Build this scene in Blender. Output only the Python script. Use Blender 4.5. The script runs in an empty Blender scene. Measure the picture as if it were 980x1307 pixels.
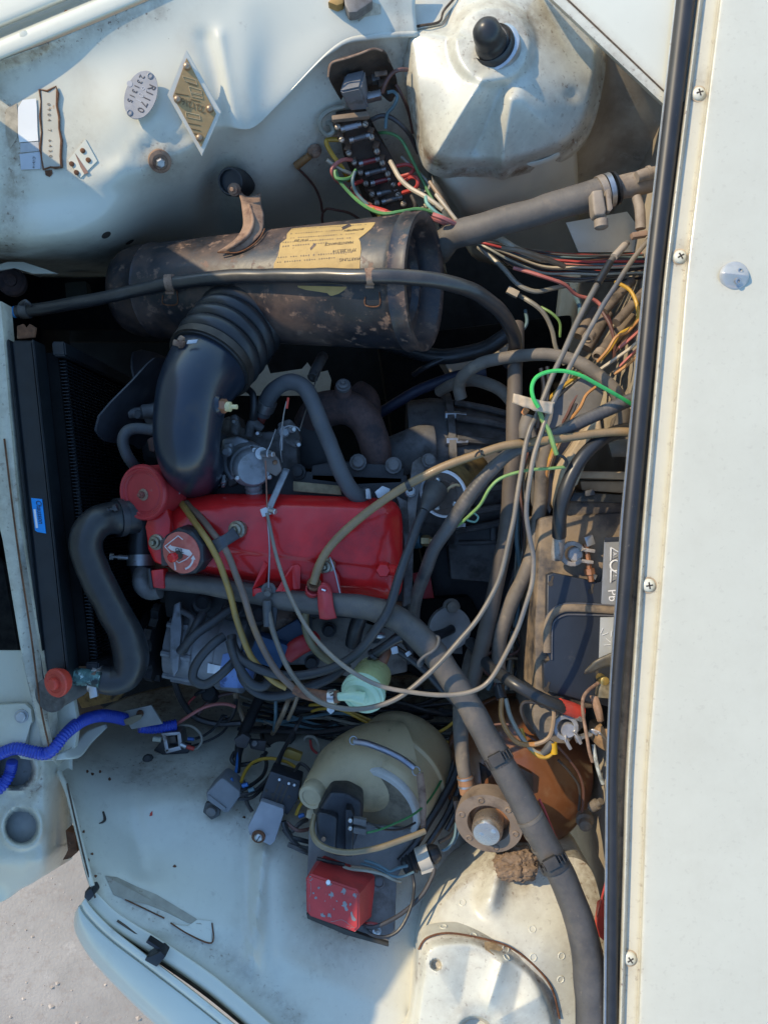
import bpy, bmesh, math, random
from mathutils import Vector, Matrix, Quaternion, noise as mnoise
random.seed(7)
R = math.radians
scene = bpy.context.scene
COL = scene.collection

# ---------------------------------------------------------------- camera, sky, sun, exposure
H = 0.95                                    # camera height above the rim of the engine bay
cam_d = bpy.data.cameras.new("camera"); cam = bpy.data.objects.new("camera", cam_d); COL.objects.link(cam)
cam.location = (0, 0, H); cam.rotation_euler = (0, 0, 0)
cam_d.sensor_fit = 'VERTICAL'; cam_d.angle = 2*math.atan(.6535/H)
cam_d.clip_start = .01; cam_d.clip_end = 500
scene.camera = cam
ELEV = R(39); SUNXY = Vector((.827, -.562))          # horizontal direction the light travels
world = bpy.data.worlds.new("World"); scene.world = world; world.use_nodes = True
wn = world.node_tree.nodes; wl = world.node_tree.links
sky = wn.new("ShaderNodeTexSky"); sky.sky_type = 'NISHITA'; sky.sun_disc = False
sky.sun_elevation = ELEV; sky.sun_rotation = math.atan2(-SUNXY.x, -SUNXY.y); sky.air_density = 1.7; sky.dust_density = .25; sky.ozone_density = 7.0
bg = wn["Background"]; bg.inputs[1].default_value = .15
wl.new(sky.outputs[0], bg.inputs[0])
sun_d = bpy.data.lights.new("sun", 'SUN'); sun = bpy.data.objects.new("sun", sun_d); COL.objects.link(sun)
sun_d.energy = 2.4; sun_d.angle = R(.5); sun_d.color = (1, .82, .55)
sun.rotation_euler = Vector((SUNXY.x*math.cos(ELEV), SUNXY.y*math.cos(ELEV), -math.sin(ELEV))).to_track_quat('-Z', 'Y').to_euler()
sun.location = (-2, 1.5, 3)
vs = scene.view_settings; vs.view_transform = 'Standard'; vs.look = 'None'; vs.gamma = 1; vs.use_curve_mapping = False
vs.exposure = .90
scene.cycles.max_bounces = 8

# ---------------------------------------------------------------- helpers
def S(z): return (H - z)/H*.001             # metres per photo pixel at height z
def P(px, py, z=0.0): return Vector(((px-490)*S(z), (653.5-py)*S(z), z))
WL = {}                                     # world position of each object
def thing(name, label, cat, at, group=None):
    o = bpy.data.objects.new(name, None); COL.objects.link(o)
    o.empty_display_size = .02
    o.location = P(*at); WL[o.name] = P(*at)
    o['label'] = label; o['category'] = cat
    if group: o['group'] = group
    return o
def tag(o, label, cat, group=None):
    o['label'] = label; o['category'] = cat
    if group: o['group'] = group
    return o
def mk(name, vs_, fs, mat, parent=None, smooth=True, mats=None, fmat=None, auto=None):
    base = WL[parent.name] if parent else sum((Vector(v) for v in vs_), Vector())/len(vs_)
    if not parent: base.z = min(v[2] for v in vs_)
    me = bpy.data.meshes.new(name)
    me.from_pydata([tuple(Vector(v)-base) for v in vs_], [], fs)
    for m in (mats or [mat]): me.materials.append(m)
    if fmat: me.polygons.foreach_set("material_index", fmat)
    if smooth:
        me.polygons.foreach_set("use_smooth", [True]*len(me.polygons))
        me.set_sharp_from_angle(angle=R(auto or 40))
    me.update()
    o = bpy.data.objects.new(name, me); COL.objects.link(o)
    if parent: o.parent = parent
    else: o.location = base
    WL[o.name] = base
    return o
def from_bm(name, bm, mat, parent=None, smooth=True, mats=None, auto=None):
    bmesh.ops.recalc_face_normals(bm, faces=bm.faces)
    bm.verts.index_update()
    vs_ = [v.co.copy() for v in bm.verts]; fs = [[v.index for v in f.verts] for f in bm.faces]
    fm = [f.material_index for f in bm.faces] if mats else None
    bm.free()
    return mk(name, vs_, fs, mat, parent, smooth, mats, fm, auto)

def catmull(pts, seg):
    out = []
    n = len(pts)
    for i in range(n-1):
        p0 = pts[max(i-1, 0)]; p1 = pts[i]; p2 = pts[i+1]; p3 = pts[min(i+2, n-1)]
        for k in range(seg):
            t = k/seg; t2 = t*t; t3 = t2*t
            out.append([.5*(2*b + (c-a)*t + (2*a-5*b+4*c-d)*t2 + (-a+3*b-3*c+d)*t3) for a, b, c, d in zip(p0, p1, p2, p3)])
    out.append(list(pts[-1]))
    return out
def tube_data(samples, n=10, cap=True, flat=None):
    """samples: list of (x,y,z,r) in metres"""
    pts = [Vector(s[:3]) for s in samples]; rs = [s[3] for s in samples]
    V, F = [], []
    t = (pts[1]-pts[0]).normalized(); up = Vector((0, 0, 1)) if abs(t.z) < .9 else Vector((1, 0, 0))
    u = t.cross(up).normalized()
    for i, p in enumerate(pts):
        t2 = (pts[min(i+1, len(pts)-1)] - pts[max(i-1, 0)])
        t2 = t2.normalized() if t2.length > 1e-9 else t
        u = (u - t2*u.dot(t2)).normalized(); w = t2.cross(u)
        t = t2
        for k in range(n):
            a = 2*math.pi*k/n
            V.append(p + (u*math.cos(a) + w*math.sin(a)*(flat or 1))*rs[i])
    m = len(pts)
    for i in range(m-1):
        for k in range(n):
            F.append((i*n+k, i*n+(k+1) % n, (i+1)*n+(k+1) % n, (i+1)*n+k))
    if cap:
        F.append(tuple(range(n-1, -1, -1))); F.append(tuple((m-1)*n+k for k in range(n)))
    return V, F
def tube(name, pts, r, mat, parent=None, n=10, seg=6, rib=None, cap=True, flat=None):
    """pts: photo pixels + height; r: radius in photo pixels (number or list)"""
    rr = r if isinstance(r, (list, tuple)) else [r]*len(pts)
    ctrl = [tuple(P(*p)) + (q*S(p[2]),) for p, q in zip(pts, rr)]
    sm = catmull(ctrl, seg)
    tot = sum((Vector(b[:3])-Vector(a[:3])).length for a, b in zip(sm, sm[1:]))
    if tot > .09 and rr[0] < 26 and name not in ('bonnet_seal', 'seal_lip', 'wing_lip', 'seam', 'gutter_grime', 'cover_crease', 'handle_channel', 'channel_ridge'):             # nothing soft hangs perfectly: slight kinks and swellings
        sd = len(name)*3.7 + pts[0][0]*.37 + pts[0][1]*.11; d = 0
        for i, q in enumerate(sm):
            if i: d += (Vector(q[:3])-Vector(sm[i-1][:3])).length
            f = min(1, d/.02, (tot-d)/.02+.01); am = .0011 + q[3]*.05
            nv = mnoise.noise_vector(Vector((d*22, sd, 0)))*am*f
            sm[i] = [q[0]+nv.x, q[1]+nv.y, q[2]+nv.z*.6, q[3]*(1+.05*mnoise.noise(Vector((d*45, sd, 5)))*f)]
    if rib:                                  # (pitch in metres, depth fraction)
        fine = []; acc = 0; L = [0]
        for a, b in zip(sm, sm[1:]): L.append(L[-1] + (Vector(b[:3])-Vector(a[:3])).length)
        N = max(4, int(L[-1]/rib[0]*4)); j = 0
        for i in range(N+1):
            d = L[-1]*i/N
            while j < len(L)-2 and L[j+1] < d: j += 1
            f = (d-L[j])/max(1e-9, L[j+1]-L[j])
            q = [x+(y-x)*f for x, y in zip(sm[j], sm[j+1])]
            q[3] *= 1 + rib[1]*(1 if i % 4 in (1, 2) else -1)
            fine.append(q)
        sm = fine
    V, F = tube_data(sm, n, cap, flat)
    return mk(name, V, F, mat, parent, auto=50)
def merge_tubes(name, list_, mat, parent=None, n=6, seg=5):
    V, F = [], []
    for pts, r in list_:
        ctrl = [tuple(P(*p)) + (r*S(p[2]),) for p in pts]
        v, f = tube_data(catmull(ctrl, seg), n)
        o = len(V); V += v; F += [tuple(i+o for i in q) for q in f]
    return mk(name, V, F, mat, parent, auto=50)
def frame(axis):
    a = Vector(axis).normalized(); h = Vector((0, 0, 1)) if abs(a.z) < .95 else Vector((0, 1, 0))
    u = h.cross(a).normalized(); return u, a.cross(u), a
def lathe(name, base, axis, prof, mat, parent=None, n=28, auto=35, sx=1, mats=None, split=None, rot=0):
    u, w, a = frame(axis); V, F, fm = [], [], []
    base = P(*base) if not isinstance(base, Vector) else base
    for r, h in prof:
        for k in range(n):
            t = 2*math.pi*k/n + rot
            V.append(base + u*(r*sx*math.cos(t)) + w*(r*math.sin(t)) + a*h)
    for i in range(len(prof)-1):
        for k in range(n):
            F.append((i*n+k, i*n+(k+1) % n, (i+1)*n+(k+1) % n, (i+1)*n+k)); fm.append(1 if split and i >= split else 0)
    F.append(tuple(range(n-1, -1, -1))); fm.append(0)
    F.append(tuple((len(prof)-1)*n+k for k in range(n))); fm.append(1 if split else 0)
    return mk(name, V, F, mat, parent, auto=auto, mats=mats, fmat=fm if mats else None)
def box(name, c, size, mat, parent=None, rot=(0, 0, 0), bevel=.002, segs=2):
    bm = bmesh.new(); bmesh.ops.create_cube(bm, size=1)
    for v in bm.verts: v.co = Vector((v.co.x*size[0], v.co.y*size[1], v.co.z*size[2]))
    if bevel: bmesh.ops.bevel(bm, geom=bm.edges[:], offset=min(bevel, min(size)*.45), segments=segs, affect='EDGES', profile=.6)
    from mathutils import Euler
    m = Euler([R(a) for a in rot]).to_matrix().to_4x4(); m.translation = P(*c) if not isinstance(c, Vector) else c
    bmesh.ops.transform(bm, matrix=m, verts=bm.verts)
    return from_bm(name, bm, mat, parent)
def prism(name, outline, z, depth, mat, parent=None, bevel=.002, segs=2, smooth_outline=0, down=None, shrink=0):
    """outline in photo pixels (px,py) or (px,py,z); extruded down"""
    pts = [(p[0], p[1], p[2] if len(p) > 2 else (z(p[0], p[1]) if callable(z) else z)) for p in outline]
    if smooth_outline:
        ext = [pts[-1]] + pts + [pts[0], pts[1]]
        sm = catmull(ext, smooth_outline); pts = sm[smooth_outline:smooth_outline*(len(pts)+1)]
    top = [P(*p) for p in pts]
    c = sum(top, Vector())/len(top)
    dn = Vector(down) if down else Vector((0, 0, -1))
    bm = bmesh.new()
    tv = [bm.verts.new(p) for p in top]; bv = [bm.verts.new(p + dn*depth + (p-c)*shrink) for p in top]
    ft = bm.faces.new(tv); bm.faces.new(list(reversed(bv)))
    n = len(tv)
    for i in range(n): bm.faces.new((tv[i], bv[i], bv[(i+1) % n], tv[(i+1) % n]))
    if bevel:
        es = list(ft.edges)
        if n <= 12: es = list({e for v in tv for e in v.link_edges})
        bmesh.ops.bevel(bm, geom=es, offset=bevel, segments=segs, affect='EDGES', profile=.6, clamp_overlap=True)
    return from_bm(name, bm, mat, parent)
def sheet_faces(nu, nv): return [(i*nv+j, (i+1)*nv+j, (i+1)*nv+j+1, i*nv+j+1) for i in range(nu-1) for j in range(nv-1)]
def loft(name, cols, mat, parent=None, su=8, sv=8, disp=None, thick=.0015, linear=False):
    """cols: list of columns of (px,py,z) control points, all of one length"""
    def smooth(c, k):
        if not linear: return catmull(c, k)
        out = []
        for a, b in zip(c, c[1:]):
            for q in range(k): out.append([x+(y-x)*q/k for x, y in zip(a, b)])
        return out+[list(c[-1])]
    A = [smooth([tuple(p) for p in c], sv) for c in cols]
    B = [smooth([A[i][j] for i in range(len(A))], su) for j in range(len(A[0]))]
    nu, nv = len(B[0]), len(B); V = []
    for i in range(nu):
        for j in range(nv):
            q = B[j][i]; z = q[2] + (disp(q[0], q[1]) if disp else 0)
            V.append(P(q[0], q[1], z))
    o = mk(name, V, sheet_faces(nu, nv), mat, parent, auto=60)
    flip_up(o)
    if thick: solid(o, thick)
    return o
def flip_up(o):
    me = o.data
    if sum(p.normal.z*p.area for p in me.polygons) < 0: me.flip_normals()
def set_grime_tone(o, fn):
    base = WL[o.name]; a = o.data.attributes.new('grime_tone', 'FLOAT', 'POINT')
    vals = []
    for v in o.data.vertices:
        w = v.co + base; k = S(w.z); vals.append(max(0, min(1.2, fn(490+w.x/k, 653.5-w.y/k, w.z))))
    a.data.foreach_set('value', vals)
def near(px, py, line, w):
    return max(math.exp(-(segd(px, py, a, b)[0]/w)**2) for a, b in zip(line, line[1:]))
def spot(px, py, c, w): return math.exp(-((px-c[0])**2+(py-c[1])**2)/(w*w))
def solid(o, t):
    m = o.modifiers.new("thickness", 'SOLIDIFY'); m.thickness = t; m.offset = -1
def polar(name, centre, outline, zf, mat, parent=None, rings=26, n=120, lip=.02, thick=0):
    ext = [outline[-1]] + list(outline) + [outline[0], outline[1]]
    k = max(4, n//len(outline)); sm = catmull(ext, k); o_ = sm[k:k*(len(outline)+1)]
    N = len(o_); V = [P(centre[0], centre[1], zf(centre[0], centre[1], 0))]; F = []
    for i in range(1, rings+1):
        t = i/rings
        for q in o_:
            x = centre[0]+(q[0]-centre[0])*t; y = centre[1]+(q[1]-centre[1])*t
            V.append(P(x, y, zf(x, y, t)))
    for m_, d in ((.35, .25), (.6, 1.0)):   # rolled lip
        for q in o_:
            dx, dy = q[0]-centre[0], q[1]-centre[1]; L = math.hypot(dx, dy)
            p = P(q[0]+dx/L*3*m_, q[1]+dy/L*3*m_, zf(q[0], q[1], 1)); p.z -= lip*d; V.append(p)
    rings += 2
    for k_ in range(N): F.append((0, 1+k_, 1+(k_+1) % N))
    for i in range(rings-1):
        for k_ in range(N): F.append((1+i*N+k_, 1+(i+1)*N+k_, 1+(i+1)*N+(k_+1) % N, 1+i*N+(k_+1) % N))
    ob = mk(name, V, F, mat, parent, auto=60); flip_up(ob)
    if thick: solid(ob, thick)
    return ob
def segd(px, py, a, b):
    dx, dy = b[0]-a[0], b[1]-a[1]; t = max(0, min(1, ((px-a[0])*dx+(py-a[1])*dy)/(dx*dx+dy*dy)))
    return math.hypot(px-a[0]-dx*t, py-a[1]-dy*t), t
def ridge(px, py, a, b, h, w, pw=2):
    d, t = segd(px, py, a, b); return h*math.exp(-(d/w)**pw)
def bump(px, py, c, h, w): return h*math.exp(-(((px-c[0])**2+(py-c[1])**2)/(w*w)))
def sstep(a, b, x):
    t = max(0, min(1, (x-a)/(b-a))); return t*t*(3-2*t)
def text(name, s, at, size, mat, parent=None, ang=0, normal=(0, 0, 1), sx=1, extr=.0001, shear=0):
    cu = bpy.data.curves.new(name, 'FONT'); cu.body = s; cu.size = size; cu.align_x = 'CENTER'; cu.align_y = 'CENTER'; cu.extrude = extr; cu.shear = shear; cu.resolution_u = 2
    cu.materials.append(mat)
    tmp = bpy.data.objects.new(name, cu)
    me = bpy.data.meshes.new_from_object(tmp); bpy.data.objects.remove(tmp)
    a = Vector(normal).normalized(); v = (Vector((0, 1, 0)) - a*a.y).normalized(); u = v.cross(a)
    ca, sa = math.cos(R(ang)), math.sin(R(ang)); c = P(*at) if not isinstance(at, Vector) else at
    base = WL[parent.name] if parent else c
    for vv in me.vertices:
        x, y = vv.co.x*sx, vv.co.y; X, Y = x*ca-y*sa, x*sa+y*ca
        vv.co = c + u*X + v*Y + a*vv.co.z - base
    o = bpy.data.objects.new(name, me); COL.objects.link(o)
    if parent: o.parent = parent
    WL[o.name] = base
    return o
def bolt(name, at, r, mat, parent, axis=(0, 0, 1), h=None, washer=True, n=6, stud=False):
    r = r*S(at[2]); h = h or r*.9
    pr = [(r*1.35, -.004), (r*1.35, r*.18), (r*1.02, r*.18)] if washer else [(r, -.004)]
    pr += [(r, r*.2), (r, h*.85), (r*.82, h)]
    if stud: pr += [(r*.45, h), (r*.45, h*1.7), (r*.35, h*1.8)]
    return lathe(name, at, axis, pr, mat, parent, n=n if not washer else 12, rot=random.random())
def screw(name, at, r, parent, axis=(0, 0, 1), slot='cross', mat=None, ang=20):
    r = r*S(at[2]); u, w, a = frame(axis); c = P(*at)
    bm = bmesh.new(); prof = [(r, -.003), (r, r*.12), (r*.86, r*.34), (r*.55, r*.5), (r*.2, r*.56)]; n = 18
    rings = [[bm.verts.new(c+u*(q*math.cos(2*math.pi*k/n))+w*(q*math.sin(2*math.pi*k/n))+a*h) for k in range(n)] for q, h in prof]
    for A, B in zip(rings, rings[1:]):
        for k in range(n): bm.faces.new((A[k], A[(k+1) % n], B[(k+1) % n], B[k]))
    bm.faces.new(rings[-1])
    for i in range(2 if slot == 'cross' else 1):
        t = R(ang+90*i); d = u*math.cos(t)+w*math.sin(t); e = a.cross(d); L = r*(.5 if slot == 'cross' else .85); q = r*.11; top = r*.575; bot = r*.2
        vv = [bm.verts.new(c+d*(L*s1)+e*(q*s2)+a*hh) for hh in (bot, top) for s1, s2 in ((-1, -1), (1, -1), (1, 1), (-1, 1))]
        for f in ((4, 5, 6, 7), (0, 1, 5, 4), (1, 2, 6, 5), (2, 3, 7, 6), (3, 0, 4, 7)):
            ff = bm.faces.new([vv[x] for x in f]); ff.material_index = 1
    return from_bm(name, bm, None, parent, mats=[mat or PAINT, SLOT])
def dup(o, parent, delta):
    c = o.copy(); COL.objects.link(c); c.parent = parent; c.location = o.location + delta
    WL[c.name] = WL[o.name]
    return c
def clamp(name, pts, r, mat, parent, w=4, worm=None):
    """band round a hose: pts two (px,py,z) along the hose axis"""
    a, b = P(*pts[0]), P(*pts[1]); rr = r*S(pts[0][2]); d = (b-a); L = d.length
    o = lathe(name, a, d, [(rr*1.0, 0), (rr*1.1, 0), (rr*1.1, L), (rr*1.0, L)], mat, parent, n=24)
    if worm:
        q = lathe('worm_screw', P(*worm[0]), Vector(worm[1]), [(.0035, 0), (.0035, .014), (.002, .014), (.002, .02), (.005, .02), (.005, .025)], mat, o, n=10)
    return o

# ---------------------------------------------------------------- materials
def M(name, col, rough=.5, metal=0, var=.12, vs=25, layers=(), bumps=(), coat=0, grime_tone=None, dust=0, dustcol=(.30, .24, .17), trans=0, spec=.5, sss=0):
    m = bpy.data.materials.new(name); m.use_nodes = True; nt = m.node_tree; N = nt.nodes; L = nt.links
    b = N["Principled BSDF"]; b.inputs['Roughness'].default_value = rough; b.inputs['Metallic'].default_value = metal
    b.inputs['Coat Weight'].default_value = coat; b.inputs['Coat Roughness'].default_value = .12; b.inputs['Specular IOR Level'].default_value = spec
    if trans: b.inputs['Transmission Weight'].default_value = trans; b.inputs['IOR'].default_value = 1.3
    if sss: b.inputs['Subsurface Weight'].default_value = sss; b.inputs['Subsurface Radius'].default_value = (.01, .01, .006); b.inputs['Subsurface Scale'].default_value = 1
    tc = N.new('ShaderNodeTexCoord'); co = tc.outputs['Object']
    def noise(scale, detail=6, rgh=.6, off=0, stretch=None):
        n = N.new('ShaderNodeTexNoise'); n.inputs['Scale'].default_value = scale; n.inputs['Detail'].default_value = detail; n.inputs['Roughness'].default_value = rgh
        mp = N.new('ShaderNodeMapping'); mp.inputs['Location'].default_value = (off*3.1, off*1.7, off*2.3)
        if stretch: mp.inputs['Scale'].default_value = stretch
        L.new(co, mp.inputs[0]); L.new(mp.outputs[0], n.inputs['Vector'])
        return n.outputs['Fac']
    def ramp(sock, lo, hi, o0=0, o1=1):
        r = N.new('ShaderNodeMapRange'); r.interpolation_type = 'SMOOTHSTEP'
        r.inputs[1].default_value = lo; r.inputs[2].default_value = hi; r.inputs[3].default_value = o0; r.inputs[4].default_value = o1
        L.new(sock, r.inputs[0]); return r.outputs[0]
    def mix(f, a, c, typ='MIX'):
        x = N.new('ShaderNodeMix'); x.data_type = 'RGBA'; x.blend_type = typ
        if isinstance(f, float): x.inputs[0].default_value = f
        else: L.new(f, x.inputs[0])
        for s, i in ((a, 6), (c, 7)):
            if isinstance(s, tuple): x.inputs[i].default_value = s+(1,)
            else: L.new(s, x.inputs[i])
        return x.outputs[2]
    c1 = tuple(x*(1-var) for x in col); c2 = tuple(min(1, x*(1+var)) for x in col)
    cur = mix(ramp(noise(vs, 5, .6), .3, .7), c1, c2)
    rsock = None
    for i, ly in enumerate(layers):           # colour, scale, lo, hi, roughness, strength, stretch
        lc, sc, lo, hi = ly[:4]; lr = ly[4] if len(ly) > 4 else None; st = ly[5] if len(ly) > 5 else 1; sr = ly[6] if len(ly) > 6 else None
        f = ramp(noise(sc, 8, .65, i+1, sr), lo, hi, 0, st)
        cur = mix(f, cur, lc)
        if lr is not None:
            x = N.new('ShaderNodeMix'); x.data_type = 'FLOAT'; L.new(f, x.inputs[0])
            if rsock: L.new(rsock, x.inputs[2])
            else: x.inputs[2].default_value = rough
            x.inputs[3].default_value = lr; rsock = x.outputs[0]
            if metal:
                y = N.new('ShaderNodeMix'); y.data_type = 'FLOAT'; L.new(f, y.inputs[0]); y.inputs[2].default_value = metal; y.inputs[3].default_value = 0; L.new(y.outputs[0], b.inputs['Metallic'])
    if dust:                                   # dry dust that has settled on what faces up
        g = N.new('ShaderNodeNewGeometry'); sx = N.new('ShaderNodeSeparateXYZ'); L.new(g.outputs['Normal'], sx.inputs[0])
        up = ramp(sx.outputs[2], .0, 1.0); nz = ramp(noise(40, 8, .7, 9), .25, .7, .25, 1)
        mu = N.new('ShaderNodeMath'); mu.operation = 'MULTIPLY'; L.new(up, mu.inputs[0]); L.new(nz, mu.inputs[1])
        m2 = N.new('ShaderNodeMath'); m2.operation = 'MULTIPLY'; L.new(mu.outputs[0], m2.inputs[0]); m2.inputs[1].default_value = dust
        cur = mix(m2.outputs[0], cur, dustcol)
    if grime_tone:                                  # dirt where the sheet metal keeps it: seams, corners, round fittings; also tones down brightly lit panels
        at = N.new('ShaderNodeAttribute'); at.attribute_name = 'grime_tone'
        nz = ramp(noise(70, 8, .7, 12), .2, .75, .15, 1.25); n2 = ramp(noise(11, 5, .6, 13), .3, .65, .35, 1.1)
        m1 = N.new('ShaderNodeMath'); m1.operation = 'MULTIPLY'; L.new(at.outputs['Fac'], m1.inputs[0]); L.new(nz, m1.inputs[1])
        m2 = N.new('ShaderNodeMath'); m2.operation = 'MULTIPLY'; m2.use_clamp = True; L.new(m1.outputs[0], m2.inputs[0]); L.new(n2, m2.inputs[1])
        cur = mix(m2.outputs[0], cur, grime_tone)
        sp = ramp(noise(150, 4, .6, 14), .60, .68); m3 = N.new('ShaderNodeMath'); m3.operation = 'MULTIPLY'; m3.use_clamp = True; L.new(sp, m3.inputs[0]); L.new(at.outputs['Fac'], m3.inputs[1])
        cur = mix(m3.outputs[0], cur, (.13, .07, .04))
    L.new(cur, b.inputs['Base Color'])
    if rsock: L.new(rsock, b.inputs['Roughness'])
    else:
        L.new(ramp(noise(vs*2.3, 5, .6, 4), .3, .7, max(.02, rough-.08), min(1, rough+.1)), b.inputs['Roughness'])
    last = None
    for sc, st in bumps:
        bp = N.new('ShaderNodeBump'); bp.inputs['Strength'].default_value = st; bp.inputs['Distance'].default_value = .002
        L.new(noise(sc, 6, .6, sc*.01), bp.inputs['Height'])
        if last: L.new(last, bp.inputs['Normal'])
        last = bp.outputs[0]
    if last: L.new(last, b.inputs['Normal'])
    return m
RUST = (.13, .055, .025); MUDC = (.22, .16, .105)
PAINT = M('cream_paint', (.635, .617, .505), .33, coat=.35, var=.035, vs=6, layers=[((.40, .34, .25), 9, .52, .80, .55, .40), ((.30, .25, .18), 45, .62, .78, .6, .35), (RUST, 95, .70, .76, .8, .8)], bumps=[(9, .05)], grime_tone=(.21, .155, .10))
COWL = M('sun_toned_cream', (.575, .548, .44), .30, coat=.4, var=.025, vs=4, layers=[((.50, .46, .36), 13, .50, .80, .42, .35), ((.36, .32, .25), 130, .70, .76, .6, .5)], bumps=[(4, .05), (220, .03)], grime_tone=(.30, .25, .17))  # same cream as PAINT, darkened to offset direct sun on the cowl
DIRTY = M('dusty_cream_paint', (.40, .35, .27), .7, var=.12, vs=9, layers=[((.16, .12, .08), 6, .42, .75, .85, .8), ((.05, .045, .04), 16, .60, .75, .9, .8), ((.5, .46, .38), 22, .58, .7, .6, .6)], bumps=[(60, .15)])
UNDER = M('underside_shade', (.006, .006, .006), .85, var=.3, vs=20, bumps=[(60, .3)], spec=.15)  # underbody black, lowered further to stand in for deep shade
SLOT = M('slot_dark', (.05, .04, .03), .7)  # flat dark colour, mostly standing in for shade inside slots and holes
BLACKP = M('black_paint', (.014, .014, .016), .38, var=.3, vs=40, layers=[((.10, .055, .035), 60, .66, .72, .85)], bumps=[(60, .06)])
RUBBER = M('black_rubber', (.016, .018, .021), .36, var=.2, vs=30, dust=.05, bumps=[(90, .06)])
RUBBERM = M('matt_rubber', (.035, .036, .038), .6, var=.2, vs=30, dust=.30, dustcol=(.2, .17, .13), bumps=[(120, .1)])
HOSED = M('dusty_hose', (.15, .125, .098), .7, var=.2, vs=20, layers=[((.045, .042, .040), 12, .48, .70, .6, .85), ((.26, .205, .145), 45, .54, .72, .85, .7), ((.03, .028, .026), 150, .66, .72, .8, .6)], bumps=[(160, .15)])
HOSEG = M('grey_hose', (.075, .077, .08), .6, var=.15, vs=25, layers=[((.13, .11, .085), 30, .55, .75, .8, .6)], bumps=[(160, .1)])
SEAL = M('seal_rubber', (.018, .018, .02), .45, var=.2, vs=30, layers=[((.12, .1, .08), 120, .66, .74, .8, .7)])
STEEL = M('worn_steel', (.36, .35, .34), .42, .9, var=.15, vs=40, layers=[((.14, .09, .06), 40, .55, .7, .8)])
ZINC = M('zinc', (.48, .48, .47), .38, .85, var=.12, vs=60, layers=[((.2, .16, .11), 60, .62, .75, .8)])
ALU = M('cast_aluminium', (.30, .31, .32), .55, .6, var=.15, vs=40, layers=[((.09, .075, .06), 28, .50, .68, .85, .8)], bumps=[(120, .12)])
ALUD = M('grimy_aluminium', (.15, .145, .14), .65, .4, var=.2, vs=30, layers=[((.05, .042, .035), 22, .45, .65, .9, .85)], bumps=[(120, .15)])
IRON = M('rusty_iron', (.10, .06, .05), .85, .1, var=.25, vs=40, layers=[((.045, .035, .035), 30, .45, .65, .9), ((.2, .12, .08), 90, .62, .72, .9, .6)], bumps=[(90, .3)])
BLOCK = M('oily_block', (.03, .03, .031), .6, .2, var=.3, vs=20, layers=[((.012, .011, .01), 18, .45, .6, .5)], bumps=[(60, .3)])
RED = M('red_enamel', (.60, .018, .018), .24, coat=.3, spec=.35, var=.10, vs=14, layers=[((.30, .012, .014), 12, .46, .72, .30, .8), ((.45, .14, .11), 55, .69, .73, .7, .7), ((.06, .03, .025), 34, .70, .78, .6, .7)], bumps=[(14, .07), (70, .03)])
REDF = M('faded_red_paint', (.43, .032, .036), .42, var=.12, vs=30, layers=[((.30, .22, .18), 55, .66, .74, .8, .7)], bumps=[(60, .08)])
REDCHIP = M('chipped_red_paint', (.50, .045, .04), .45, var=.12, vs=30, layers=[((.30, .04, .035), 24, .5, .7, .5, .6), ((.34, .31, .29), 75, .70, .71, .6), ((.45, .25, .22), 140, .66, .72, .7, .5)], bumps=[(60, .06)])
REDPL = M('red_plastic', (.50, .05, .03), .5, var=.12, vs=40, layers=[((.35, .1, .07), 30, .55, .75, .7, .5)])
PLATE = M('brass_plate', (.44, .28, .12), .45, .35, var=.08, vs=60, bumps=[(120, .05)])
SILVER = M('silver_plate', (.25, .255, .27), .45, .25, var=.08, vs=40)
INK = M('ink', (.03, .028, .026), .6)
RUSTM = M('rust', RUST, .9, var=.35, vs=80, layers=[((.30, .19, .11), 110, .55, .7, .9, .7)], bumps=[(140, .3)])
DIRTLINE = M('grime_tone', (.09, .065, .045), .9, var=.4, vs=90)
MUD = M('dried_mud', (.20, .135, .085), .95, var=.3, vs=120, bumps=[(200, .6)])
# ================================================================ SETTING
def interp(tab, x):
    if x <= tab[0][0]: a, b = tab[0], tab[1]
    elif x >= tab[-1][0]: a, b = tab[-2], tab[-1]
    else:
        for a, b in zip(tab, tab[1:]):
            if a[0] <= x <= b[0]: break
    return a[1] + (b[1]-a[1])*(x-a[0])/(b[0]-a[0])
GZ = -.78
GROUND = M('dusty_asphalt', (.34, .305, .265), .95, var=.16, vs=3, layers=[((.24, .215, .185), 7, .50, .72, .95, .6), ((.55, .50, .44), 11, .66, .74, .95, .5), ((.30, .25, .21), 55, .50, .66, .95, .55), ((.52, .47, .41), 26, .60, .72, .95, .5), ((.20, .17, .15), 150, .64, .72, .95, .6)], bumps=[(40, .5), (140, .7)])
g = 60
ground = mk('ground', [(-g, -g, GZ), (g, -g, GZ), (g, g, GZ), (-g, g, GZ)], [(0, 1, 2, 3)], GROUND, smooth=False)
ground['kind'] = 'structure'
STONE = M('pebble', (.36, .31, .27), .9, var=.35, vs=60)
V, F = [], []
for i in range(260):                        # loose grit lying on the asphalt
    c = P(random.uniform(-60, 330), random.uniform(1070, 1420), GZ); r = random.choice([.0012, .0016, .0022, .003, .0045, .0022, .009])*random.uniform(.7, 1.3); o = len(V)
    for k in range(5):
        a = 2*math.pi*k/5 + random.random()*.7; V.append(c + Vector((math.cos(a)*r, math.sin(a)*r*.8, 0)))
    V.append(c + Vector((r*.1, 0, r*.7)))
    for k in range(5): F.append((o+k, o+(k+1) % 5, o+5))
gr = mk('grit', V, F, STONE, smooth=False); gr['kind'] = 'stuff'; gr['label'] = 'loose grit on the dusty asphalt'

# ================================================================ CAR BODY
body = thing('car_body', 'cream painted bodywork around the open engine bay', 'car body', (490, 653, -.5))
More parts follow.
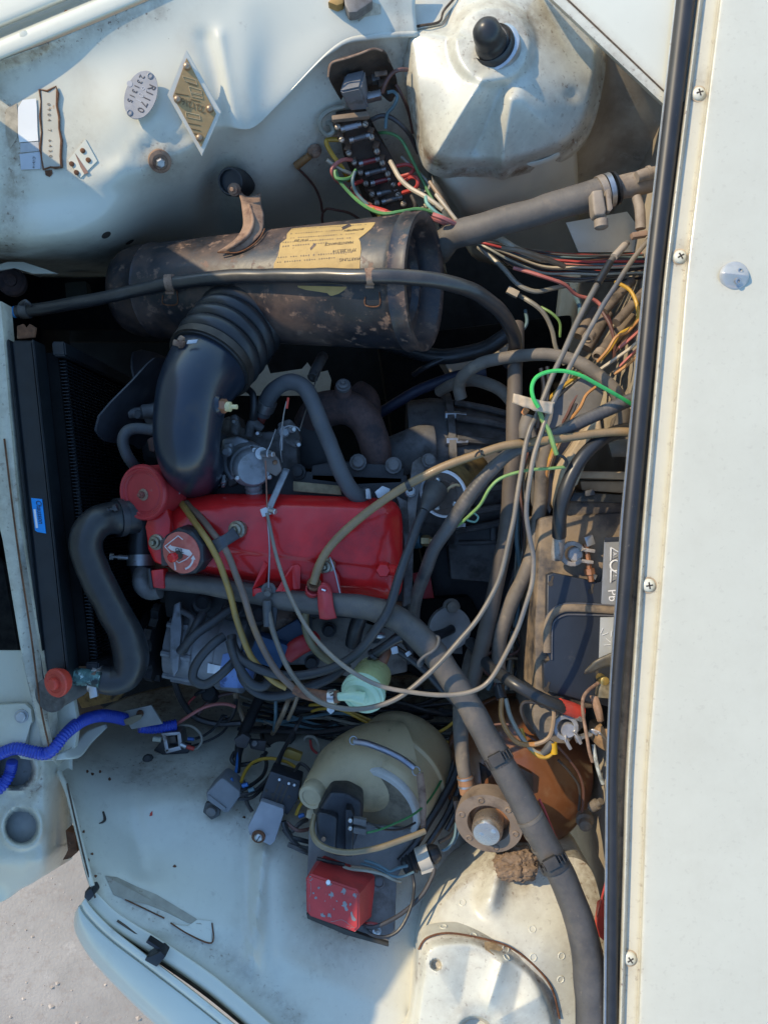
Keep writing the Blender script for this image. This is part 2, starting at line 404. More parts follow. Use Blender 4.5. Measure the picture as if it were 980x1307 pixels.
# --- the wing side of the bay at the top of the picture
wl_ = [
 [(-12, 82, -.006), (-10, 98, -.026), (-8, 150, -.040), (-8, 205, -.053), (-8, 250, -.064), (-8, 318, -.10), (-8, 354, -.42)],
 [(60, 55, -.006), (60, 86, -.026), (60, 140, -.040), (60, 200, -.053), (60, 248, -.064), (60, 316, -.10), (60, 354, -.42)],
 [(130, 26, -.006), (130, 73, -.026), (130, 130, -.040), (130, 195, -.054), (130, 242, -.068), (130, 308, -.13), (130, 354, -.42)],
 [(200, -4, -.006), (200, 54, -.026), (200, 120, -.040), (200, 180, -.056), (200, 222, -.084), (200, 286, -.21), (200, 352, -.44)],
 [(248, -26, -.006), (246, 44, -.026), (248, 105, -.040), (250, 165, -.056), (250, 200, -.084), (250, 272, -.225), (250, 350, -.45)],
 [(283, -45, -.006), (281, 36, -.026), (283, 95, -.042), (280, 150, -.060), (280, 178, -.092), (280, 252, -.225), (280, 350, -.46)],
 [(305, -45, -.010), (303, 22, -.024), (312, 100, -.044), (318, 160, -.070), (319, 170, -.088), (315, 250, -.205), (315, 350, -.47)],
 [(345, -45, -.012), (345, -5, -.022), (350, 60, -.044), (354, 130, -.068), (355, 139, -.084), (348, 240, -.190), (345, 350, -.48)],
 [(424, -45, -.012), (424, -8, -.022), (425, 25, -.032), (427, 62, -.044), (428, 70, -.058), (431, 205, -.190), (430, 350, -.50)],
 [(470, -45, -.012), (471, -8, -.022), (472, 20, -.034), (474, 49, -.044), (475, 57, -.058), (485, 205, -.210), (495, 350, -.52)],
 [(530, -45, -.012), (530, -8, -.024), (530, 18, -.036), (533, 45, -.048), (534, 54, -.064), (548, 205, -.25), (570, 350, -.54)]]
def d_up(x, y):
    return ridge(x, y, (281, 45), (300, 165), .005, 9, 1.4) - ridge(x, y, (262, 50), (285, 140), .004, 11) + bump(x, y, (165, 140), .006, 45) \
        + ridge(x, y, (200, 150), (150, 215), .003, 8) + ridge(x, y, (225, 165), (185, 225), .0025, 7)
iw = loft('inner_wing', wl_, PAINT, body, 7, 10, d_up); iw['label'] = 'inner wing with the data plates'
set_grime_tone(iw, lambda x, y, z: .8*near(x, y, [(-5, 120), (18, 150), (20, 230), (5, 330)], 16) + .7*spot(x, y, (204, 207), 30) + .55*spot(x, y, (470, 190), 75) + .5*near(x, y, [(0, 335), (130, 330), (250, 330), (560, 320)], 22)
    + .6*near(x, y, [(505, 0), (512, 45), (530, 150), (560, 230)], 9) + .5*spot(x, y, (66, 170), 34) + .5*spot(x, y, (104, 205), 26) + .45*spot(x, y, (300, 235), 40) + .6*near(x, y, [(415, 100), (440, 70), (480, 58), (500, 80)], 9) + .55*spot(x, y, (400, 196), 22) + .8*near(x, y, [(0, 84), (60, 60), (130, 34), (200, 10)], 17))  # rail band: grime that also darkens the strip in the rail's shadow
# --- the outer flange and gutter above it
fl = []
for i in range(13):
    x = -40 + i*40
    y0 = 78 - .417*x
    fl.append([(x, y0+3, -.024), (x-.5, y0-1, -.006), (x-2, y0-5, 0), (x-6, y0-20, .002), (x-8, y0-24, -.004), (x-9, y0-27, -.016), (x-11, y0-37, -.014), (x-12, y0-41, -.002), (x-16, y0-60, .002), (x-30, y0-120, .002), (x-60, y0-230, -.01), (x-80, y0-280, -.08)])
ow = loft('outer_wing', fl, PAINT, body, 3, 3); ow['label'] = 'outer wing edge above the data plates'
lathe('bonnet_stop_screw', (33, 47, -.004), (0.1, -.3, 1), [(.0066, -.012), (.0066, .004), (.005, .0065), (.002, .007)], PAINT, ow, n=18)
lathe('plug', (86, 17, -.012), (0, 0, 1), [(.004, -.004), (.004, .001), (.003, .002)], RUSTM, ow, n=14)
# --- the suspension tower at the top
def zt(x, y, t):
    z = -.028 - .030*t*t - .050*sstep(90, 225, y)*t - .022*sstep(640, 760, x) - .02*sstep(.88, 1, t)
    f = sstep(.15, .4, t)
    z += ridge(x, y, (616, 100), (556, 198), .022, 17, 1.25)*f
    z -= ridge(x, y, (640, 112), (606, 190), .014, 16, 1.4)*f
    z += ridge(x, y, (652, 128), (640, 214), .012, 12, 1.3)*f + ridge(x, y, (660, 118), (716, 186), .011, 22, 1.3)*f
    z += .012*(1-sstep(44, 60, math.hypot(x-628, y-56)))
    z -= bump(x, y, (730, 121), .003, 8)
    return z
tw = polar('suspension_tower', (628, 58), [(512, 40), (516, 70), (521, 110), (528, 150), (536, 190), (548, 211), (570, 219), (600, 218), (630, 218), (643, 222), (655, 218), (700, 206), (735, 189), (756, 160), (768, 115), (773, 70), (762, 40), (740, 5), (712, -30), (650, -48), (590, -40), (572, -5), (562, 26), (540, 33)], zt, PAINT, body, rings=60, n=300, lip=.016)
tw['label'] = 'suspension tower with the rubber strut cap'
TE = [(512, 40), (521, 110), (536, 190), (570, 219), (630, 218), (643, 222), (706, 206), (756, 160), (773, 70), (740, 5)]
set_grime_tone(tw, lambda x, y, z: .30*near(x, y, TE, 14) + .55*near(x, y, TE, 5) + .45*spot(x, y, (728, 120), 22) + .35*spot(x, y, (628, 58), 60) + .30*spot(x, y, (700, 20), 50) + .22)  # dirt at edges; the constant evenly darkens the tower against the sun
tube('seam', [(512, 38, -.095), (535, 33, -.047), (560, 28, -.045), (566, 14, -.045), (580, -3, -.045), (590, -20, -.045)], 1.6, DIRTLINE, tw, n=6)
tube('seam', [(518, -30, -.044), (517, 5, -.044), (514, 30, -.045), (512, 46, -.055)], 1.8, DIRTLINE, tw, n=6)
tube('seam', [(515, 46, -.112), (521, 90, -.113), (526, 140, -.135), (536, 192, -.16), (550, 214, -.165)], 1.5, DIRTLINE, tw, n=6)
prism('wing_filler', [(498, -60), (600, -60), (598, -20), (575, 12), (563, 30), (520, 40), (500, 44)], -.050, .004, PAINT, body, bevel=.001)
# --- tower flank below
loft('tower_side', [
 [(526, 120, -.12), (545, 205, -.24), (572, 300, -.5)], [(545, 200, -.13), (572, 250, -.22), (590, 310, -.5)],
 [(570, 215, -.13), (592, 262, -.20), (606, 330, -.5)], [(620, 214, -.13), (630, 270, -.24), (640, 340, -.5)],
 [(690, 205, -.12), (692, 262, -.25), (692, 350, -.5)], [(735, 180, -.12), (738, 250, -.26), (738, 350, -.5)]], PAINT, body, 5, 6)
loft('wing_corner', [
 [(738, 170, -.13), (722, 240, -.27), (722, 350, -.5)], [(765, 105, -.11), (765, 210, -.25), (760, 350, -.5)],
 [(772, 40, -.09), (800, 180, -.22), (800, 350, -.5)], [(800, 60, -.06), (850, 150, -.15), (852, 340, -.4)]], DIRTY, body, 6, 6)
prism('stiffener_plate', [(722, 284), (800, 270), (822, 300), (820, 322), (738, 322)], -.24, .003, PAINT, body, bevel=.001, down=(0, .3, -1))
# --- flange running across the top right corner
fx = []
for i in range(8):
    t = i/7; x0 = 688 + 168*t; y0 = -14 + 158*t
    fx.append([(x0-1, y0+2, -.05), (x0, y0, -.004), (x0+4, y0-4, .0), (x0+10, y0-9, .0), (x0+12, y0-11, -.004), (x0+14, y0-13, .0), (x0+50, y0-40, .003), (x0+130, y0-100, .004)])
cf = loft('scuttle_corner', fx, PAINT, body, 3, 3)
set_grime_tone(cf, lambda x, y, z: .55*near(x, y, [(690, -10), (770, 62), (846, 130)], 7) + .3*near(x, y, [(716, -8), (846, 116)], 8))
tube('seam', [(716, -8, .0), (760, 34, .0), (800, 72, .0), (846, 116, .0)], 1.3, DIRTLINE, cf, n=6)

# --- cowl panel at the right
TL = [(0, 862), (340, 823), (660, 793), (880, 778), (980, 774), (1307, 771)]
TC = [(0, 874), (340, 834), (660, 804), (880, 786), (980, 781), (1080, 781), (1307, 780)]
TW = [(0, 12.5), (340, 11), (660, 10.5), (880, 8), (980, 6.5), (1080, 7), (1307, 8)]
TR = [(0, 891), (340, 849), (660, 821), (980, 800), (1307, 790)]
TF = [(0, 918), (340, 876), (660, 850), (980, 825), (1307, 814)]
cc = []
for i in range(15):
    y = -60 + i*105; a = interp(TR, y); f = interp(TF, y)
    cc.append([(a-3, y, -.012), (a-1.5, y, .012), (a+1, y, .021), (a+4, y, .020), (a+6, y, .013), (a+9, y, .013), (f-4, y, .015), (f-1, y, .016), (f+1.5, y, .030), (f+5, y, .034), (f+40, y, .036), (f+100, y, .037), (1060, y, .036)])
cowl = loft('cowl_panel', cc, COWL, body, 3, 4); cowl['label'] = 'smooth cowl panel with crosshead screws'
set_grime_tone(cowl, lambda x, y, z: .35*math.exp(-((x-interp(TF, y))/4)**2) + .5*math.exp(-((x-interp(TR, y)-3)/5)**2) + sum(.6*spot(x, y, c, 15) for c in ((891, 120), (867, 328), (827, 747), (803, 1223))) + .08)
for x, y, a in ((891, 120, 15), (867, 328, 30), (827, 747, 10), (803, 1223, 35)):
    ang = a; s_ = screw('screw', (x, y, .0145), 8.6, cowl, (-.05, 0, 1), 'cross', PAINT, ang)
    lathe('washer_stain', (x, y, .0138), (-.04, 0, 1), [(.0105, 0), (.0105, .0006), (.0095, .0008)], M('rust_stain', (.42, .33, .23), .7, var=.3, vs=80), s_, n=20)
# washer jet: a low cone with two nozzles
jet = polar('washer_jet', (938, 351), [(938+16.8*math.cos(k*math.pi/8), 351+16.8*math.sin(k*math.pi/8)) for k in range(16)], lambda x, y, t: .0385+.0100*max(0, 1-abs(y-350-.12*(x-938))/15)*(1-.35*t**3), M('dull_silver', (.42, .42, .42), .45, .3, var=.08, vs=60), cowl, rings=12, n=64, lip=.004)
for dx, dy in ((6, -5), (3, 8)):
    lathe('nozzle', (938+dx, 351+dy, .0445), (dx*.02, -dy*.02, 1), [(.0036, -.002), (.0036, .0012), (.0022, .0016), (.0018, -.0005)], ZINC, jet, n=12)
# rubber bonnet seal and its metal lip
sp = [(interp(TC, y), y, .012) for y in range(-60, 1400, 60)]
tube('bonnet_seal', sp, [interp(TW, p[1]) for p in sp], SEAL, body, n=12, seg=3)
tube('seal_lip', [(interp(TL, y)+.5, y, .012) for y in range(-60, 1400, 60)], 2.0, ZINC, body, n=6, seg=3)
DUSTSTRIP = M('dust_strip', (.26, .185, .12), .9, var=.25, vs=40, layers=[((.1, .07, .05), 40, .55, .7, .9)])
ws = []
for i in range(15):
    y = -60 + i*105; a = interp(TC, y); f = interp(TR, y); ws.append([(a-2, y, -.01), (a+(f-a)*.55, y, .0), (f+1, y, -.002)])
loft('seal_channel', ws, DUSTSTRIP, body, 3, 3)
# bulkhead
bc = []
for i in range(15):
    y = -60 + i*105; x = interp(TL, y) + 16
    q = P(x, y, .0); c_ = [(x-6, y, -.01)]
    for z, d in ((-.05, .012), (-.12, .03), (-.25, .04), (-.40, .03), (-.62, .0)):
        k = S(z); c_.append((490+(q.x+d)/k, 653.5-q.y/k*(1.0), z))
    bc.append(c_)
bh = loft('bulkhead', bc, DIRTY, body, 3, 5, lambda x, y: 0); bh['label'] = 'dusty bulkhead below the seal'
# --- floor of the bay: subframe, plus an added black sheet that darkens the gaps
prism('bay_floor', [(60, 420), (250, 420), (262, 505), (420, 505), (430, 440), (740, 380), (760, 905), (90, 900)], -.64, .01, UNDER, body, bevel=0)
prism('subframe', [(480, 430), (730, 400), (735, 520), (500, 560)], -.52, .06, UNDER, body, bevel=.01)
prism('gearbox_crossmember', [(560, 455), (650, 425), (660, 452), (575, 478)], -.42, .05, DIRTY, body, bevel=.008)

# --- the wing side of the bay at the bottom
wb = [
 [(70, 945, -.25), (74, 970, -.17), (84, 1010, -.12), (98, 1065, -.085), (110, 1115, -.06), (122, 1152, -.05)],
 [(100, 925, -.32), (106, 962, -.22), (118, 1010, -.16), (130, 1065, -.115), (140, 1120, -.078), (150, 1172, -.055)],
 [(160, 890, -.42), (168, 950, -.29), (176, 1010, -.185), (186, 1080, -.135), (196, 1145, -.085), (208, 1208, -.06)],
 [(240, 872, -.47), (246, 945, -.30), (250, 1010, -.20), (256, 1090, -.145), (262, 1170, -.09), (272, 1250, -.062)],
 [(325, 870, -.48), (328, 945, -.33), (330, 1015, -.205), (330, 1110, -.145), (336, 1210, -.09), (345, 1312, -.064)],
 [(362, 868, -.48), (362, 945, -.32), (362, 1015, -.20), (362, 1110, -.14), (366, 1220, -.088), (376, 1345, -.064)],
 [(430, 865, -.49), (430, 945, -.345), (430, 1025, -.23), (430, 1125, -.165), (432, 1240, -.105), (445, 1380, -.066)],
 [(520, 862, -.50), (520, 945, -.36), (520, 1030, -.26), (520, 1135, -.18), (520, 1250, -.118), (530, 1400, -.068)],
 [(600, 862, -.50), (605, 950, -.37), (610, 1040, -.28), (612, 1150, -.20), (612, 1270, -.14), (620, 1420, -.08)],
 [(720, 862, -.52), (720, 950, -.39), (725, 1040, -.30), (730, 1150, -.22), (735, 1270, -.16), (740, 1420, -.10)]]
def d_lo(x, y):
    z = ridge(x, y, (348, 1010), (336, 1090), .012, 11, 1.5) + ridge(x, y, (336, 1090), (322, 1235), .014, 11, 1.5)
    z += .010*sstep(150, 210, x)*sstep(985, 1020, y)*(1-sstep(1185, 1200, y)) * (1-sstep(300, 318, x))*.5
    z -= ridge(x, y, (170, 1020), (180, 1110), .003, 9)
    z += ridge(x, y, (360, 1225), (520, 1300), .005, 10)
    return z
iw2 = loft('inner_wing', wb, PAINT, body, 9, 12, d_lo); iw2['label'] = 'inner wing in shade below the engine'
set_grime_tone(iw2, lambda x, y, z: .75*(1-sstep(895, 965, y))*sstep(120, 200, x) + .7*near(x, y, [(74, 965), (90, 1030), (112, 1110), (124, 1150)], 9) + .45*near(x, y, [(130, 1130), (200, 1170), (290, 1225), (380, 1300)], 14) + .5*spot(x, y, (285, 1000), 42) + .6*spot(x, y, (345, 1050), 40) + .55*spot(x, y, (190, 968), 26) + .5*spot(x, y, (440, 1170), 55) + .55*near(x, y, [(600, 960), (590, 1050), (545, 1150)], 22) + .35*near(x, y, [(100, 960), (160, 985), (240, 985)], 16) + .06)
# flat ledge and outer wing
led = [(112, 1140), (125, 1153), (150, 1176), (208, 1212), (272, 1256), (345, 1318), (420, 1385)]
lc = []; oc = []
for i, (x, y) in enumerate(led):
    lc.append([(x+4, y-8, -.052), (x, y+2, -.050), (x-5, y+10, -.050), (x-8, y+14, -.085)])
for i, (x, y) in enumerate([(112, 1142), (120, 1156), (148, 1184), (200, 1224), (262, 1272), (330, 1328), (400, 1395)]):
    w = (9, 22, 33, 44, 52, 58, 62)[i]
    nx, ny = -.58, .81
    oc.append([(x+nx*3, y+ny*3, -.075), (x+nx*3.5, y+ny*3.5, -.043), (x+nx*6, y+ny*6, -.038), (x+nx*13, y+ny*13, -.040), (x+nx*16, y+ny*16, -.046), (x+nx*19, y+ny*19, -.042), (x+nx*(19+w*.4), y+ny*(19+w*.4), -.044), (x+nx*(19+w*.8), y+ny*(19+w*.8), -.056), (x+nx*(19+w), y+ny*(19+w), -.085), (x+nx*(17+w*.9), y+ny*(17+w*.9), -.24)])
loft('wing_ledge', lc, PAINT, body, 5, 3)
tube('gutter_grime', [(125, 1160, -.062), (165, 1190, -.064), (205, 1218, -.066), (270, 1264, -.068), (345, 1326, -.07), (420, 1392, -.07)], 11, M('gutter', (.10, .075, .05), .9, var=.4, vs=60), body, n=8, flat=.4)  # dark rusty backing so the gap reads as a dark crack
ow2 = loft('outer_wing', oc, PAINT, body, 6, 5); ow2['label'] = 'outer wing edge beside the asphalt'
set_grime_tone(ow2, lambda x, y, z: .5*spot(x, y, (147, 1186), 9) + .4*near(x, y, [(118, 1146), (205, 1214), (340, 1320)], 8) + .35*spot(x, y, (206, 1226), 18))
tube('seam', [(150, 1175, -.05), (200, 1208, -.053), (268, 1252, -.055), (345, 1316, -.056)], 1.6, DIRTLINE, iw2, n=6)
tube('seam', [(86, 1000, -.105), (100, 1062, -.075), (112, 1112, -.05), (122, 1146, -.043)], 1.3, DIRTLINE, iw2, n=6)
tube('wing_lip', [(76, 985, -.13), (90, 1020, -.10), (103, 1072, -.075), (115, 1118, -.05), (121, 1142, -.042)], 3.2, PAINT, iw2, n=8)
# filler smear (old sealant with torn edge)
FILLER = M('old_sealant', (.34, .31, .24), .7, var=.15, vs=40, layers=[(RUST, 40, .6, .7, .9)], bumps=[(90, .3)])
def on_lower(x, y): return lower_z(x, y)
# ray helper so small pieces sit on the sheet they are fixed to
from mathutils.bvhtree import BVHTree
def bvh(*obs):
    V, F = [], []
    for o in obs:
        n = len(V); V += [v.co + WL[o.name] for v in o.data.vertices]; F += [[i+n for i in p.vertices] for p in o.data.polygons]
    return BVHTree.FromPolygons(V, F)
CAMP = Vector((0, 0, H))
def hit(tree, px, py):
    d = (P(px, py, 0)-CAMP).normalized(); h = tree.ray_cast(CAMP, d)
    if h[0] is None: return P(px, py, -.2), Vector((0, 0, 1))
    n = h[1] if h[1].z > 0 else -h[1]
    return h[0], n
T_UP = bvh(iw); T_LO = bvh(iw2); T_TW = bvh(tw)
def zof(tree, px, py): return hit(tree, px, py)[0].z
def patch(name, outline, tree, mat, parent, off=.0012, depth=.001):
    """thin flat piece lying on a sheet, following it"""
    top = []
    for x, y in outline:
        p, n = hit(tree, x, y); top.append(p+n*off)
    c = sum(top, Vector())/len(top); V = [c]+top; N = len(top)
    F = [(0, 1+i, 1+(i+1) % N) for i in range(N)]
    o = mk(name, V, F, mat, parent, smooth=False); flip_up(o); solid(o, depth); return o
# front panel, crossmember ------------------------------------------------------
prism('front_crossmember', [(-30, 380), (1, 384), (5, 430), (12, 520), (25, 660), (38, 740), (58, 868), (62, 930), (74, 978), (56, 960), (30, 850), (4, 690), (-30, 560)], lambda x, y: -.045-.05*sstep(850, 980, y), .03, PAINT, body, bevel=.003)
prism('bracket_foot', [(44, 930), (50, 880), (66, 885), (92, 880), (100, 925), (96, 955), (62, 975)], -.12, .01, PAINT, body, bevel=.002)
tube('seam', [(6, 560, -.043), (22, 690, -.043), (40, 810, -.05), (52, 900, -.06), (66, 965, -.088)], 1.3, RUSTM, body, n=6)
hp = []
for x in (-40, 0, 30, 55, 74, 86, 93):
    e = sstep(55, 93, x); c_ = []
    for y in (830, 900, 960, 1030, 1080, 1100, 1130, 1155):
        yy = y if x < 60 else y - (0 if y < 1000 else (x-60)*.9)
        yy = min(yy, 1152 - .62*(x)) if y > 1090 else yy
        c_.append((x, yy, -.10 - .07*e - .05*sstep(1090, 1155, y)))
    hp.append(c_)
def hpd(x, y):
    z = 0
    for cx, cy, r in ((20, 982, 24), (28, 1055, 22)):
        d = math.hypot((x-cx)*1.05, y-cy)
        z += .006*math.exp(-((d-r-5)/4)**2) - .035*(1-sstep(r-3, r+1, d))
    return z
hl = loft('headlamp_panel', hp, PAINT, body, 16, 16, hpd); hl['label'] = 'headlamp panel with two round holes'
WADD = M('grey_wadding', (.30, .31, .31), .85, var=.15, vs=30, layers=[((.12, .11, .1), 30, .6, .7)], bumps=[(50, .5)])
for cx, cy, r in ((22, 980, 22), (29, 1054, 20)):
    lathe('hole_backing', (cx, cy, -.128), (.1, .05, 1), [(.026*r/22, -.004), (.025*r/22, .002), (.015*r/22, .006), (.004, .007)], WADD, hl, n=28)
    lathe('hole_rim', (cx, cy, -.106), (.12, .05, 1), [(.0275*r/22, -.012), (.030*r/22, .002), (.0285*r/22, .003), (.0245*r/22, -.004), (.0235*r/22, -.02)], DIRTLINE, hl, n=36) if False else None
lathe('panel_hole', (48, 1080, -.1105), (.3, -.2, 1), [(.0045, -.002), (.0045, .0012), (.0038, .0014)], SLOT, hl, n=16)
prism('lamp_bracket', [(-10, 900), (32, 898), (40, 905), (42, 922), (36, 930), (34, 950), (28, 968), (-10, 945)], -.09, .006, PAINT, hl, bevel=.002)
bolt('bolt', (28, 914, -.089), 6.5, ZINC, hl, (.1, 0, 1))
prism('lower_grille', [(-20, 690), (4, 720), (24, 830), (30, 850), (-20, 885)], -.25, .01, M('shaded_ground', (.035, .032, .026), .9, var=.4, vs=60, bumps=[(90, .4)]), body, bevel=0)  # added sheet coloured like ground lying in deep shade
prism('rust_bracket', [(84, 1060), (96, 1064), (99, 1088), (90, 1096), (80, 1098), (88, 1085)], -.13, .02, RUSTM, body, bevel=.001)
# torn sealant along the foot of the lower wing
patch('sealant', [(134, 1118), (150, 1120), (175, 1132), (200, 1142), (225, 1157), (250, 1172), (258, 1180), (240, 1178), (215, 1165), (190, 1155), (165, 1150), (145, 1142)], T_LO, FILLER, iw2)
patch('sealant', [(252, 1174), (270, 1176), (270, 1203), (258, 1200), (240, 1192), (222, 1180), (240, 1182)], T_LO, PAINT, iw2, .002)
tube('crack', [(218, 1178, zof(T_LO, 218, 1178)+.002), (240, 1192, zof(T_LO, 240, 1192)+.002), (270, 1204, zof(T_LO, 270, 1204)+.002), (271, 1178, zof(T_LO, 271, 1178)+.002)], 1, RUSTM, iw2, n=5)
tube('crack', [(160, 1148, zof(T_LO, 160, 1148)+.001), (185, 1160, zof(T_LO, 185, 1160)+.001), (210, 1172, zof(T_LO, 210, 1172)+.001)], .9, RUSTM, iw2, n=5)
tube('scratch', [(132, 1036, zof(T_LO, 132, 1036)+.001), (134, 1047, zof(T_LO, 134, 1047)+.001), (127, 1051, zof(T_LO, 127, 1051)+.001)], [1.2, 1.8, .6], SLOT, iw2, n=5)
for x, y in ((100, 1082), (113, 1098), (118, 1090), (107, 1062), (92, 1020), (128, 985), (118, 988), (140, 995), (223, 1106), (312, 1043), (112, 985), (122, 1118)):
    patch('rust_spot', [(x+random.uniform(1.2, 3)*math.cos(a), y+random.uniform(1.2, 3)*math.sin(a)) for a in (0, 1, 2, 3, 4, 5)], T_LO, RUSTM, iw2, .0008, .0006)
patch('red_mark', [(192, 1038), (195, 1035), (195, 1041), (191, 1042)], T_LO, REDPL, iw2, .0008, .0006)
# bonnet stop on the outer wing
bs = thing('bonnet_stop', 'black rubber bonnet stop on the pale wing edge', 'rubber stop', (198, 1222, -.04))
prism('rubber_block', [(190, 1222), (205, 1214), (212, 1221), (200, 1235), (184, 1226)], -.026, .02, RUBBER, bs, bevel=.002)
prism('clip', [(186, 1203), (189, 1200), (209, 1213), (207, 1217)], -.032, .012, BLACKP, bs, bevel=.001)
prism('corner_rubber', [(108, 1138), (117, 1134), (121, 1143), (113, 1152), (107, 1146)], -.034, .02, RUBBER, body, bevel=.003)
# --- lower suspension tower
def zs(x, y, t):
    z = -.06 - .05*sstep(1230, 1090, y) - .03*t*t
    z += ridge(x, y, (640, 1095), (625, 1150), .022, 14)
    return z
ts = polar('suspension_tower', (640, 1300), [(520, 1360), (524, 1300), (530, 1240), (540, 1195), (556, 1160), (580, 1134), (608, 1114), (632, 1096), (655, 1090), (700, 1092), (745, 1100), (764, 1140), (772, 1210), (774, 1360)], zs, PAINT, body, rings=26, n=180, lip=.10)
ts['label'] = 'sunlit suspension tower at the bottom'
set_grime_tone(ts, lambda x, y, z: .75*spot(x, y, (660, 1105), 34) + .5*near(x, y, [(690, 1080), (745, 1095), (768, 1180), (772, 1300)], 26) + .45*near(x, y, [(534, 1212), (575, 1191), (655, 1213), (712, 1290)], 7) + .3*near(x, y, [(540, 1195), (580, 1134), (632, 1096)], 9) + .20)  # constant darkens against the sun; right-hand band paints a shaded brown
def zp(x, y, t):
    z = -.035 - .018*t*t - .012*sstep(.88, 1, t)
    for a, b, h_, w_ in (((618, 1300), (640, 1230), .009, 12), ((630, 1305), (695, 1268), .009, 18), ((598, 1300), (560, 1245), .006, 20), ((588, 1280), (600, 1212), -.007, 20), ((655, 1290), (668, 1232), -.006, 16)):
        z += ridge(x, y, a, b, h_, w_, 1.3)*sstep(.15, .35, t)*(1-sstep(.82, .97, t))
    z -= .012*(1-sstep(5, 8, math.hypot(x-556, y-1231))) + .03*(1-sstep(18, 24, math.hypot((x-605), y-1320)))
    return z
tp = polar('tower_plate', (610, 1310), [(518, 1370), (526, 1300), (533, 1240), (536, 1212), (545, 1199), (570, 1194), (600, 1196), (628, 1204), (655, 1216), (682, 1238), (700, 1262), (710, 1290), (714, 1320), (716, 1370)], zp, PAINT, body, rings=56, n=260, lip=.03)
set_grime_tone(tp, lambda x, y, z: .5*near(x, y, [(530, 1250), (545, 1199), (600, 1196), (655, 1216), (700, 1262), (714, 1320)], 7) + .45*spot(x, y, (556, 1231), 12) + .4*spot(x, y, (625, 1210), 18) + .3*spot(x, y, (605, 1310), 34) + .22)  # dirt at the rim, plus even darkening to tame sunlit brightness
tube('seam', [(534, 1212, -.063), (545, 1197, -.064), (575, 1191, -.064), (628, 1201, -.064), (657, 1213, -.064), (685, 1236, -.064), (704, 1262, -.064), (714, 1300, -.064)], 1.4, RUSTM, tp, n=6)
patch('rust_stain', [(618, 1203), (630, 1202), (642, 1212), (630, 1219), (619, 1212)], bvh(tp), M('pale_rust', (.40, .27, .14), .8, var=.3, vs=90), tp, .0008, .0005)
T_TS = bvh(ts); tts = bvh(ts, tp)
for x, y in ((590, 1152), (566, 1183), (604, 1194), (645, 1211), (679, 1186), (646, 1222), (680, 1222), (716, 1220), (715, 1250)):
    p, n = hit(tts, x, y)
    u, w, a = frame(n); ring = [tuple(p+u*(.0045*math.cos(k*.7))+w*(.0045*math.sin(k*.7))+n*.0003)+(.0008,) for k in range(10)]
    v, f = tube_data(ring, 6); mk('weld_ring', v, f, PAINT, ts)
# strut cap on the upper tower
sc_ = thing('strut_cap', 'domed black rubber cap on the upper suspension tower', 'rubber cap', (632, 62, -.02))
ax = Vector((-.42, .12, 1)).normalized()
lathe('washer', (630, 61, -.024), ax, [(.034, -.010), (.034, .002), (.030, .004)], ZINC, sc_, n=40)
lathe('flange', (629, 60, -.020), ax, [(.029, -.002), (.0285, .006), (.026, .010), (.024, .008), (.021, .012)], RUBBER, sc_, n=40)
lathe('dome', (627, 57, -.010), ax, [(.0215, -.006), (.0205, .004), (.0192, .010), (.0182, .012), (.0186, .020), (.0168, .029), (.011, .036), (.005, .0395), (.001, .040)], RUBBER, sc_, n=36)
# raised bonnet: front hinged, standing outside the picture; it shades the left of the bay
V, F = [], []
prof = [(-.66, .42), (-.60, .47), (-.4, .52), (-.15, .545), (.1, .60), (.3, .665), (.5, .675), (.58, .665), (.60, .64)]
for dx in (0, -.02):
    for y, h in prof: V.append((-.60-.02+dx, y, -.10)); V.append((-.60-.05+dx, y, h))
n = len(prof)
for i in range(n-1):
    F.append((2*i, 2*i+1, 2*i+3, 2*i+2)); F.append((2*n+2*i, 2*n+2*i+2, 2*n+2*i+3, 2*n+2*i+1)); F.append((2*i+1, 2*n+2*i+1, 2*n+2*i+3, 2*i+3))
F.append((0, 2*n, 2*n+1, 1)); F.append((2*n-2, 2*n-1, 4*n-1, 4*n-2))
bonnet = tag(mk('raised_bonnet', V, F, PAINT, smooth=False), 'cream bonnet raised at the front of the bay', 'bonnet')

# nose panel under the bonnet hinge: closes the front of the bay
V = [(-.632, y, z) for y in (-.36, .70) for z in (.03, -.55)] + [(-.652, y, z) for y in (-.36, .70) for z in (.03, -.55)]
mk('nose_panel', V, [(0, 1, 3, 2), (4, 6, 7, 5), (0, 4, 5, 1), (2, 3, 7, 6), (0, 2, 6, 4), (1, 5, 7, 3)], UNDER, body, smooth=False)  # black in place of cream, to read as deep shade

for o in body.children:
    if o.name.startswith('headlamp_panel'): set_grime_tone(o, lambda x, y, z: .6*spot(x, y, (20, 982), 32) + .5*spot(x, y, (48, 1000), 22) + .3*spot(x, y, (28, 1055), 32) + .7*near(x, y, [(86, 1000), (94, 1070), (80, 1100)], 8) + .4*spot(x, y, (28, 915), 24))
    if o.name.startswith('front_crossmember'): set_grime_tone(o, lambda x, y, z: .45 + .4*near(x, y, [(5, 560), (22, 690), (40, 810), (66, 965)], 7))  # crossmember: constant tones down sky brightness, seam band is dirt
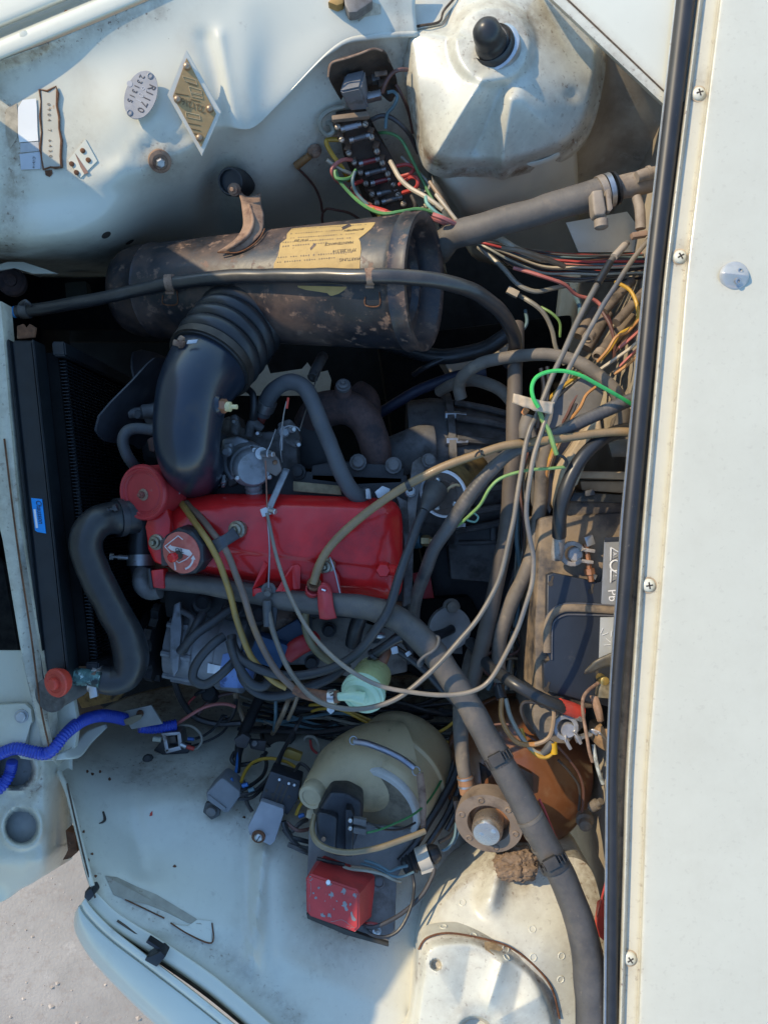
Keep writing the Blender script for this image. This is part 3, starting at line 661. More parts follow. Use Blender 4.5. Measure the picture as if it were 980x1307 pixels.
# ================================================================ RADIATOR AND FAN
RADB = M('radiator_black', (.010, .013, .016), .42, var=.3, vs=30, layers=[((.07, .075, .08), 55, .68, .76, .7, .7)])
rad = thing('radiator', 'black radiator with red cap and blue sticker', 'radiator', (60, 650, -.3))
xa = lambda y: .02*(y-.22)                    # the radiator leans a little in plan
def radpt(x, y, z): return Vector((x - .020 + (.22-y)*.105, y, z))
def slab(name, x0, x1, y0, y1, z0, z1, mat, parent, bevel=.002):
    bm = bmesh.new(); vv = []
    for z in (z0, z1):
        for x, y in ((x0, y0), (x1, y0), (x1, y1), (x0, y1)): vv.append(bm.verts.new(radpt(x, y, z)))
    for f in ((3, 2, 1, 0), (4, 5, 6, 7), (0, 1, 5, 4), (1, 2, 6, 5), (2, 3, 7, 6), (3, 0, 4, 7)): bm.faces.new([vv[i] for i in f])
    if bevel: bmesh.ops.bevel(bm, geom=bm.edges[:], offset=bevel, segments=2, affect='EDGES')
    return from_bm(name, bm, mat, parent)
slab('top_bar', -.482, -.452, -.225, .232, -.075, -.055, RADB, rad, .003)
slab('bar_edge', -.452, -.449, -.225, .232, -.085, -.050, RADB, rad, .001)
slab('bar_edge', -.485, -.482, -.225, .232, -.085, -.050, RADB, rad, .001)
slab('core', -.478, -.435, -.215, .222, -.52, -.088, UNDER, rad, 0)
slab('core_frame', -.436, -.418, .215, .235, -.50, -.075, RADB, rad)
slab('core_frame', -.436, -.418, -.225, -.207, -.50, -.075, RADB, rad)
slab('bottom_tank', -.48, -.40, -.225, .235, -.56, -.50, RADB, rad, .006)
V, F = [], []
def addbox(V, F, pts):
    o = len(V); V += pts; F += [tuple(o+i for i in f) for f in ((0, 1, 2, 3), (7, 6, 5, 4), (0, 4, 5, 1), (1, 5, 6, 2), (2, 6, 7, 3), (3, 7, 4, 0))]
for i in range(90):
    y = -.205 + .42*i/89
    addbox(V, F, [radpt(*p) for p in ((-.434, y, -.09), (-.426, y, -.09), (-.426, y+.0012, -.09), (-.434, y+.0012, -.09), (-.434, y, -.5), (-.426, y, -.5), (-.426, y+.0012, -.5), (-.434, y+.0012, -.5))])
fins = mk('cooling_fins', V, F, RADB, rad, smooth=False); fins['kind'] = 'stuff'
V, F = [], []
for i in range(26):
    z = -.1 - .4*i/25
    addbox(V, F, [radpt(*p) for p in ((-.434, -.205, z), (-.428, -.205, z), (-.428, .215, z), (-.434, .215, z), (-.434, -.205, z-.002), (-.428, -.205, z-.002), (-.428, .215, z-.002), (-.434, .215, z-.002))])
mk('cooling_tubes', V, F, RADB, rad, smooth=False)['kind'] = 'stuff'
prism('end_bracket', [(22, 416), (30, 413), (34, 420), (38, 413), (46, 418), (44, 430), (22, 432)], -.052, .004, RUSTM, rad, bevel=.001)
BLUE = M('blue_sticker', (.01, .28, .72), .35, var=.04)
WHITE = M('white_print', (.75, .76, .78), .5, var=.03)
st = prism('maker_sticker', [(40, 635.5), (54, 637), (59, 681), (48, 679), (45, 677)], -.0535, .0012, BLUE, rad, bevel=.0003)
text('lettering', 'Chausson', (51, 653, -.0529), .0105, INK, st, -83, shear=.4, sx=.78)
prism('white_bar', [(43.0, 650), (45.8, 650), (49, 674), (46.2, 674)], -.0527, .0006, WHITE, st, bevel=0)
ncol = M('corroded_copper', (.10, .20, .19), .5, .4, var=.4, vs=90, layers=[((.45, .6, .58), 90, .58, .68, .8), ((.03, .04, .04), 50, .5, .6)])
tube('outlet_neck', [(74, 868, -.075), (90, 864, -.075), (112, 865, -.075), (130, 868, -.075)], [13, 12, 11, 11], ncol, rad, n=16)
cap = lathe('filler_cap', (74, 871, -.035), (-.42, -.12, 1), [(.0155, -.010), (.0190, -.002), (.0195, .003), (.0182, .0050), (.0130, .0058), (.0117, .0048), (.0082, .0048), (.0078, .0095), (.0060, .0110), (.002, .0112)], REDPL, rad, n=36)
lathe('filler_neck', (80, 880, -.075), (-.3, -.1, 1), [(.02, -.03), (.022, .015), (.024, .02), (.024, .024)], ALUD, rad, n=24)
prism('rusty_base', [(92, 880), (146, 868), (160, 880), (150, 895), (104, 905)], -.24, .02, M('ochre_rust', (.26, .15, .05), .9, var=.4, vs=60, layers=[((.05, .03, .02), 50, .5, .65)], bumps=[(80, .4)]), rad, bevel=.004)
# mount in the dark corner above the radiator
em = thing('headlamp_adjuster', 'round rusty knob in the dark corner under a pale bracket', 'adjuster', (14, 358, -.22))
lathe('disc', (14, 358, -.22), (.3, -.1, 1), [(.022, -.02), (.022, -.002), (.018, .002), (.0175, -.002), (.009, -.002), (.009, .005), (.004, .006)], IRON, em, n=30)
prism('pale_bracket', [(-10, 340), (10, 334), (30, 334), (60, 344), (74, 349), (40, 349), (18, 341), (-10, 347)], -.17, .004, PAINT, em, bevel=.001)
prism('black_shield', [(-10, 335), (170, 332), (180, 420), (-10, 420)], -.42, .01, UNDER, em, bevel=.002)  # added black sheet standing in for the corner's shade
prism('black_shield', [(-10, 325), (270, 325), (262, 436), (-10, 436)], -.56, .01, UNDER, em, bevel=.002)  # second black sheet, keeps the gap below as dark as shade
prism('tank_panel', [(82, 360), (110, 358), (113, 380), (84, 382)], -.33, .02, M('olive_dark', (.03, .03, .02), .7), em, bevel=.004)
# fan
fan = thing('cooling_fan', 'black four bladed cooling fan behind the radiator', 'fan', (205, 565, -.27))
FANM = M('fan_grey', (.035, .036, .042), .45, var=.25, vs=30, layers=[((.09, .08, .07), 30, .6, .74, .8, .6)])
c0 = P(206, 568, -.25)
lathe('hub', c0-Vector((.02, 0, 0)), (1, 0, 0), [(.035, 0), (.04, .01), (.04, .03), (.02, .05)], BLOCK, fan, n=24)
for k in range(4):
    a0 = R(62 + 90*k); V = []; n1, n2 = 9, 7
    for s in (0, 1):
        for i in range(n1):
            r = .03 + .135*i/(n1-1); hw = (.030 + .045*sstep(.03, .13, r))*(1 if i < n1-1 else .8)
            for j in range(n2):
                q = (j/(n2-1)-.5)*2*hw; rr = r - .012*(abs(q)/hw)**3*(r/.165)
                e1 = Vector((0, math.cos(a0), math.sin(a0))); e2 = Vector((0, -math.sin(a0), math.cos(a0)))
                V.append(c0 + e1*rr + e2*(q*.86) + Vector((-1, 0, 0))*(q*.52 + .01*(q/hw)**2) + Vector((.003*s, 0, 0)))
    m_ = n1*n2; F = sheet_faces(n1, n2); F += [tuple(reversed([i+m_ for i in f])) for f in F]
    for i in range(n1-1): F += [(i*n2, (i+1)*n2, (i+1)*n2+m_, i*n2+m_), ((i+1)*n2-1, (i+2)*n2-1, (i+2)*n2-1+m_, (i+1)*n2-1+m_)]
    F += [((n1-1)*n2+j, (n1-1)*n2+j+1, (n1-1)*n2+j+1+m_, (n1-1)*n2+j+m_) for j in range(n2-1)]
    mk('blade', V, F, FANM, fan)
# ================================================================ AIR FILTER
DRUM = M('filter_drum', (.016, .018, .023), .40, var=.3, vs=25, coat=.15, layers=[((.125, .078, .056), 9, .42, .66, .75, .85, (1, 1, 1)), ((.23, .145, .10), 60, .55, .66, .9, .75), ((.04, .045, .055), 30, .62, .72, .5, .7)], bumps=[(90, .12)])
af = thing('air_filter_housing', 'black and rusty drum shaped air filter housing with torn yellow label', 'air filter', (350, 365, -.22))
LA = P(172, 373, -.225); RB = P(543, 361, -.062); AX = RB-LA; AL = AX.length
r0, r1 = .0685, .0905
def rr(h): return r0+(r1-r0)*h/AL
pr = [(.008, -.020), (.030, -.019), (.052, -.012), (.063, -.003), (.0675, .008), (rr(.02), .02), (rr(.045)+.0, .045), (rr(.05)+.002, .048), (rr(.056), .052)]
for i in range(1, 12): h = .056+(AL-.056-.03)*i/11; pr.append((rr(h), h))
pr += [(r1, AL-.026), (r1+.002, AL-.022), (r1-.001, AL-.016), (r1+.001, AL-.004), (r1+.0005, AL), (r1-.006, AL+.001), (r1-.012, AL-.004), (r1-.016, AL-.03), (r1-.034, AL-.034), (r1-.037, AL-.026), (r1-.041, AL-.036), (.02, AL-.04)]
drum = lathe('drum', LA, AX, pr, DRUM, af, n=64, auto=50)
T_AF = bvh(drum)
YLAB = M('yellowed_label', (.43, .285, .10), .65, var=.08, vs=50, layers=[((.27, .18, .08), 40, .56, .72, .7, .6), ((.10, .09, .085), 34, .69, .71, .6), ((.12, .075, .05), 120, .68, .72, .8, .8)])
def decal(name, rows, tree, mat, parent, off=.0006, nx=26, sub=4):
    rows = [r for r in rows]; V = []
    R2 = []
    for a, b in zip(rows, rows[1:]):
        for k in range(sub): R2.append([x+(y-x)*k/sub for x, y in zip(a, b)])
    R2.append(rows[-1])
    for xl, yl, xr, yr in R2:
        for j in range(nx):
            t = j/(nx-1); p, n = hit(tree, xl+(xr-xl)*t, yl+(yr-yl)*t); V.append(p+n*off)
    o = mk(name, V, sheet_faces(len(R2), nx), mat, parent, smooth=True); flip_up(o); return o
lab = decal('torn_label', [(373, 292, 479, 284), (370, 295, 478, 287), (366.5, 299, 474, 292), (366, 305, 466, 299), (358, 311, 458, 305), (357, 318, 460, 309), (355, 327, 461, 318), (350, 337, 460, 327), (349, 352, 459, 345)], T_AF, YLAB, af)
decal('torn_label', [(380, 364.5, 443, 366), (381, 367, 441, 369), (391, 370, 437, 372), (418, 374, 432, 375), (421, 377, 424, 377.5)], T_AF, YLAB, af)
decal('tear', [(396, 317, 402, 311), (397, 320, 404, 313)], T_AF, DRUM, lab, .0010, 4, 2)
decal('tear', [(436, 291, 446, 286), (438, 294, 449, 289)], T_AF, DRUM, lab, .0010, 4, 2)
def on_drum(name, s, x, y, size, ang, parent, mat=INK, sx=1):
    p, n = hit(T_AF, x, y); text(name, s, p+n*.0009, size, mat, parent, ang, n, sx)
AN = 176
for s, x, y, sz in (('MAINTENANCE', 433, 311, .0062), ('WARTUNG', 447, 331, .0062), ('ENTRETIEN', 452, 294, .0058), ('77 01.205.514', 440, 320, .0062), ('77 01 205', 385, 307, .0056)):
    on_drum('print', s, x, y, sz*.95, AN, lab)
random.seed(3)
for (x0, x1, y0, dy) in ((372, 440, 299, -5), (372, 455, 304.5, -6), (362, 450, 310, -6), (362, 420, 315, -5), (356, 452, 329, -7), (355, 430, 335, -6), (374, 470, 293, -6)):
    n = int((x1-x0)/3.1); V, F = [], []
    for i in range(n):                        # fine print: rows of short strokes
        if random.random() < .16: continue
        x = x0+(x1-x0)*i/n; y = y0+dy*i/n+.0; p, nn = hit(T_AF, x, y); u = AX.normalized(); v = nn.cross(u)
        o = len(V); w_ = .0011; h_ = random.choice((.0006, .0009, .0012))
        V += [p+nn*.0009+u*sx_*w_*.8+v*sy_*h_ for sx_, sy_ in ((-1, -1), (1, -1), (1, 1), (-1, 1))]; F.append((o, o+1, o+2, o+3))
    mk('fine_print', V, F, M('faded_ink', (.16, .12, .08), .7), lab, smooth=False)['kind'] = 'stuff'
for x, y in ((218, 366), (476, 368)):
    V = []
    tube('clip_shadow_plate', [(x-10, y+11, hit(T_AF, x-10, y+11)[0].z+.001), (x-9, y+22, hit(T_AF, x-9, y+22)[0].z+.001), (x+8, y+22, hit(T_AF, x+8, y+22)[0].z+.001), (x+8, y+5, hit(T_AF, x+8, y+5)[0].z+.001)], 1, RUSTM, af, n=5)  # thin rust-coloured line below each hose clip
# support bracket (rusty S strap with rubber mount)
br = thing('filter_bracket', 'rusty curved strap bolted between inner wing and filter drum', 'bracket', (305, 260, -.2))
RUSTL = M('light_rust', (.30, .19, .125), .8, .1, var=.2, vs=60, layers=[((.14, .075, .05), 40, .48, .66, .9), ((.42, .30, .21), 70, .62, .72, .8, .6)], bumps=[(120, .2)])
sc = [[(300, 232, -.15), (314, 250, -.13), (333, 246, -.14)], [(306, 248, -.12), (316, 256, -.115), (334, 262, -.12)], [(309, 268, -.10), (320, 270, -.092), (337, 274, -.10)],
      [(310, 288, -.085), (322, 290, -.078), (336, 292, -.085)], [(302, 303, -.078), (316, 304, -.070), (330, 302, -.074)], [(290, 313, -.074), (304, 314, -.070), (318, 314, -.072)], [(278, 321, -.078), (290, 322, -.077), (303, 322, -.075)]]
loft('strap', sc, RUSTL, br, 6, 5, lambda x, y: 0, .003)
tube('rib', [(318, 262, -.105), (323, 282, -.080), (316, 300, -.068), (300, 312, -.067), (290, 318, -.073)], 2.6, RUSTL, br, n=8)
tube('edge_line', [(278, 322, -.0755), (303, 322.5, -.073), (320, 315, -.069), (332, 304, -.070), (338, 292, -.083)], 1.1, RUSTM, br, n=5)
bx = Vector((-.15, -.35, .9))
lathe('rubber_mount', (304, 233, -.16), bx, [(.020, -.02), (.020, .03), (.0185, .034), (.016, .034), (.0155, .026)], RUBBER, br, n=28)
lathe('mount_washer', (302, 229, -.165), bx, [(.019, 0), (.019, .008), (.017, .01)], RUSTL, br, n=20)
bolt('nut', (299, 242, -.121), 6, RUSTL, br, bx, stud=True)
bolt('bolt', (304, 208, -.19), 6.5, RUSTL, br, (-.1, -.3, 1))
# ================================================================ ELBOW + BELLOWS
DUCT = M('duct_plastic', (.014, .021, .035), .29, var=.15, vs=12, coat=.2, layers=[((.13, .09, .075), 40, .70, .76, .8, .6), ((.03, .03, .035), 22, .55, .7, .6, .7)], bumps=[(16, .06)])
el = thing('intake_elbow', 'blue black plastic intake elbow curving down over the carburettor', 'intake duct', (240, 540, -.1))
tube('elbow', [(268, 466, -.075), (258, 480, -.058), (247, 502, -.042), (241, 530, -.034), (239, 555, -.034), (240, 574, -.042), (243, 588, -.07), (246, 596, -.12), (247, 600, -.17)], [51, 49, 46, 43.5, 42, 40, 38, 40, 42], DUCT, el, n=36, seg=8)
tube('base_lip', [(262, 585, -.13), (262, 588, -.145)], 40, RUBBER, el, n=32)
p = P(278, 518, -.035)
sn = thing('temperature_sensor', 'small brass hex sensor screwed into the intake elbow', 'sensor', (284, 519, -.04))
lathe('collar', (275, 517, -.022), (1, .05, .25), [(.014, -.004), (.014, .006), (.011, .010)], DUCT, sn, n=24)
lathe('hex', (282, 518, -.018), (1, -.1, .25), [(.0095, -.002), (.0095, .007), (.008, .009)], M('copper_hex', (.30, .15, .09), .45, .7, var=.2), sn, n=6)
lathe('tip', (290, 519, -.015), (1, -.05, .2), [(.0065, -.002), (.0065, .005), (.003, .006), (.003, .014)], M('cream_plastic', (.55, .47, .25), .4), sn, n=14)
bl = thing('bellows', 'ribbed black rubber bellows joining filter drum to intake elbow', 'bellows', (285, 425, -.12))
cen = [(320, 396, -.150), (308, 412, -.126), (295, 429, -.106), (281, 447, -.088), (267, 466, -.072)]
sm = catmull([tuple(P(*c))+(0,) for c in cen], 40); L_ = len(sm); sp = []
for i, q in enumerate(sm):
    t = i/(L_-1); base_r = .0610 + .0015*math.sin(t*3.1) - .001*t
    if t < .06: rad_ = base_r*.92
    elif t > .86: rad_ = base_r*.955
    else: rad_ = base_r*(.875 + .155*abs(math.sin((t-.06)/.80*math.pi*5))**.55)
    sp.append((q[0], q[1], q[2], rad_))
V, F = tube_data(sp, 56); mk('bellows_body', V, F, RUBBER, bl, auto=70)
cb = tube('hose_clamp', [(273, 458, -.079), (268, 465, -.073)], [56.5, 56.5], M('dark_band', (.06, .05, .042), .5, .5, var=.3), bl, n=56, seg=3)
lathe('clamp_screw', (222, 437, -.020), (1, -.25, .0), [(.004, 0), (.004, .008), (.0055, .008), (.0055, .014), (.003, .015)], RUSTL, bl, n=10)
lathe('clamp_nut', (229, 432, -.020), (1, -.6, .0), [(.005, 0), (.005, .006), (.003, .007)], RUSTL, bl, n=6)
prism('clamp_tag', [(240, 434), (253, 433), (251, 438), (238, 439)], -.010, .002, ZINC, bl, bevel=.0005)
# ================================================================ ENGINE
en = thing('engine', 'grimy engine with a glossy red rocker cover', 'engine', (350, 690, -.4))
prism('engine_block', [(200, 650), (515, 640), (525, 790), (210, 790)], -.19, .32, BLOCK, en, bevel=.01)
prism('cylinder_head', [(196, 610), (260, 596), (520, 606), (522, 655), (205, 660)], -.150, .08, BLOCK, en, bevel=.006)
prism('side_skirt', [(210, 780), (530, 790), (528, 850), (300, 850), (215, 815)], -.30, .2, ALUD, en, bevel=.01)
def zvc(x, y, t):
    z = -.0835 - .010*t*t - .020*max(0, (t-.72)/.28)**2.2 - .007*((y-695)/60)**2
    z -= .0035*sstep(-4, 4, y - (704 + .11*(x-300)))*sstep(250, 300, x)*(1-sstep(485, 500, x))*(1-sstep(.86, .97, t))
    return z + .0016*mnoise.noise(Vector((x*.02, y*.025, 0))) + .0008*mnoise.noise(Vector((x*.06, y*.07, 3)))
vc = polar('rocker_cover', (352, 694), [(193, 668), (203, 650), (228, 637), (270, 631), (330, 631), (380, 632), (440, 634), (492, 637), (508, 647), (513, 668), (513, 710), (513, 745), (504, 763), (470, 764), (400, 758), (330, 748), (260, 734), (215, 724), (198, 714), (191, 692)], zvc, RED, en, rings=44, n=240, lip=.045)
vc['label'] = 'glossy red rocker cover'
prism('cover_front', [(188, 650), (200, 640), (214, 645), (217, 664), (222, 690), (214, 705), (208, 722), (196, 718), (188, 700), (186, 672)], -.080, .05, RED, en, bevel=.006, segs=3)
prism('gasket_edge', [(194, 716), (320, 748), (420, 762), (507, 768), (513, 768), (513, 774), (500, 774), (310, 756), (192, 724)], -.150, .01, RUSTM, en, bevel=0)
for x, y, r in ((199, 692, 7.5), (302, 676, 8.5), (416, 723, 8)):
    cz = -.078
    lathe('cover_nut', (x, y, cz), (-.25, -.05, 1), [(r*S(cz)*1.35, -.008), (r*S(cz)*1.35, 0), (r*S(cz)*1.0, .001), (r*S(cz)*.95, .006), (r*S(cz)*.6, .0065), (r*S(cz)*.5, .004), (.0032, .004), (.0032, .011), (.002, .012)], M('brassy_zinc', (.30, .27, .20), .45, .7, var=.3, vs=90), en, n=16)
prism('stud_washer', [(205, 690), (213, 684), (222, 700), (216, 722), (206, 722)], -.074, .004, M('dark_strap', (.07, .045, .04), .6, var=.5, vs=40, layers=[((.3, .06, .05), 40, .58, .66)]), en, bevel=.001)
# oil filler cap
oc = thing('oil_filler_cap', 'round faded red oil filler cap with white arrow and OIL mark', 'oil cap', (252, 700, -.07))
oa = Vector((-.36, -.20, 1)).normalized(); ob = P(250, 698, -.090)
k_ = 1.18
V = []
lathe('cap_body', ob, oa, [(.026*k_, 0), (.0285*k_, .006), (.0285*k_, .030), (.0265*k_, .033), (.024*k_, .034)], M('cap_black', (.018, .02, .026), .5, var=.2, vs=40), oc, n=9, auto=25)
face = lathe('cap_face', ob, oa, [(.0245*k_, .030), (.0245*k_, .0352), (.0235*k_, .0358)], M('worn_red_face', (.50, .135, .10), .55, var=.12, vs=40, layers=[((.40, .05, .04), 40, .5, .68, .6, .7), ((.62, .52, .48), 80, .66, .71, .7, .8)]), oc, n=44)
fu, fw, _ = frame(oa); fc = ob+oa*.0362
ux = (Vector((1, 0, 0))-oa*oa.x).normalized(); uy = oa.cross(ux)
def facepoly(name, pts, h, mat):
    V = [fc+ux*(x*.001*k_)+uy*(y*.001*k_)+oa*h for x, y in pts]; V += [v-oa*.0006 for v in V]; n = len(pts)
    F = [tuple(range(n)), tuple(range(2*n-1, n-1, -1))]+[(i, n+i, n+(i+1) % n, (i+1) % n) for i in range(n)]
    return mk(name, V, F, mat, oc, smooth=False)
WORN = M('worn_white', (.62, .56, .54), .55, var=.1, vs=90, layers=[((.45, .1, .08), 90, .62, .7)])
def strip(name, pts, w, h, mat):
    for a, b in zip(pts, pts[1:]):
        dx, dy = b[0]-a[0], b[1]-a[1]; l = math.hypot(dx, dy); nx, ny = -dy/l*w/2, dx/l*w/2
        facepoly(name, [(a[0]+nx, a[1]+ny), (a[0]-nx, a[1]-ny), (b[0]-nx, b[1]-ny), (b[0]+nx, b[1]+ny)], h, mat)
strip('white_outline', [(-14, -1), (-21, 6), (-2, 20), (4, 16)], 1.1, 0, WORN)
facepoly('white_arrow', [(-17, 5), (-13, 9), (-12, 7.5), (12, 4.5), (16, 0), (12, -3), (5, -1), (-12, 2)], .0002, WORN)
text('lettering', 'OIL', fc+ux*(-.001)+uy*.0035+oa*.0008, .0085, SLOT, oc, -8, oa)
strip('white_outline', [(14, -1), (7, -7), (-3, -12), (-8, -9)], 1.1, 0, WORN)
strip('white_tick', [(-9, -12), (-8, -21)], 1.8, .0001, WORN)
arc = [(16*math.cos(a)+1, 18*math.sin(a)-1) for a in [R(-75+10*i) for i in range(7)]]
strip('white_curve', arc, 2.2, .0001, WORN); facepoly('white_arrowhead', [(arc[-1][0]-3.2, arc[-1][1]-.5), (arc[-1][0]+3, arc[-1][1]-.5), (arc[-1][0]+.5, arc[-1][1]+4.5)], .0001, WORN)
lathe('knob_shaft', fc-ux*.003+uy*-.003, oa, [(.0065, -.002), (.006, .010)], SLOT, oc, n=14)
lathe('red_knob', fc-ux*.003+uy*-.003+oa*.009, oa, [(.0062, 0), (.0066, .008), (.005, .010), (.002, .0095)], RED, oc, n=8)
# breather canister
bc_ = thing('breather_canister', 'round red canister with a bolted flat lid beside the elbow', 'canister', (200, 625, -.12))
ba = Vector((-.40, -.12, 1)).normalized(); bb = P(203, 626, -.105)
lathe('canister', bb, ba, [(.034, -.02), (.0365, 0), (.0365, .030), (.034, .032)], REDF, bc_, n=44)
lathe('lid', bb+ba*.030, ba, [(.0372, -.004), (.0388, 0), (.0388, .004), (.0365, .0075), (.0345, .0072), (.033, .0045), (.0305, .0045), (.0290, .0022), (.0275, .0022), (.0265, .0030), (.006, .0030)], REDF, bc_, n=48)
lathe('lid_washer', bb+ba*.033+Vector((-.0, -.003, 0)), ba, [(.0085, 0), (.0082, .001), (.006, .0016)], RUSTL, bc_, n=11)
lathe('lid_bolt', bb+ba*.034+Vector((-.0, -.003, 0)), ba, [(.005, 0), (.005, .005), (.0038, .0065), (.0030, .0065), (.0028, .009), (.001, .0095)], M('chipped_bolt', (.2, .08, .06), .6, .4, var=.4, vs=90), bc_, n=6)
prism('pale_bracket', [(219, 634), (226, 627), (230, 629), (228, 634), (220, 640)], -.09, .003, ZINC, bc_, bevel=.001)
uh = thing('breather_hose', 'small grey U bent hose left of the elbow', 'hose', (168, 570, -.1))
tube('hose', [(196, 549, -.11), (176, 547, -.105), (163, 551, -.10), (158, 563, -.10), (161, 578, -.105), (168, 590, -.115), (178, 602, -.135)], 7.2, HOSEG, uh, n=14)
gp = thing('coolant_stub', 'grey capped metal stub above the small U hose', 'pipe stub', (173, 530, -.15))
lathe('stub', (200, 524, -.15), (-1, -.15, .3), [(.011, 0), (.011, .02), (.008, .022), (.008, .04)], ALUD, gp, n=16)
lathe('stub_cap', (176, 529, -.135), (-.3, -.1, 1), [(.0065, -.01), (.0068, 0), (.006, .002)], HOSEG, gp, n=20)
prism('stub_body', [(176, 520), (190, 514), (200, 512), (200, 545), (185, 540)], -.17, .05, ALUD, gp, bevel=.005)
prism('copper_fitting', [(187, 560), (198, 556), (198, 578), (190, 576)], -.15, .02, M('brown_copper', (.16, .09, .07), .6, .4), gp, bevel=.004)
tube('orange_pipe', [(226, 632, -.16), (240, 637, -.16), (256, 646, -.165)], [9, 11, 9], M('orange_rust', (.26, .085, .025), .6, var=.2, vs=40), gp, n=14)
# big bottom hose
bh_ = thing('radiator_hose', 'thick black radiator hose bending in an S from engine to radiator', 'hose', (140, 770, -.1))
tube('hose', [(172, 657, -.105), (158, 660, -.095), (140, 662, -.080), (124, 669, -.065), (112, 685, -.055), (112, 708, -.055), (124, 738, -.06), (144, 775, -.07), (160, 808, -.08), (167, 838, -.09), (162, 860, -.09), (148, 868, -.088), (132, 867, -.086), (120, 865, -.085)], [24, 22.5, 21, 21, 20.5, 20, 20, 20, 21, 22, 20, 18.5, 17.5, 16.5], RUBBER, bh_, n=28, seg=8)
clamp('hose_clamp', [(157, 660, -.094), (149, 661, -.088)], 22.5, M('dark_clamp', (.06, .06, .065), .45, .6), bh_, worm=((128, 655, -.062), (1, .35, 0)))
clamp('hose_clamp', [(128, 867, -.086), (118, 865, -.085)], 16.3, STEEL, bh_)
prism('clamp_tongue', [(112, 874), (122, 872), (125, 889), (115, 892)], -.068, .004, ZINC, bh_, bevel=.001)
prism('clamp_screw_block', [(113, 862), (121, 857), (124, 868), (115, 872)], -.066, .006, RUSTL, bh_, bevel=.0015)
# water neck under the canister
wn_ = thing('water_neck', 'black vertical rubber neck with worm clamp beside the rocker cover', 'hose neck', (180, 700, -.14))
tube('neck', [(183, 662, -.13), (180, 690, -.135), (180, 715, -.135), (183, 736, -.13)], [14, 15, 15, 14], RUBBER, wn_, n=18)
clamp('hose_clamp', [(180, 708, -.135), (180, 722, -.134)], 15.5, STEEL, wn_, worm=((164, 712, -.118), (-1, .1, .2)))
tube('elbow_pipe', [(184, 730, -.12), (181, 744, -.11), (190, 754, -.108), (204, 752, -.106)], [12, 11.5, 11.5, 12], ALUD, wn_, n=18)
# heater hose along the cover and down to the lower right
hh = thing('heater_hose', 'long grey brown heater hose crossing from rocker cover to lower right corner', 'hose', (500, 800, -.05))
HH = M('long_hose', (.052, .050, .050), .5, var=.25, vs=14, layers=[((.17, .135, .10), 9, .50, .72, .85, .7), ((.028, .032, .042), 12, .56, .75, .4, .8), ((.2, .16, .12), 120, .64, .72, .8, .5)], bumps=[(190, .25), (30, .1)], dust=.2)
tube('hose', [(196, 740, -.105), (215, 742, -.105), (260, 747, -.10), (320, 757, -.095), (380, 768, -.085), (440, 772, -.075), (485, 780, -.065), (520, 800, -.055), (552, 832, -.045), (583, 877, -.04), (612, 925, -.035), (640, 975, -.03), (672, 1035, -.025), (700, 1085, -.02), (722, 1130, -.018), (738, 1170, -.015), (748, 1215, -.012), (753, 1265, -.01), (754, 1360, -.01)], [11.5, 12, 12.5, 13, 14, 15, 16, 16.5, 17, 16.5, 16.5, 17, 17.5, 17.5, 18, 18.5, 19.5, 20, 20], HH, hh, n=24, seg=8)
prism('red_clamp', [(191, 728), (209, 726), (210, 752), (193, 750)], -.088, .022, RED, hh, bevel=.003)
prism('clamp_strap', [(188, 726), (192, 725), (196, 752), (190, 752)], -.086, .022, RUBBER, hh, bevel=.002)
TIE = M('tie_black', (.02, .02, .021), .45, var=.2, dust=.2)
for (x, y, zz, dx, dy, r) in ((636, 968, -.031, .48, .87, 18.2), (706, 1101, -.019, .45, .89, 19.5)):
    c_ = tube('band_clip', [(x-dx*6, y-dy*6, zz), (x+dx*6, y+dy*6, zz)], r, TIE, hh, n=30, seg=3)
    p0 = P(x, y, zz)
    box('clip_block', (x-3, y+1, zz+r*.00104), (.018, .015, .006), TIE, c_, (0, 0, 28), .001)
    for k in range(9):
        t = (-1.0+2.0*k/8); nx_, ny_ = dy, dx
        if abs(t) < .3: continue
        box('clip_tooth', (x+nx_*r*t*.93, y-ny_*r*t*.93*1.0, zz+r*.00104*math.sqrt(max(0, 1-t*t*.8))-.000), (.0012, .011, .004), TIE, c_, (0, 0, 28), 0)
for t_ in ((676, 1043), (685, 1060), (694, 1077)):
    tube('tape_ring', [(t_[0]-1.2, t_[1]-2, -.0235), (t_[0]+1.2, t_[1]+2, -.0235)], 18.0, HOSED, hh, n=24, seg=2)
tube('wire_tie', [(541, 842, -.045), (536, 850, -.032), (534, 846, -.026), (541, 838, -.023), (551, 832, -.022), (558, 825, -.026), (560, 815, -.036), (556, 812, -.045)], 2.2, HOSEG, hh, n=8)
# brackets on the cover
cbk = thing('cable_bracket', 'red pressed bracket holding the throttle cable end', 'bracket', (343, 745, -.09))
for pts in ([(322, 752, -.075), (337, 716, -.088), (342, 721, -.088), (338, 745, -.09)], [(352, 755, -.075), (372, 722, -.088), (375, 722, -.088), (374, 753, -.09)]):
    top = [P(*p) for p in pts]; V = top+[p+Vector((0, 0, -.028)) for p in top]; n = 4
    F = [(0, 1, 2, 3), (7, 6, 5, 4)]+[(i, n+i, n+(i+1) % n, (i+1) % n) for i in range(n)]
    mk('fin', V, F, RED, cbk, smooth=False)
prism('shelf', [(322, 750), (333, 751), (340, 756), (352, 755), (362, 752), (372, 754), (352, 765), (340, 764), (334, 760), (322, 762)], -.08, .010, RED, cbk, bevel=.002)
prism('weld_foot', [(373, 722), (380, 720), (384, 724), (383, 752), (374, 753)], -.088, .004, RED, cbk, bevel=.001)
lathe('adjuster_washer', (343, 752, -.078), (0, -.5, 1), [(.010, -.002), (.010, .0015), (.0055, .0015), (.0055, .006), (.0045, .008), (.0045, .012)], ALUD, cbk, n=14)
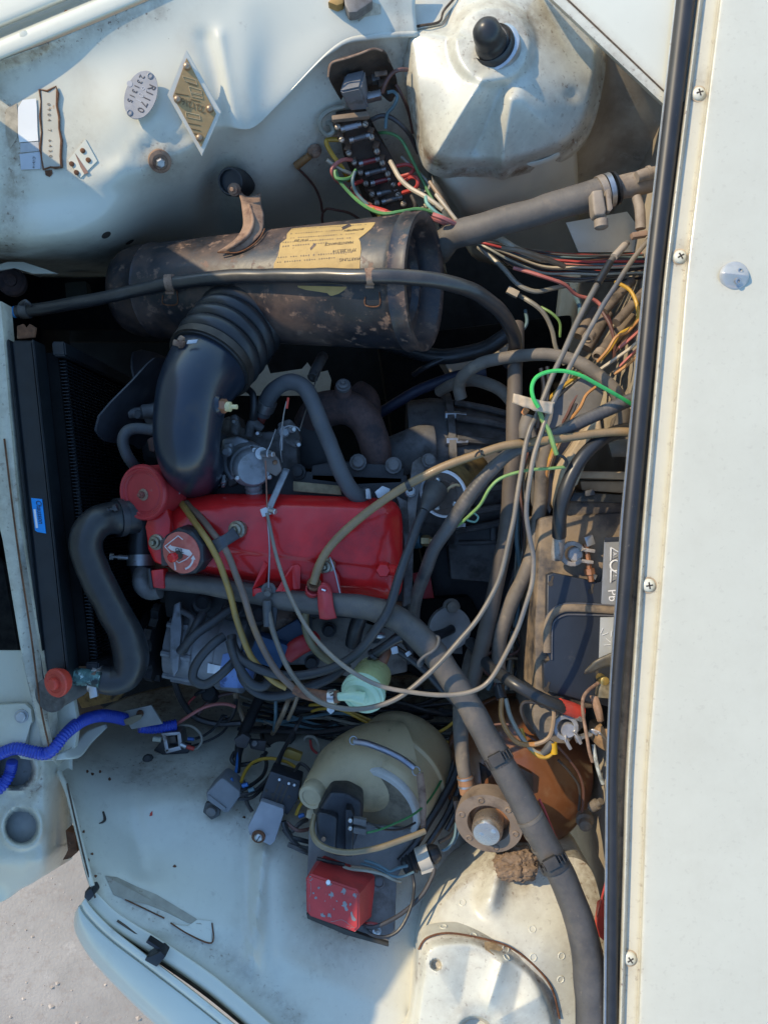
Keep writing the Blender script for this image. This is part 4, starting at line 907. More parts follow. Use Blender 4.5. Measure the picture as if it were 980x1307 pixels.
rb = thing('red_cable_guide', 'chipped red cable guide with rusty mouth and strap tab', 'cable guide', (405, 755, -.07))
lathe('guide_tube', (399, 757, -.080), (.16, .5, .9), [(.0115, -.012), (.0105, 0), (.0105, .016), (.009, .017), (.008, .012), (.004, .012)], REDF, rb, n=22)
patchm = lathe('torn_mouth', (401, 746, -.066), (.16, .5, .9), [(.0100, -.001), (.0102, .0025), (.0075, .004), (.005, .001)], RUSTM, rb, n=13)
prism('plate', [(412, 728), (424, 720), (432, 735), (436, 757), (424, 765), (412, 750)], -.076, .004, REDF, rb, bevel=.001)
tube('plate_wire', [(421, 711, -.072), (427, 728, -.07), (434, 757, -.074)], 1.1, ZINC, rb, n=6)
loft('strap', [[(405, 746, -.068), (405, 757, -.060), (406, 775, -.055), (408, 790, -.062)], [(413, 743, -.064), (414, 757, -.056), (416, 775, -.050), (418, 791, -.058)], [(421, 747, -.067), (424, 757, -.060), (426, 774, -.055), (430, 789, -.062)]], REDF, rb, 5, 6, None, .002)
lathe('strap_eye', (413, 753, -.0585), (.05, -.1, 1), [(.0078, 0), (.0076, .0022), (.0052, .0022), (.004, .0008)], REDF, rb, n=20)
box('eye_slot', (413, 753, -.0565), (.006, .002, .002), WHITE, rb, (0, 0, -20), .0005)
lathe('hex_plug', (490, 727, -.088), (-.15, -.1, 1), [(.0105, -.01), (.0105, .006), (.009, .008)], RED, en, n=6)
lathe('plug_stub', (497, 727, -.09), (.7, -.1, .5), [(.008, 0), (.008, .014)], RED, en, n=14)
pc = thing('cable_clip', 'black strap clip holding yellow and brown cables to cover nut', 'clip', (280, 690, -.065))
loft('strap', [[(266, 693, -.060), (276, 708, -.060)], [(278, 686, -.050), (286, 700, -.050)], [(290, 680, -.055), (296, 693, -.058)], [(297, 672, -.066), (307, 686, -.068)]], M('strap_slate', (.05, .055, .065), .5, var=.2, vs=60), pc, 5, 3, None, .002)
# ================================================================ CARBURETTOR
cb_ = thing('carburettor', 'dull grey twin stage carburettor with choke disc and screw stub', 'carburettor', (325, 590, -.13))
ca = Vector((.42, -.3, 1)).normalized()
lathe('choke_housing', (318, 592, -.130), ca, [(.030, -.03), (.0305, 0), (.0305, .016), (.028, .019), (.0285, .022), (.027, .030), (.023, .034)], ALU, cb_, n=32)
for a in range(3):
    lathe('housing_screw', P(318, 592, -.130)+ca*.026+frame(ca)[0]*(.0265*math.cos(a*2.1+.6))+frame(ca)[1]*(.0265*math.sin(a*2.1+.6)), ca, [(.0035, -.01), (.0035, .007), (.002, .008)], ZINC, cb_, n=10)
prism('choke_plate', [(334, 578), (345, 574), (356, 586), (360, 600), (352, 608), (338, 600)], -.088, .006, M('tan_plate', (.17, .14, .12), .6, .3), cb_, bevel=.002)
lathe('choke_shaft', (336, 579, -.092), (.8, -.1, .6), [(.0055, 0), (.0055, .012), (.0045, .013), (.004, .02), (.003, .021)], ZINC, cb_, n=12)
lathe('shaft_collar', (333, 578, -.095), ca, [(.0085, 0), (.0088, .004), (.006, .005)], ZINC, cb_, n=20)
lathe('plate_rivet', (351, 590, -.0875), ca, [(.0035, 0), (.003, .002)], RUSTM, cb_, n=10)
lathe('screw_stub', (325, 634, -.135), (0, .9, .5), [(.0125, -.004), (.0125, .002), (.0108, .003), (.0108, .006), (.0122, .007), (.0122, .010), (.0108, .011), (.0108, .014), (.0122, .015), (.0122, .02), (.010, .022), (.010, .034)], ALU, cb_, n=24)
for nm, pts, z, d, mt in (('float_bowl', [(284, 560), (302, 556), (318, 562), (316, 590), (312, 606), (294, 614), (284, 600), (280, 580)], -.128, .06, ALU),
        ('throttle_body', [(276, 536), (302, 528), (306, 548), (322, 556), (352, 548), (378, 552), (380, 600), (360, 612), (320, 615), (284, 602)], -.16, .06, ALUD),
        ('jet_boss', [(284, 566), (296, 564), (298, 578), (290, 584), (284, 578)], -.112, .02, ALU),
        ('lever_arm', [(293, 530), (302, 528), (305, 542), (302, 556), (294, 552)], -.118, .012, ALUD),
        ('vacuum_boss', [(354, 540), (370, 534), (380, 546), (384, 560), (378, 572), (364, 566), (356, 556)], -.115, .02, ALUD),
        ('heat_plate', [(286, 604), (300, 602), (304, 616), (292, 622)], -.13, .03, ALUD)):
    prism(nm, pts, z, d, mt, cb_, bevel=.004, segs=3)
for nm, at, r, ax in (('bowl_screw', (300, 539, -.117), .004, (0, 0, 1)), ('jet_plug', (291, 576, -.111), .0075, (-.2, -.2, 1)), ('spindle', (362, 551, -.112), .008, (.5, -.2, 1)), ('spindle_nut', (372, 548, -.105), .005, (.6, -.1, 1)), ('link_pin', (380, 566, -.107), .0045, (.3, -.3, 1)), ('vent', (330, 554, -.13), .004, (0, 0, 1)), ('idle_screw', (286, 615, -.125), .0042, (0, -.7, .6))):
    lathe(nm, at, ax, [(r, -.006), (r, .004), (r*.7, .006), (r*.6, .009)], ZINC if r < .006 else ALU, cb_, n=12)
lathe('spring_screw', (286, 607, -.12), (0, -1, .3), [(.003, 0), (.003, .008), (.004, .008), (.004, .012), (.0025, .013)], ZINC, cb_, n=10)
loft('throttle_lever', [[(362, 597, -.11), (343, 640, -.085), (336, 655, -.08)], [(370, 599, -.11), (350, 643, -.083), (345, 656, -.078)]], ALU, cb_, 4, 6, None, .003)
box('lever_clevis', (340, 653, -.074), (.014, .012, .010), ZINC, cb_, (0, 0, 20), .002)
lathe('clevis_pin', (347, 652, -.069), (.7, -.2, .4), [(.0042, -.004), (.0042, .006), (.003, .007)], ZINC, cb_, n=10)
tube('return_spring_wire', [(366, 512, -.06), (363, 526, -.07), (360, 545, -.085), (358, 566, -.09), (360, 590, -.10)], .9, STEEL, cb_, n=6)
tube('red_tip', [(368, 508, -.058), (366, 521, -.065)], 1.6, REDPL, cb_, n=8)
tube('thin_rod', [(340, 578, -.08), (345, 568, -.085), (352, 548, -.1)], .9, STEEL, cb_, n=6)
tube('thin_rod', [(383, 548, -.11), (390, 525, -.12), (402, 488, -.14), (406, 476, -.15)], .9, HOSED, cb_, n=6)
tube('copper_rod', [(339, 588, -.075), (340, 615, -.072), (341, 648, -.066)], 1.0, M('copper_wire', (.3, .14, .09), .5, .5), cb_, n=6)
tube('spring_hoop', [(360, 575, -.09), (361, 552, -.088), (366, 544, -.086), (378, 545, -.086), (383, 550, -.088)], .9, STEEL, cb_, n=6)
tube('vacuum_pipe', [(323, 540, -.14), (324, 520, -.12), (322, 502, -.12), (310, 494, -.14)], [6, 4.5, 4.5, 4.5], RUBBER, cb_, n=12)
tube('flat_pipe', [(318, 556, -.14), (322, 540, -.135), (334, 548, -.14)], 6, ALUD, cb_, n=12)
# ================================================================ HOSES AND MANIFOLD BY THE CARBURETTOR
bb_ = thing('breather_pipe', 'dark rubber hose arching from the carburettor to the rocker cover edge', 'hose', (400, 560, -.1))
tube('hose', [(335, 528, -.145), (340, 512, -.13), (352, 496, -.115), (370, 487, -.105), (388, 494, -.10), (400, 515, -.098), (412, 545, -.098), (424, 575, -.098), (436, 603, -.10), (448, 625, -.105), (460, 634, -.115), (466, 632, -.13)], 10.5, HOSEG, bb_, n=18)
clamp('hose_clamp', [(338, 522, -.14), (342, 512, -.13)], 11, STEEL, bb_)
tube('red_pipe_end', [(335, 530, -.146), (331, 538, -.15)], 7, M('red_brown', (.16, .03, .02), .6), bb_, n=12)
ex = thing('exhaust_manifold', 'rusty brown curved exhaust manifold pipe', 'manifold', (450, 560, -.2))
tube('pipe', [(395, 545, -.23), (410, 525, -.21), (440, 520, -.185), (464, 534, -.175), (476, 558, -.175), (481, 582, -.18), (481, 605, -.19)], [22, 23, 22, 21, 20, 19, 19], IRON, ex, n=24)
tube('stub_pipe', [(437, 520, -.19), (438, 505, -.17), (438, 494, -.16)], [13, 11, 11], IRON, ex, n=18)
tube('far_branch', [(455, 500, -.26), (468, 512, -.25), (470, 540, -.24)], [16, 17, 16], IRON, ex, n=18)
bolt('stub_nut', (438, 492, -.15), 7, ALUD, ex, (0, .4, 1), stud=True)
prism('flange', [(398, 594), (430, 588), (500, 594), (516, 598), (514, 618), (450, 618), (396, 614)], -.150, .03, BLOCK, ex, bevel=.003)
for x, y in ((457, 590), (502, 594)):
    bolt('flange_bolt', (x, y, -.145), 8, ALUD, ex, (0, .1, 1))
prism('heat_riser', [(376, 540), (400, 545), (420, 560), (440, 590), (396, 600), (380, 598)], -.2, .05, BLOCK, ex, bevel=.01)
lathe('head_nut', (380, 602, -.145), (0, 0, 1), [(.012, -.006), (.012, 0), (.008, 0), (.008, .008), (.005, .009)], BLOCK, en, n=10)
prism('sandy_ledge', [(374, 614), (434, 620), (436, 632), (374, 627)], -.118, .01, M('sandy_gasket', (.20, .155, .085), .8, var=.3, vs=60, bumps=[(80, .3)]), en, bevel=.002)
prism('foil_scrap', [(478, 628), (488, 620), (498, 624), (496, 632), (482, 636)], -.112, .004, ZINC, en, bevel=.001)
prism('pipe_end_clamp', [(466, 624), (472, 623), (474, 637), (467, 637)], -.095, .012, STEEL, bb_, bevel=.002)
prism('rear_edge', [(505, 632), (520, 640), (528, 690), (526, 770), (514, 775), (516, 690), (510, 650)], -.135, .03, ALUD, en, bevel=.003)
lk = prism('lifting_bracket', [(526, 590), (536, 583), (554, 586), (552, 592), (540, 594), (532, 640), (530, 680), (522, 680), (520, 640)], -.115, .006, ALUD, en, bevel=.002)
bolt('bolt', (547, 588, -.112), 7, ALUD, en, (.3, .1, 1))
bolt('bolt', (524, 628, -.112), 5, ZINC, en, (.3, .1, 1))
pp = thing('pipe_stub', 'short grey pipe hanging in the dark gap below the drum', 'pipe', (404, 470, -.2))
tube('pipe', [(412, 455, -.22), (405, 468, -.19), (399, 482, -.17)], 7, ALUD, pp, n=16)
lathe('bore', (398.6, 482.8, -.1685), (-.35, -.6, .6), [(.0065, -.002), (.0065, .001), (.005, .001), (.0045, -.004)], SLOT, pp, n=14)
# bell housing and gearbox
bhg = thing('gearbox', 'ribbed grey aluminium gearbox behind the engine', 'gearbox', (600, 620, -.4))
gb = P(520, 600, -.36)
lathe('bell_housing', gb, (1, .02, 0), [(.12, 0), (.125, .04), (.122, .075), (.11, .13), (.09, .2), (.085, .24)], ALUD, bhg, n=40)
lathe('flange', gb+Vector((.062, 0, 0)), (1, .02, 0), [(.125, 0), (.135, .001), (.135, .012), (.125, .013)], ALUD, bhg, n=40)
for k in range(7):
    a = R(35+18*k); e = Vector((0, math.cos(a), math.sin(a)))
    pts = [gb+Vector((.075, 0, 0))+e*.132, gb+Vector((.13, 0, 0))+e*.120, gb+Vector((.2, 0, 0))+e*.10, gb+Vector((.24, 0, 0))+e*.09]
    v, f = tube_data([tuple(p)+(.006,) for p in pts], 8); mk('rib', v, f, ALUD, bhg)
for k in range(5):
    a = R(50+22*k); e = Vector((0, math.cos(a), math.sin(a)))
    lathe('flange_bolt', gb+Vector((.058, 0, 0))+e*.128, (1, 0, 0), [(.008, 0), (.008, .022), (.006, .028), (.006, .034)], ZINC, bhg, n=6)
prism('gearbox_case', [(600, 600), (690, 590), (700, 790), (560, 800), (540, 700)], -.36, .22, BLOCK, bhg, bevel=.015)
prism('case_cover', [(568, 650), (640, 650), (642, 745), (575, 740)], -.32, .05, ALUD, bhg, bevel=.006)
prism('case_rib', [(626, 655), (633, 655), (633, 690), (626, 690)], -.305, .02, ALUD, bhg, bevel=.003)
tube('case_ridge', [(585, 693, -.315), (620, 692, -.315), (645, 690, -.32)], 3, ALUD, bhg, n=8)
tube('starter_body', [(502, 585, -.26), (540, 570, -.25), (552, 568, -.25)], [28, 28, 27], ALUD, bhg, n=24)
box('red_tag', (540, 748, -.34), (.03, .05, .004), REDF, bhg, (0, 0, 10), .001)
# distributor
ds = thing('distributor', 'brass bodied distributor with white rimmed brown end and rubber boot', 'distributor', (570, 628, -.15))
da = Vector((-.50, -.36, 1)).normalized(); db = P(566, 630, -.12)
BRASS = M('dirty_brass', (.24, .16, .06), .5, .5, var=.3, vs=40, layers=[((.05, .04, .03), 26, .52, .66)])
lathe('body', db-da*.075, da, [(.030, -.05), (.033, 0), (.034, .06), (.0335, .073)], BRASS, ds, n=36)
lathe('white_rim', db, da, [(.0345, -.003), (.0360, .0), (.0355, .004), (.0325, .004), (.032, .001)], WHITE, ds, n=40)
lathe('end_plate', db, da, [(.0325, -.002), (.032, .002), (.022, .003), (.021, .005)], M('brown_bakelite', (.10, .075, .06), .55, var=.25, vs=40), ds, n=36)
u, w, _ = frame(da)
for k, a in enumerate((20, 95, 160, 220, 300)):
    q = db+da*.003+u*(.022*math.cos(R(a)))+w*(.022*math.sin(R(a)))
    lathe('terminal', q, da, [(.0045, 0), (.004, .004), (.002, .006)], (ZINC, RUSTL)[k % 2], ds, n=10)
tube('boot', [(557, 625, -.105), (550, 637, -.09), (545, 645, -.08), (541, 652, -.075)], [15, 13.5, 9, 6.5], RUBBERM, ds, n=18)
tube('pigtail', [(569, 629, -.105), (574, 622, -.095), (584, 619, -.10), (592, 625, -.12)], 1.7, M('straw_wire', (.45, .33, .18), .5), ds, n=8)
sw = thing('oil_pressure_switch', 'blue bodied brass switch near the cover rear end', 'switch', (545, 690, -.15))
lathe('switch_body', (528, 690, -.16), (1, .02, .35), [(.011, -.01), (.012, .005), (.011, .012), (.008, .013)], M('teal_plastic', (.01, .05, .07), .4), sw, n=18)
lathe('brass_hex', (539, 690, -.15), (1, 0, .35), [(.0085, 0), (.0085, .010), (.007, .012), (.005, .013), (.005, .020), (.003, .022)], M('brass_hexm', (.30, .23, .12), .4, .8), sw, n=6)
# engine mount / white disc
hn = thing('engine_mount', 'pale round buffer with black stem in the dark gap beside the long hose', 'mount', (575, 800, -.22))
lathe('disc', (574, 802, -.22), (.1, 0, 1), [(.034, -.01), (.034, 0), (.033, .003), (.012, .003), (.010, .002)], M('pale_disc', (.25, .23, .21), .65, var=.12, vs=30), hn, n=40)
prism('plate', [(556, 780), (588, 782), (590, 835), (560, 832)], -.235, .006, ALUD, hn, bevel=.001)
tube('stem', [(576, 803, -.21), (566, 808, -.19), (552, 813, -.17), (540, 813, -.16)], [6, 6, 7, 7], RUBBER, hn, n=14)
lathe('bolt_washer', (576, 775, -.22), (.1, .1, 1), [(.014, -.004), (.014, 0), (.009, .001), (.009, .012), (.007, .013)], HOSED, hn, n=14)
prism('beam', [(470, 770), (600, 760), (620, 800), (600, 860), (540, 870), (480, 830)], -.33, .06, UNDER, hn, bevel=.01)
# alternator
al = thing('alternator', 'grey alternator with blue label under the long hose', 'alternator', (290, 830, -.2))
ALT = M('alternator_case', (.24, .24, .245), .5, .4, var=.15, vs=40, layers=[((.08, .07, .06), 26, .52, .68, .85, .7)], bumps=[(90, .1)])
aa = Vector((1, -.15, .08)); ab = P(222, 815, -.24)
lathe('case', ab, aa, [(.040, 0), (.062, .006), (.066, .03), (.066, .05), (.062, .052), (.062, .085), (.066, .087), (.066, .125), (.05, .135), (.02, .137)], ALT, al, n=44)
for k in range(9):
    a = R(-20+40*k); u, w, x_ = frame(aa); q = ab+x_*.0+u*(.05*math.cos(a))+w*(.05*math.sin(a))
    lathe('case_rib', ab+x_*.006+u*(.064*math.cos(a))+w*(.064*math.sin(a)), aa, [(.005, 0), (.006, .04), (.005, .046)], ALT, al, n=8)
fanp = []
V, F = [], []
u, w, x_ = frame(aa); N = 60
for s in (0, 1):
    for i in range(N):
        a = 2*math.pi*i/N; r = .066+.006*(1 if (i % 6) < 3 else -1); V.append(ab-x_*(.012+.012*s)+u*(r*math.cos(a))+w*(r*math.sin(a)))
F = [tuple(range(N)), tuple(range(2*N-1, N-1, -1))]+[(i, N+i, N+(i+1) % N, (i+1) % N) for i in range(N)]
mk('pulley_fan', V, F, BLACKP, al, smooth=False)
lathe('pulley', ab-x_*.05, aa, [(.03, 0), (.04, .004), (.03, .012), (.04, .02), (.02, .03)], BLACKP, al, n=28)
T_AL = bvh([c for c in al.children if c.name.startswith('case') and not c.name.startswith('case_rib')][0])
BLUEL = M('blue_label', (.16, .25, .50), .45, var=.1, vs=30, layers=[((.05, .08, .2), 26, .6, .66)])
decal('blue_label', [(285, 835, 318, 828), (280, 860, 325, 850), (282, 876, 320, 878)], T_AL, BLUEL, al, .0015, 10, 3)
decal('pale_label', [(266, 846, 284, 850), (265, 858, 282, 860)], T_AL, WHITE, al, .0015, 6, 2)
tube('through_bolt', [(232, 780, -.17), (246, 790, -.165), (240, 812, -.16), (232, 835, -.165)], 4, ALUD, al, n=10)
prism('adjuster_arm', [(222, 772), (230, 768), (232, 800), (228, 855), (222, 865), (216, 840), (218, 800)], -.165, .008, ALT, al, bevel=.002)
box('terminal_block', (345, 830, -.16), (.05, .04, .04), M('blue_block', (.02, .07, .16), .5, var=.2), al, (0, 0, -20), .005)
for x, y, r in ((298, 776, .016), (330, 785, .016), (258, 770, .014)):
    lathe('rear_post', (x, y, -.17), (.3, .3, 1), [(r, -.03), (r, .004), (r*.7, .006), (r*.65, 0)], BLOCK, al, n=20)
# fuel pump (red lever, tan casting) next to the alternator
fp = thing('fuel_pump', 'tan cast fuel pump with a red lever among ignition leads', 'fuel pump', (370, 810, -.2))
lathe('pump_body', (362, 800, -.2), (.2, -.2, 1), [(.032, -.03), (.034, 0), (.03, .012), (.02, .02)], M('tan_cast', (.20, .15, .115), .6, .3, var=.2, vs=40, layers=[((.06, .045, .035), 30, .5, .65)]), fp, n=28)
tube('red_lever', [(366, 838, -.15), (380, 826, -.145), (396, 818, -.15), (404, 812, -.16)], [10, 12, 11, 8], REDF, fp, n=14, flat=.6)
prism('pump_flange', [(398, 790), (440, 780), (470, 800), (500, 800), (520, 830), (520, 858), (460, 870), (400, 850)], -.25, .02, M('tan_plate2', (.19, .165, .135), .7, .2, var=.2, vs=20, layers=[((.07, .055, .045), 18, .5, .7)]), fp, bevel=.004)
for x, y in ((420, 804), (478, 812), (398, 845)): bolt('flange_bolt', (x, y, -.245), 7, BLOCK, fp)
tube('coolant_drop', [(463, 780, -.17), (455, 800, -.18), (450, 822, -.2)], 10, RUBBER, fp, n=14)
dm = M('dark_label', (.02, .05, .1), .5)
box('black_block', (375, 815, -.19), (.05, .05, .05), dm, fp, (0, 0, 30), .005)
# ================================================================ FUEL FILTER
ff = thing('fuel_filter', 'pale green translucent plastic fuel filter', 'fuel filter', (465, 890, -.05))
GRN = M('green_plastic', (.46, .62, .44), .35, var=.05, vs=30, sss=.25, coat=.2)
GRN2 = M('fuel_green', (.44, .46, .20), .3, var=.1, vs=20, sss=.2, coat=.2)
fa = Vector((-.30, -.42, .8)).normalized(); fb = P(470, 872, -.075)
lathe('bowl', fb-fa*.02, fa, [(.016, -.012), (.0245, -.006), (.026, 0), (.0275, .034)], GRN2, ff, n=40)
lathe('cap', fb+fa*.014, fa, [(.0285, 0), (.0305, .002), (.0305, .010), (.028, .012), (.0275, .0155), (.022, .018), (.021, .016), (.012, .017), (.010, .020), (.004, .0205)], GRN, ff, n=44)
tube('inlet', [(464, 892, -.035), (450, 889, -.034), (436, 889, -.035), (426, 890, -.037)], [8.5, 7, 5.5, 5], GRN, ff, n=16)
tube('outlet', [(478, 858, -.09), (484, 846, -.09)], 6, GRN2, ff, n=14)
COPH = M('copper_hose', (.20, .085, .045), .55, var=.25, vs=40, layers=[((.09, .045, .03), 30, .5, .65, .7), ((.3, .15, .09), 60, .62, .72, .7, .6)], bumps=[(140, .15)])
fh = thing('fuel_hose', 'copper brown fuel hose clamped to the green filter', 'fuel hose', (405, 888, -.05))
tube('hose', [(376, 880, -.055), (390, 885, -.05), (405, 888, -.045), (420, 890, -.04), (432, 889, -.037)], [6, 7.5, 8, 8, 8], COPH, fh, n=16)
tube('hose', [(482, 852, -.09), (488, 840, -.09), (492, 828, -.095)], 8.5, COPH, fh, n=16)
clamp('hose_clamp', [(420, 890, -.04), (428, 889.5, -.038)], 9, ZINC, fh)
prism('clamp_tail', [(418, 900), (426, 899), (427, 908), (422, 912), (417, 907)], -.034, .005, ZINC, fh, bevel=.001)
for k in range(3): box('clamp_slot', (422+k*2.0, 884+k*3.2, -.029), (.005, .0012, .0012), SLOT, fh, (0, 0, 25), 0)
prism('clamp_head', [(498, 826), (507, 824), (509, 834), (500, 836)], -.07, .008, ZINC, fh, bevel=.002)
tp_ = thing('spark_lead_boot', 'slim black rubber boot lying beside the copper fuel hose', 'boot', (490, 825, -.07))
tube('boot', [(478, 834, -.075), (490, 826, -.068), (503, 817, -.065), (510, 813, -.066)], [6.5, 6, 6.5, 8], RUBBER, tp_, n=16)
tube('boot_collar', [(475, 837, -.076), (478, 834, -.075)], 8, RUBBER, tp_, n=16)
tube('lead', [(476, 836, -.076), (468, 844, -.085), (462, 850, -.09)], 2.2, RUBBER, tp_, n=8)
lathe('silver_tip', (490, 812, -.07), (-.9, .1, .5), [(.004, 0), (.0045, .006), (.003, .012)], ZINC, tp_, n=10)
ft = thing('fuel_pipe', 'thin black pipe running under the long hose from the fuel filter', 'pipe', (540, 850, -.08))
tube('pipe', [(505, 828, -.09), (525, 842, -.095), (545, 858, -.1), (565, 880, -.1), (590, 905, -.11)], 5, RUBBER, ft, n=12)
box('pipe_clip', (521, 834, -.085), (.008, .006, .005), ZINC, ft, (0, 0, 35), .001)
# ================================================================ BATTERY
BCASE = M('battery_case', (.03, .03, .033), .5, var=.15, vs=30, layers=[((.30, .22, .14), 13, .36, .60, .9, .8), ((.16, .12, .085), 60, .60, .72, .9, .6)], bumps=[(60, .08)])
BTOP = M('battery_lid', (.022, .028, .04), .42, var=.12, vs=22, layers=[((.10, .10, .10), 30, .64, .76, .7, .5)], bumps=[(90, .05)])
BLAB = M('silver_label', (.34, .355, .37), .35, .5, var=.1, vs=14)
bt = thing('battery', 'dusty black car battery with silver warning label', 'battery', (740, 780, -.26))
prism('case', [(688, 662), (700, 659), (820, 652), (820, 905), (690, 905), (682, 895), (683, 800)], -.095, .17, BCASE, bt, bevel=.005, segs=3)
prism('rear_ledge', [(724, 640), (820, 632), (820, 660), (722, 662)], -.10, .1, BCASE, bt, bevel=.003)
prism('lid', [(698, 734), (706, 731), (760, 742), (768, 746), (776, 700), (820, 698), (820, 908), (776, 902), (694, 882), (693, 845), (703, 845), (703, 839), (697, 836)], -.083, .012, BTOP, bt, bevel=.0025, segs=3)
prism('terminal_bay', [(690, 888), (740, 896), (745, 928), (724, 950), (690, 948), (680, 930), (680, 905)], -.125, .14, M('bay_grey', (.20, .17, .14), .75, var=.2, vs=40, layers=[((.08, .065, .05), 30, .5, .7)]), bt, bevel=.004)
tube('handle_channel', [(822, 779, -.081), (790, 779, -.081), (735, 776, -.081), (715, 778, -.081), (702, 788, -.081), (698, 805, -.081), (698, 833, -.081)], 5.0, BCASE, bt, n=10, flat=.5)
tube('channel_ridge', [(822, 786, -.0815), (790, 786, -.0815), (735, 784.5, -.0815), (718, 786, -.0815), (706, 795, -.0815), (704, 815, -.0815), (704, 842, -.0815)], 1.2, M('ridge', (.10, .10, .11), .4), bt, n=6)
tube('channel_ridge', [(822, 773, -.0815), (790, 773, -.0815), (732, 770, -.0815), (710, 774, -.0815), (696, 788, -.0815)], 1.0, M('ridge2', (.10, .10, .11), .4), bt, n=6)
for x, y in ((702, 745), (753, 755), (697, 880)):
    lathe('key_slot', (x, y, -.0838), (0, 0, 1), [(.0038, -.002), (.0038, .0014)], SLOT, bt, n=14)
    prism('key_slot', [(x-1, y), (x+2, y), (x+5, y-9), (x+2.5, y-10)], -.0822, .002, SLOT, bt, bevel=0)
lb = prism('label', [(771, 690), (775, 687), (815, 685), (815, 777), (772, 774), (767, 770)], -.0815, .002, BLAB, bt, bevel=.0004)
prism('label_edge', [(772, 686), (815, 684), (815, 690), (771, 692)], -.0808, .002, BTOP, lb, bevel=.0004)
lb2 = prism('label', [(766, 788), (815, 787), (815, 850), (764, 842)], -.0815, .002, M('pale_label', (.44, .46, .46), .4, .3, var=.12, vs=14), bt, bevel=.0004)
text('lettering', 'Pb', (781, 760, -.0808), .017, WHITE, lb, -84)
for yy in (707, 735):
    tri = [(779.5, yy-8), (779, yy+8), (793, yy)]
    pts = [P(x, y, -.0805) for x, y in tri+[tri[0], tri[1]]]
    v, f = tube_data([tuple(p)+(.0011,) for p in pts[:4]], 6); mk('warning_triangle', v, f, WHITE, lb)
text('lettering', '!', (784.5, 735, -.0804), .009, WHITE, lb, -84)
text('lettering', 'A', (784, 707, -.0804), .007, WHITE, lb, -84)
ring = [tuple(P(785, 722, -.0805)+Vector((.007*math.cos(a*.5), .0075*math.sin(a*.5), 0)))+(.0012,) for a in range(14)]
v, f = tube_data(ring, 6); mk('warning_ring', v, f, WHITE, lb)
for a in range(3):                            # recycling triangle in outline on the lower label
    for k in range(2):
        t = a*2.094+.3
        c_ = P(776, 812, -.0805)+Vector((.008*math.cos(t), .009*math.sin(t), 0))
        v, f = tube_data([tuple(c_+Vector((.0055*math.cos(t+1.2+k*2.4), .0055*math.sin(t+1.2+k*2.4), 0)))+(.0004,), tuple(c_+Vector((.0055*math.cos(t+k*2.4-.6), .0055*math.sin(t+k*2.4-.6), 0)))+(.0004,)], 5)
        mk('recycling_arrow', v, f, WHITE, lb2)
lathe('negative_post', (731, 707, -.088), (0, 0, 1), [(.012, -.02), (.0105, .012), (.009, .0135), (.008, .0125)], M('lead', (.42, .40, .38), .5, .6, var=.2, vs=60), bt, n=26)
lathe('positive_post', (722, 929, -.10), (0, 0, 1), [(.0125, -.04), (.0105, .012), (.0095, .014), (.008, .0138)], M('lead2', (.44, .44, .45), .45, .6, var=.15, vs=60), bt, n=26)
LEADC = M('lead_clamp', (.36, .32, .28), .6, .5, var=.25, vs=60, layers=[((.15, .10, .07), 40, .52, .68)], bumps=[(120, .2)])
nc = thing('black_battery_cable', 'thick black cable clamped to the upper battery post', 'cable', (715, 650, -.03))
CAB = M('cable_black', (.028, .029, .030), .36, var=.2, vs=30, layers=[((.16, .13, .10), 40, .6, .74, .8, .6)])
tube('cable', [(803, 548, -.04), (785, 552, -.035), (765, 562, -.025), (744, 582, -.02), (728, 608, -.02), (719, 635, -.025), (714, 662, -.04), (713, 684, -.055)], [9, 9, 9, 9, 9, 9, 9, 9], CAB, nc, n=18, seg=8)
tube('cable_end', [(713, 684, -.06), (711, 702, -.066), (710, 714, -.07)], [8.5, 8, 7], LEADC, nc, n=14)
def ringclamp(parent, c, r, gap, mat, z, w=.0065, hgt=.012):
    a = [R(gap+28+i*(304/14)) for i in range(15)]
    sm = [tuple(P(c[0], c[1], z)+Vector((r*math.cos(t), r*math.sin(t), 0))) for t in a]
    V, F = [], []
    for i, t in enumerate(a):
        e = Vector((math.cos(t), math.sin(t), 0)); o = P(c[0], c[1], z)
        V += [o+e*r, o+e*(r+w), o+e*(r+w)+Vector((0, 0, -hgt)), o+e*r+Vector((0, 0, -hgt))]
    for i in range(14):
        for k in range(4): F.append((4*i+k, 4*i+(k+1) % 4, 4*i+4+(k+1) % 4, 4*i+4+k))
    F += [(0, 1, 2, 3), (59, 58, 57, 56)]
    ob = mk('post_clamp', V, F, mat, parent, auto=30)
    m = ob.modifiers.new('b', 'BEVEL'); m.width = .0012; m.segments = 2
    for s in (-1, 1):
        t = R(gap+28*s*.72); e = Vector((math.cos(t), math.sin(t), 0)); p_ = P(c[0], c[1], z)+e*(r+w+.005)+Vector((0, 0, -.006))
        box('clamp_ear', p_, (.017, .005, .012), mat, parent, (0, 0, gap), .0015)
    return ob
ringclamp(nc, (731, 707), .0112, -8, LEADC, -.072)
lathe('clamp_bolt', (751, 722, -.082), (.15, -1, 0), [(.0042, -.03), (.0042, .004), (.0075, .004), (.0075, .012), (.0045, .012), (.0045, .022), (.003, .023)], M('copper_bolt', (.36, .17, .09), .5, .7, var=.2, vs=60), nc, n=8)
box('washer_plate', (752, 690, -.075), (.012, .014, .004), ZINC, nc, (10, 0, 20), .001)
box('foil_corner', (756, 735, -.082), (.011, .007, .002), ZINC, nc, (0, 0, -25), .0006)
pcb = thing('red_sleeved_battery_cable', 'thick black cable with red sleeve clamped to the lower battery post', 'cable', (690, 885, -.05))
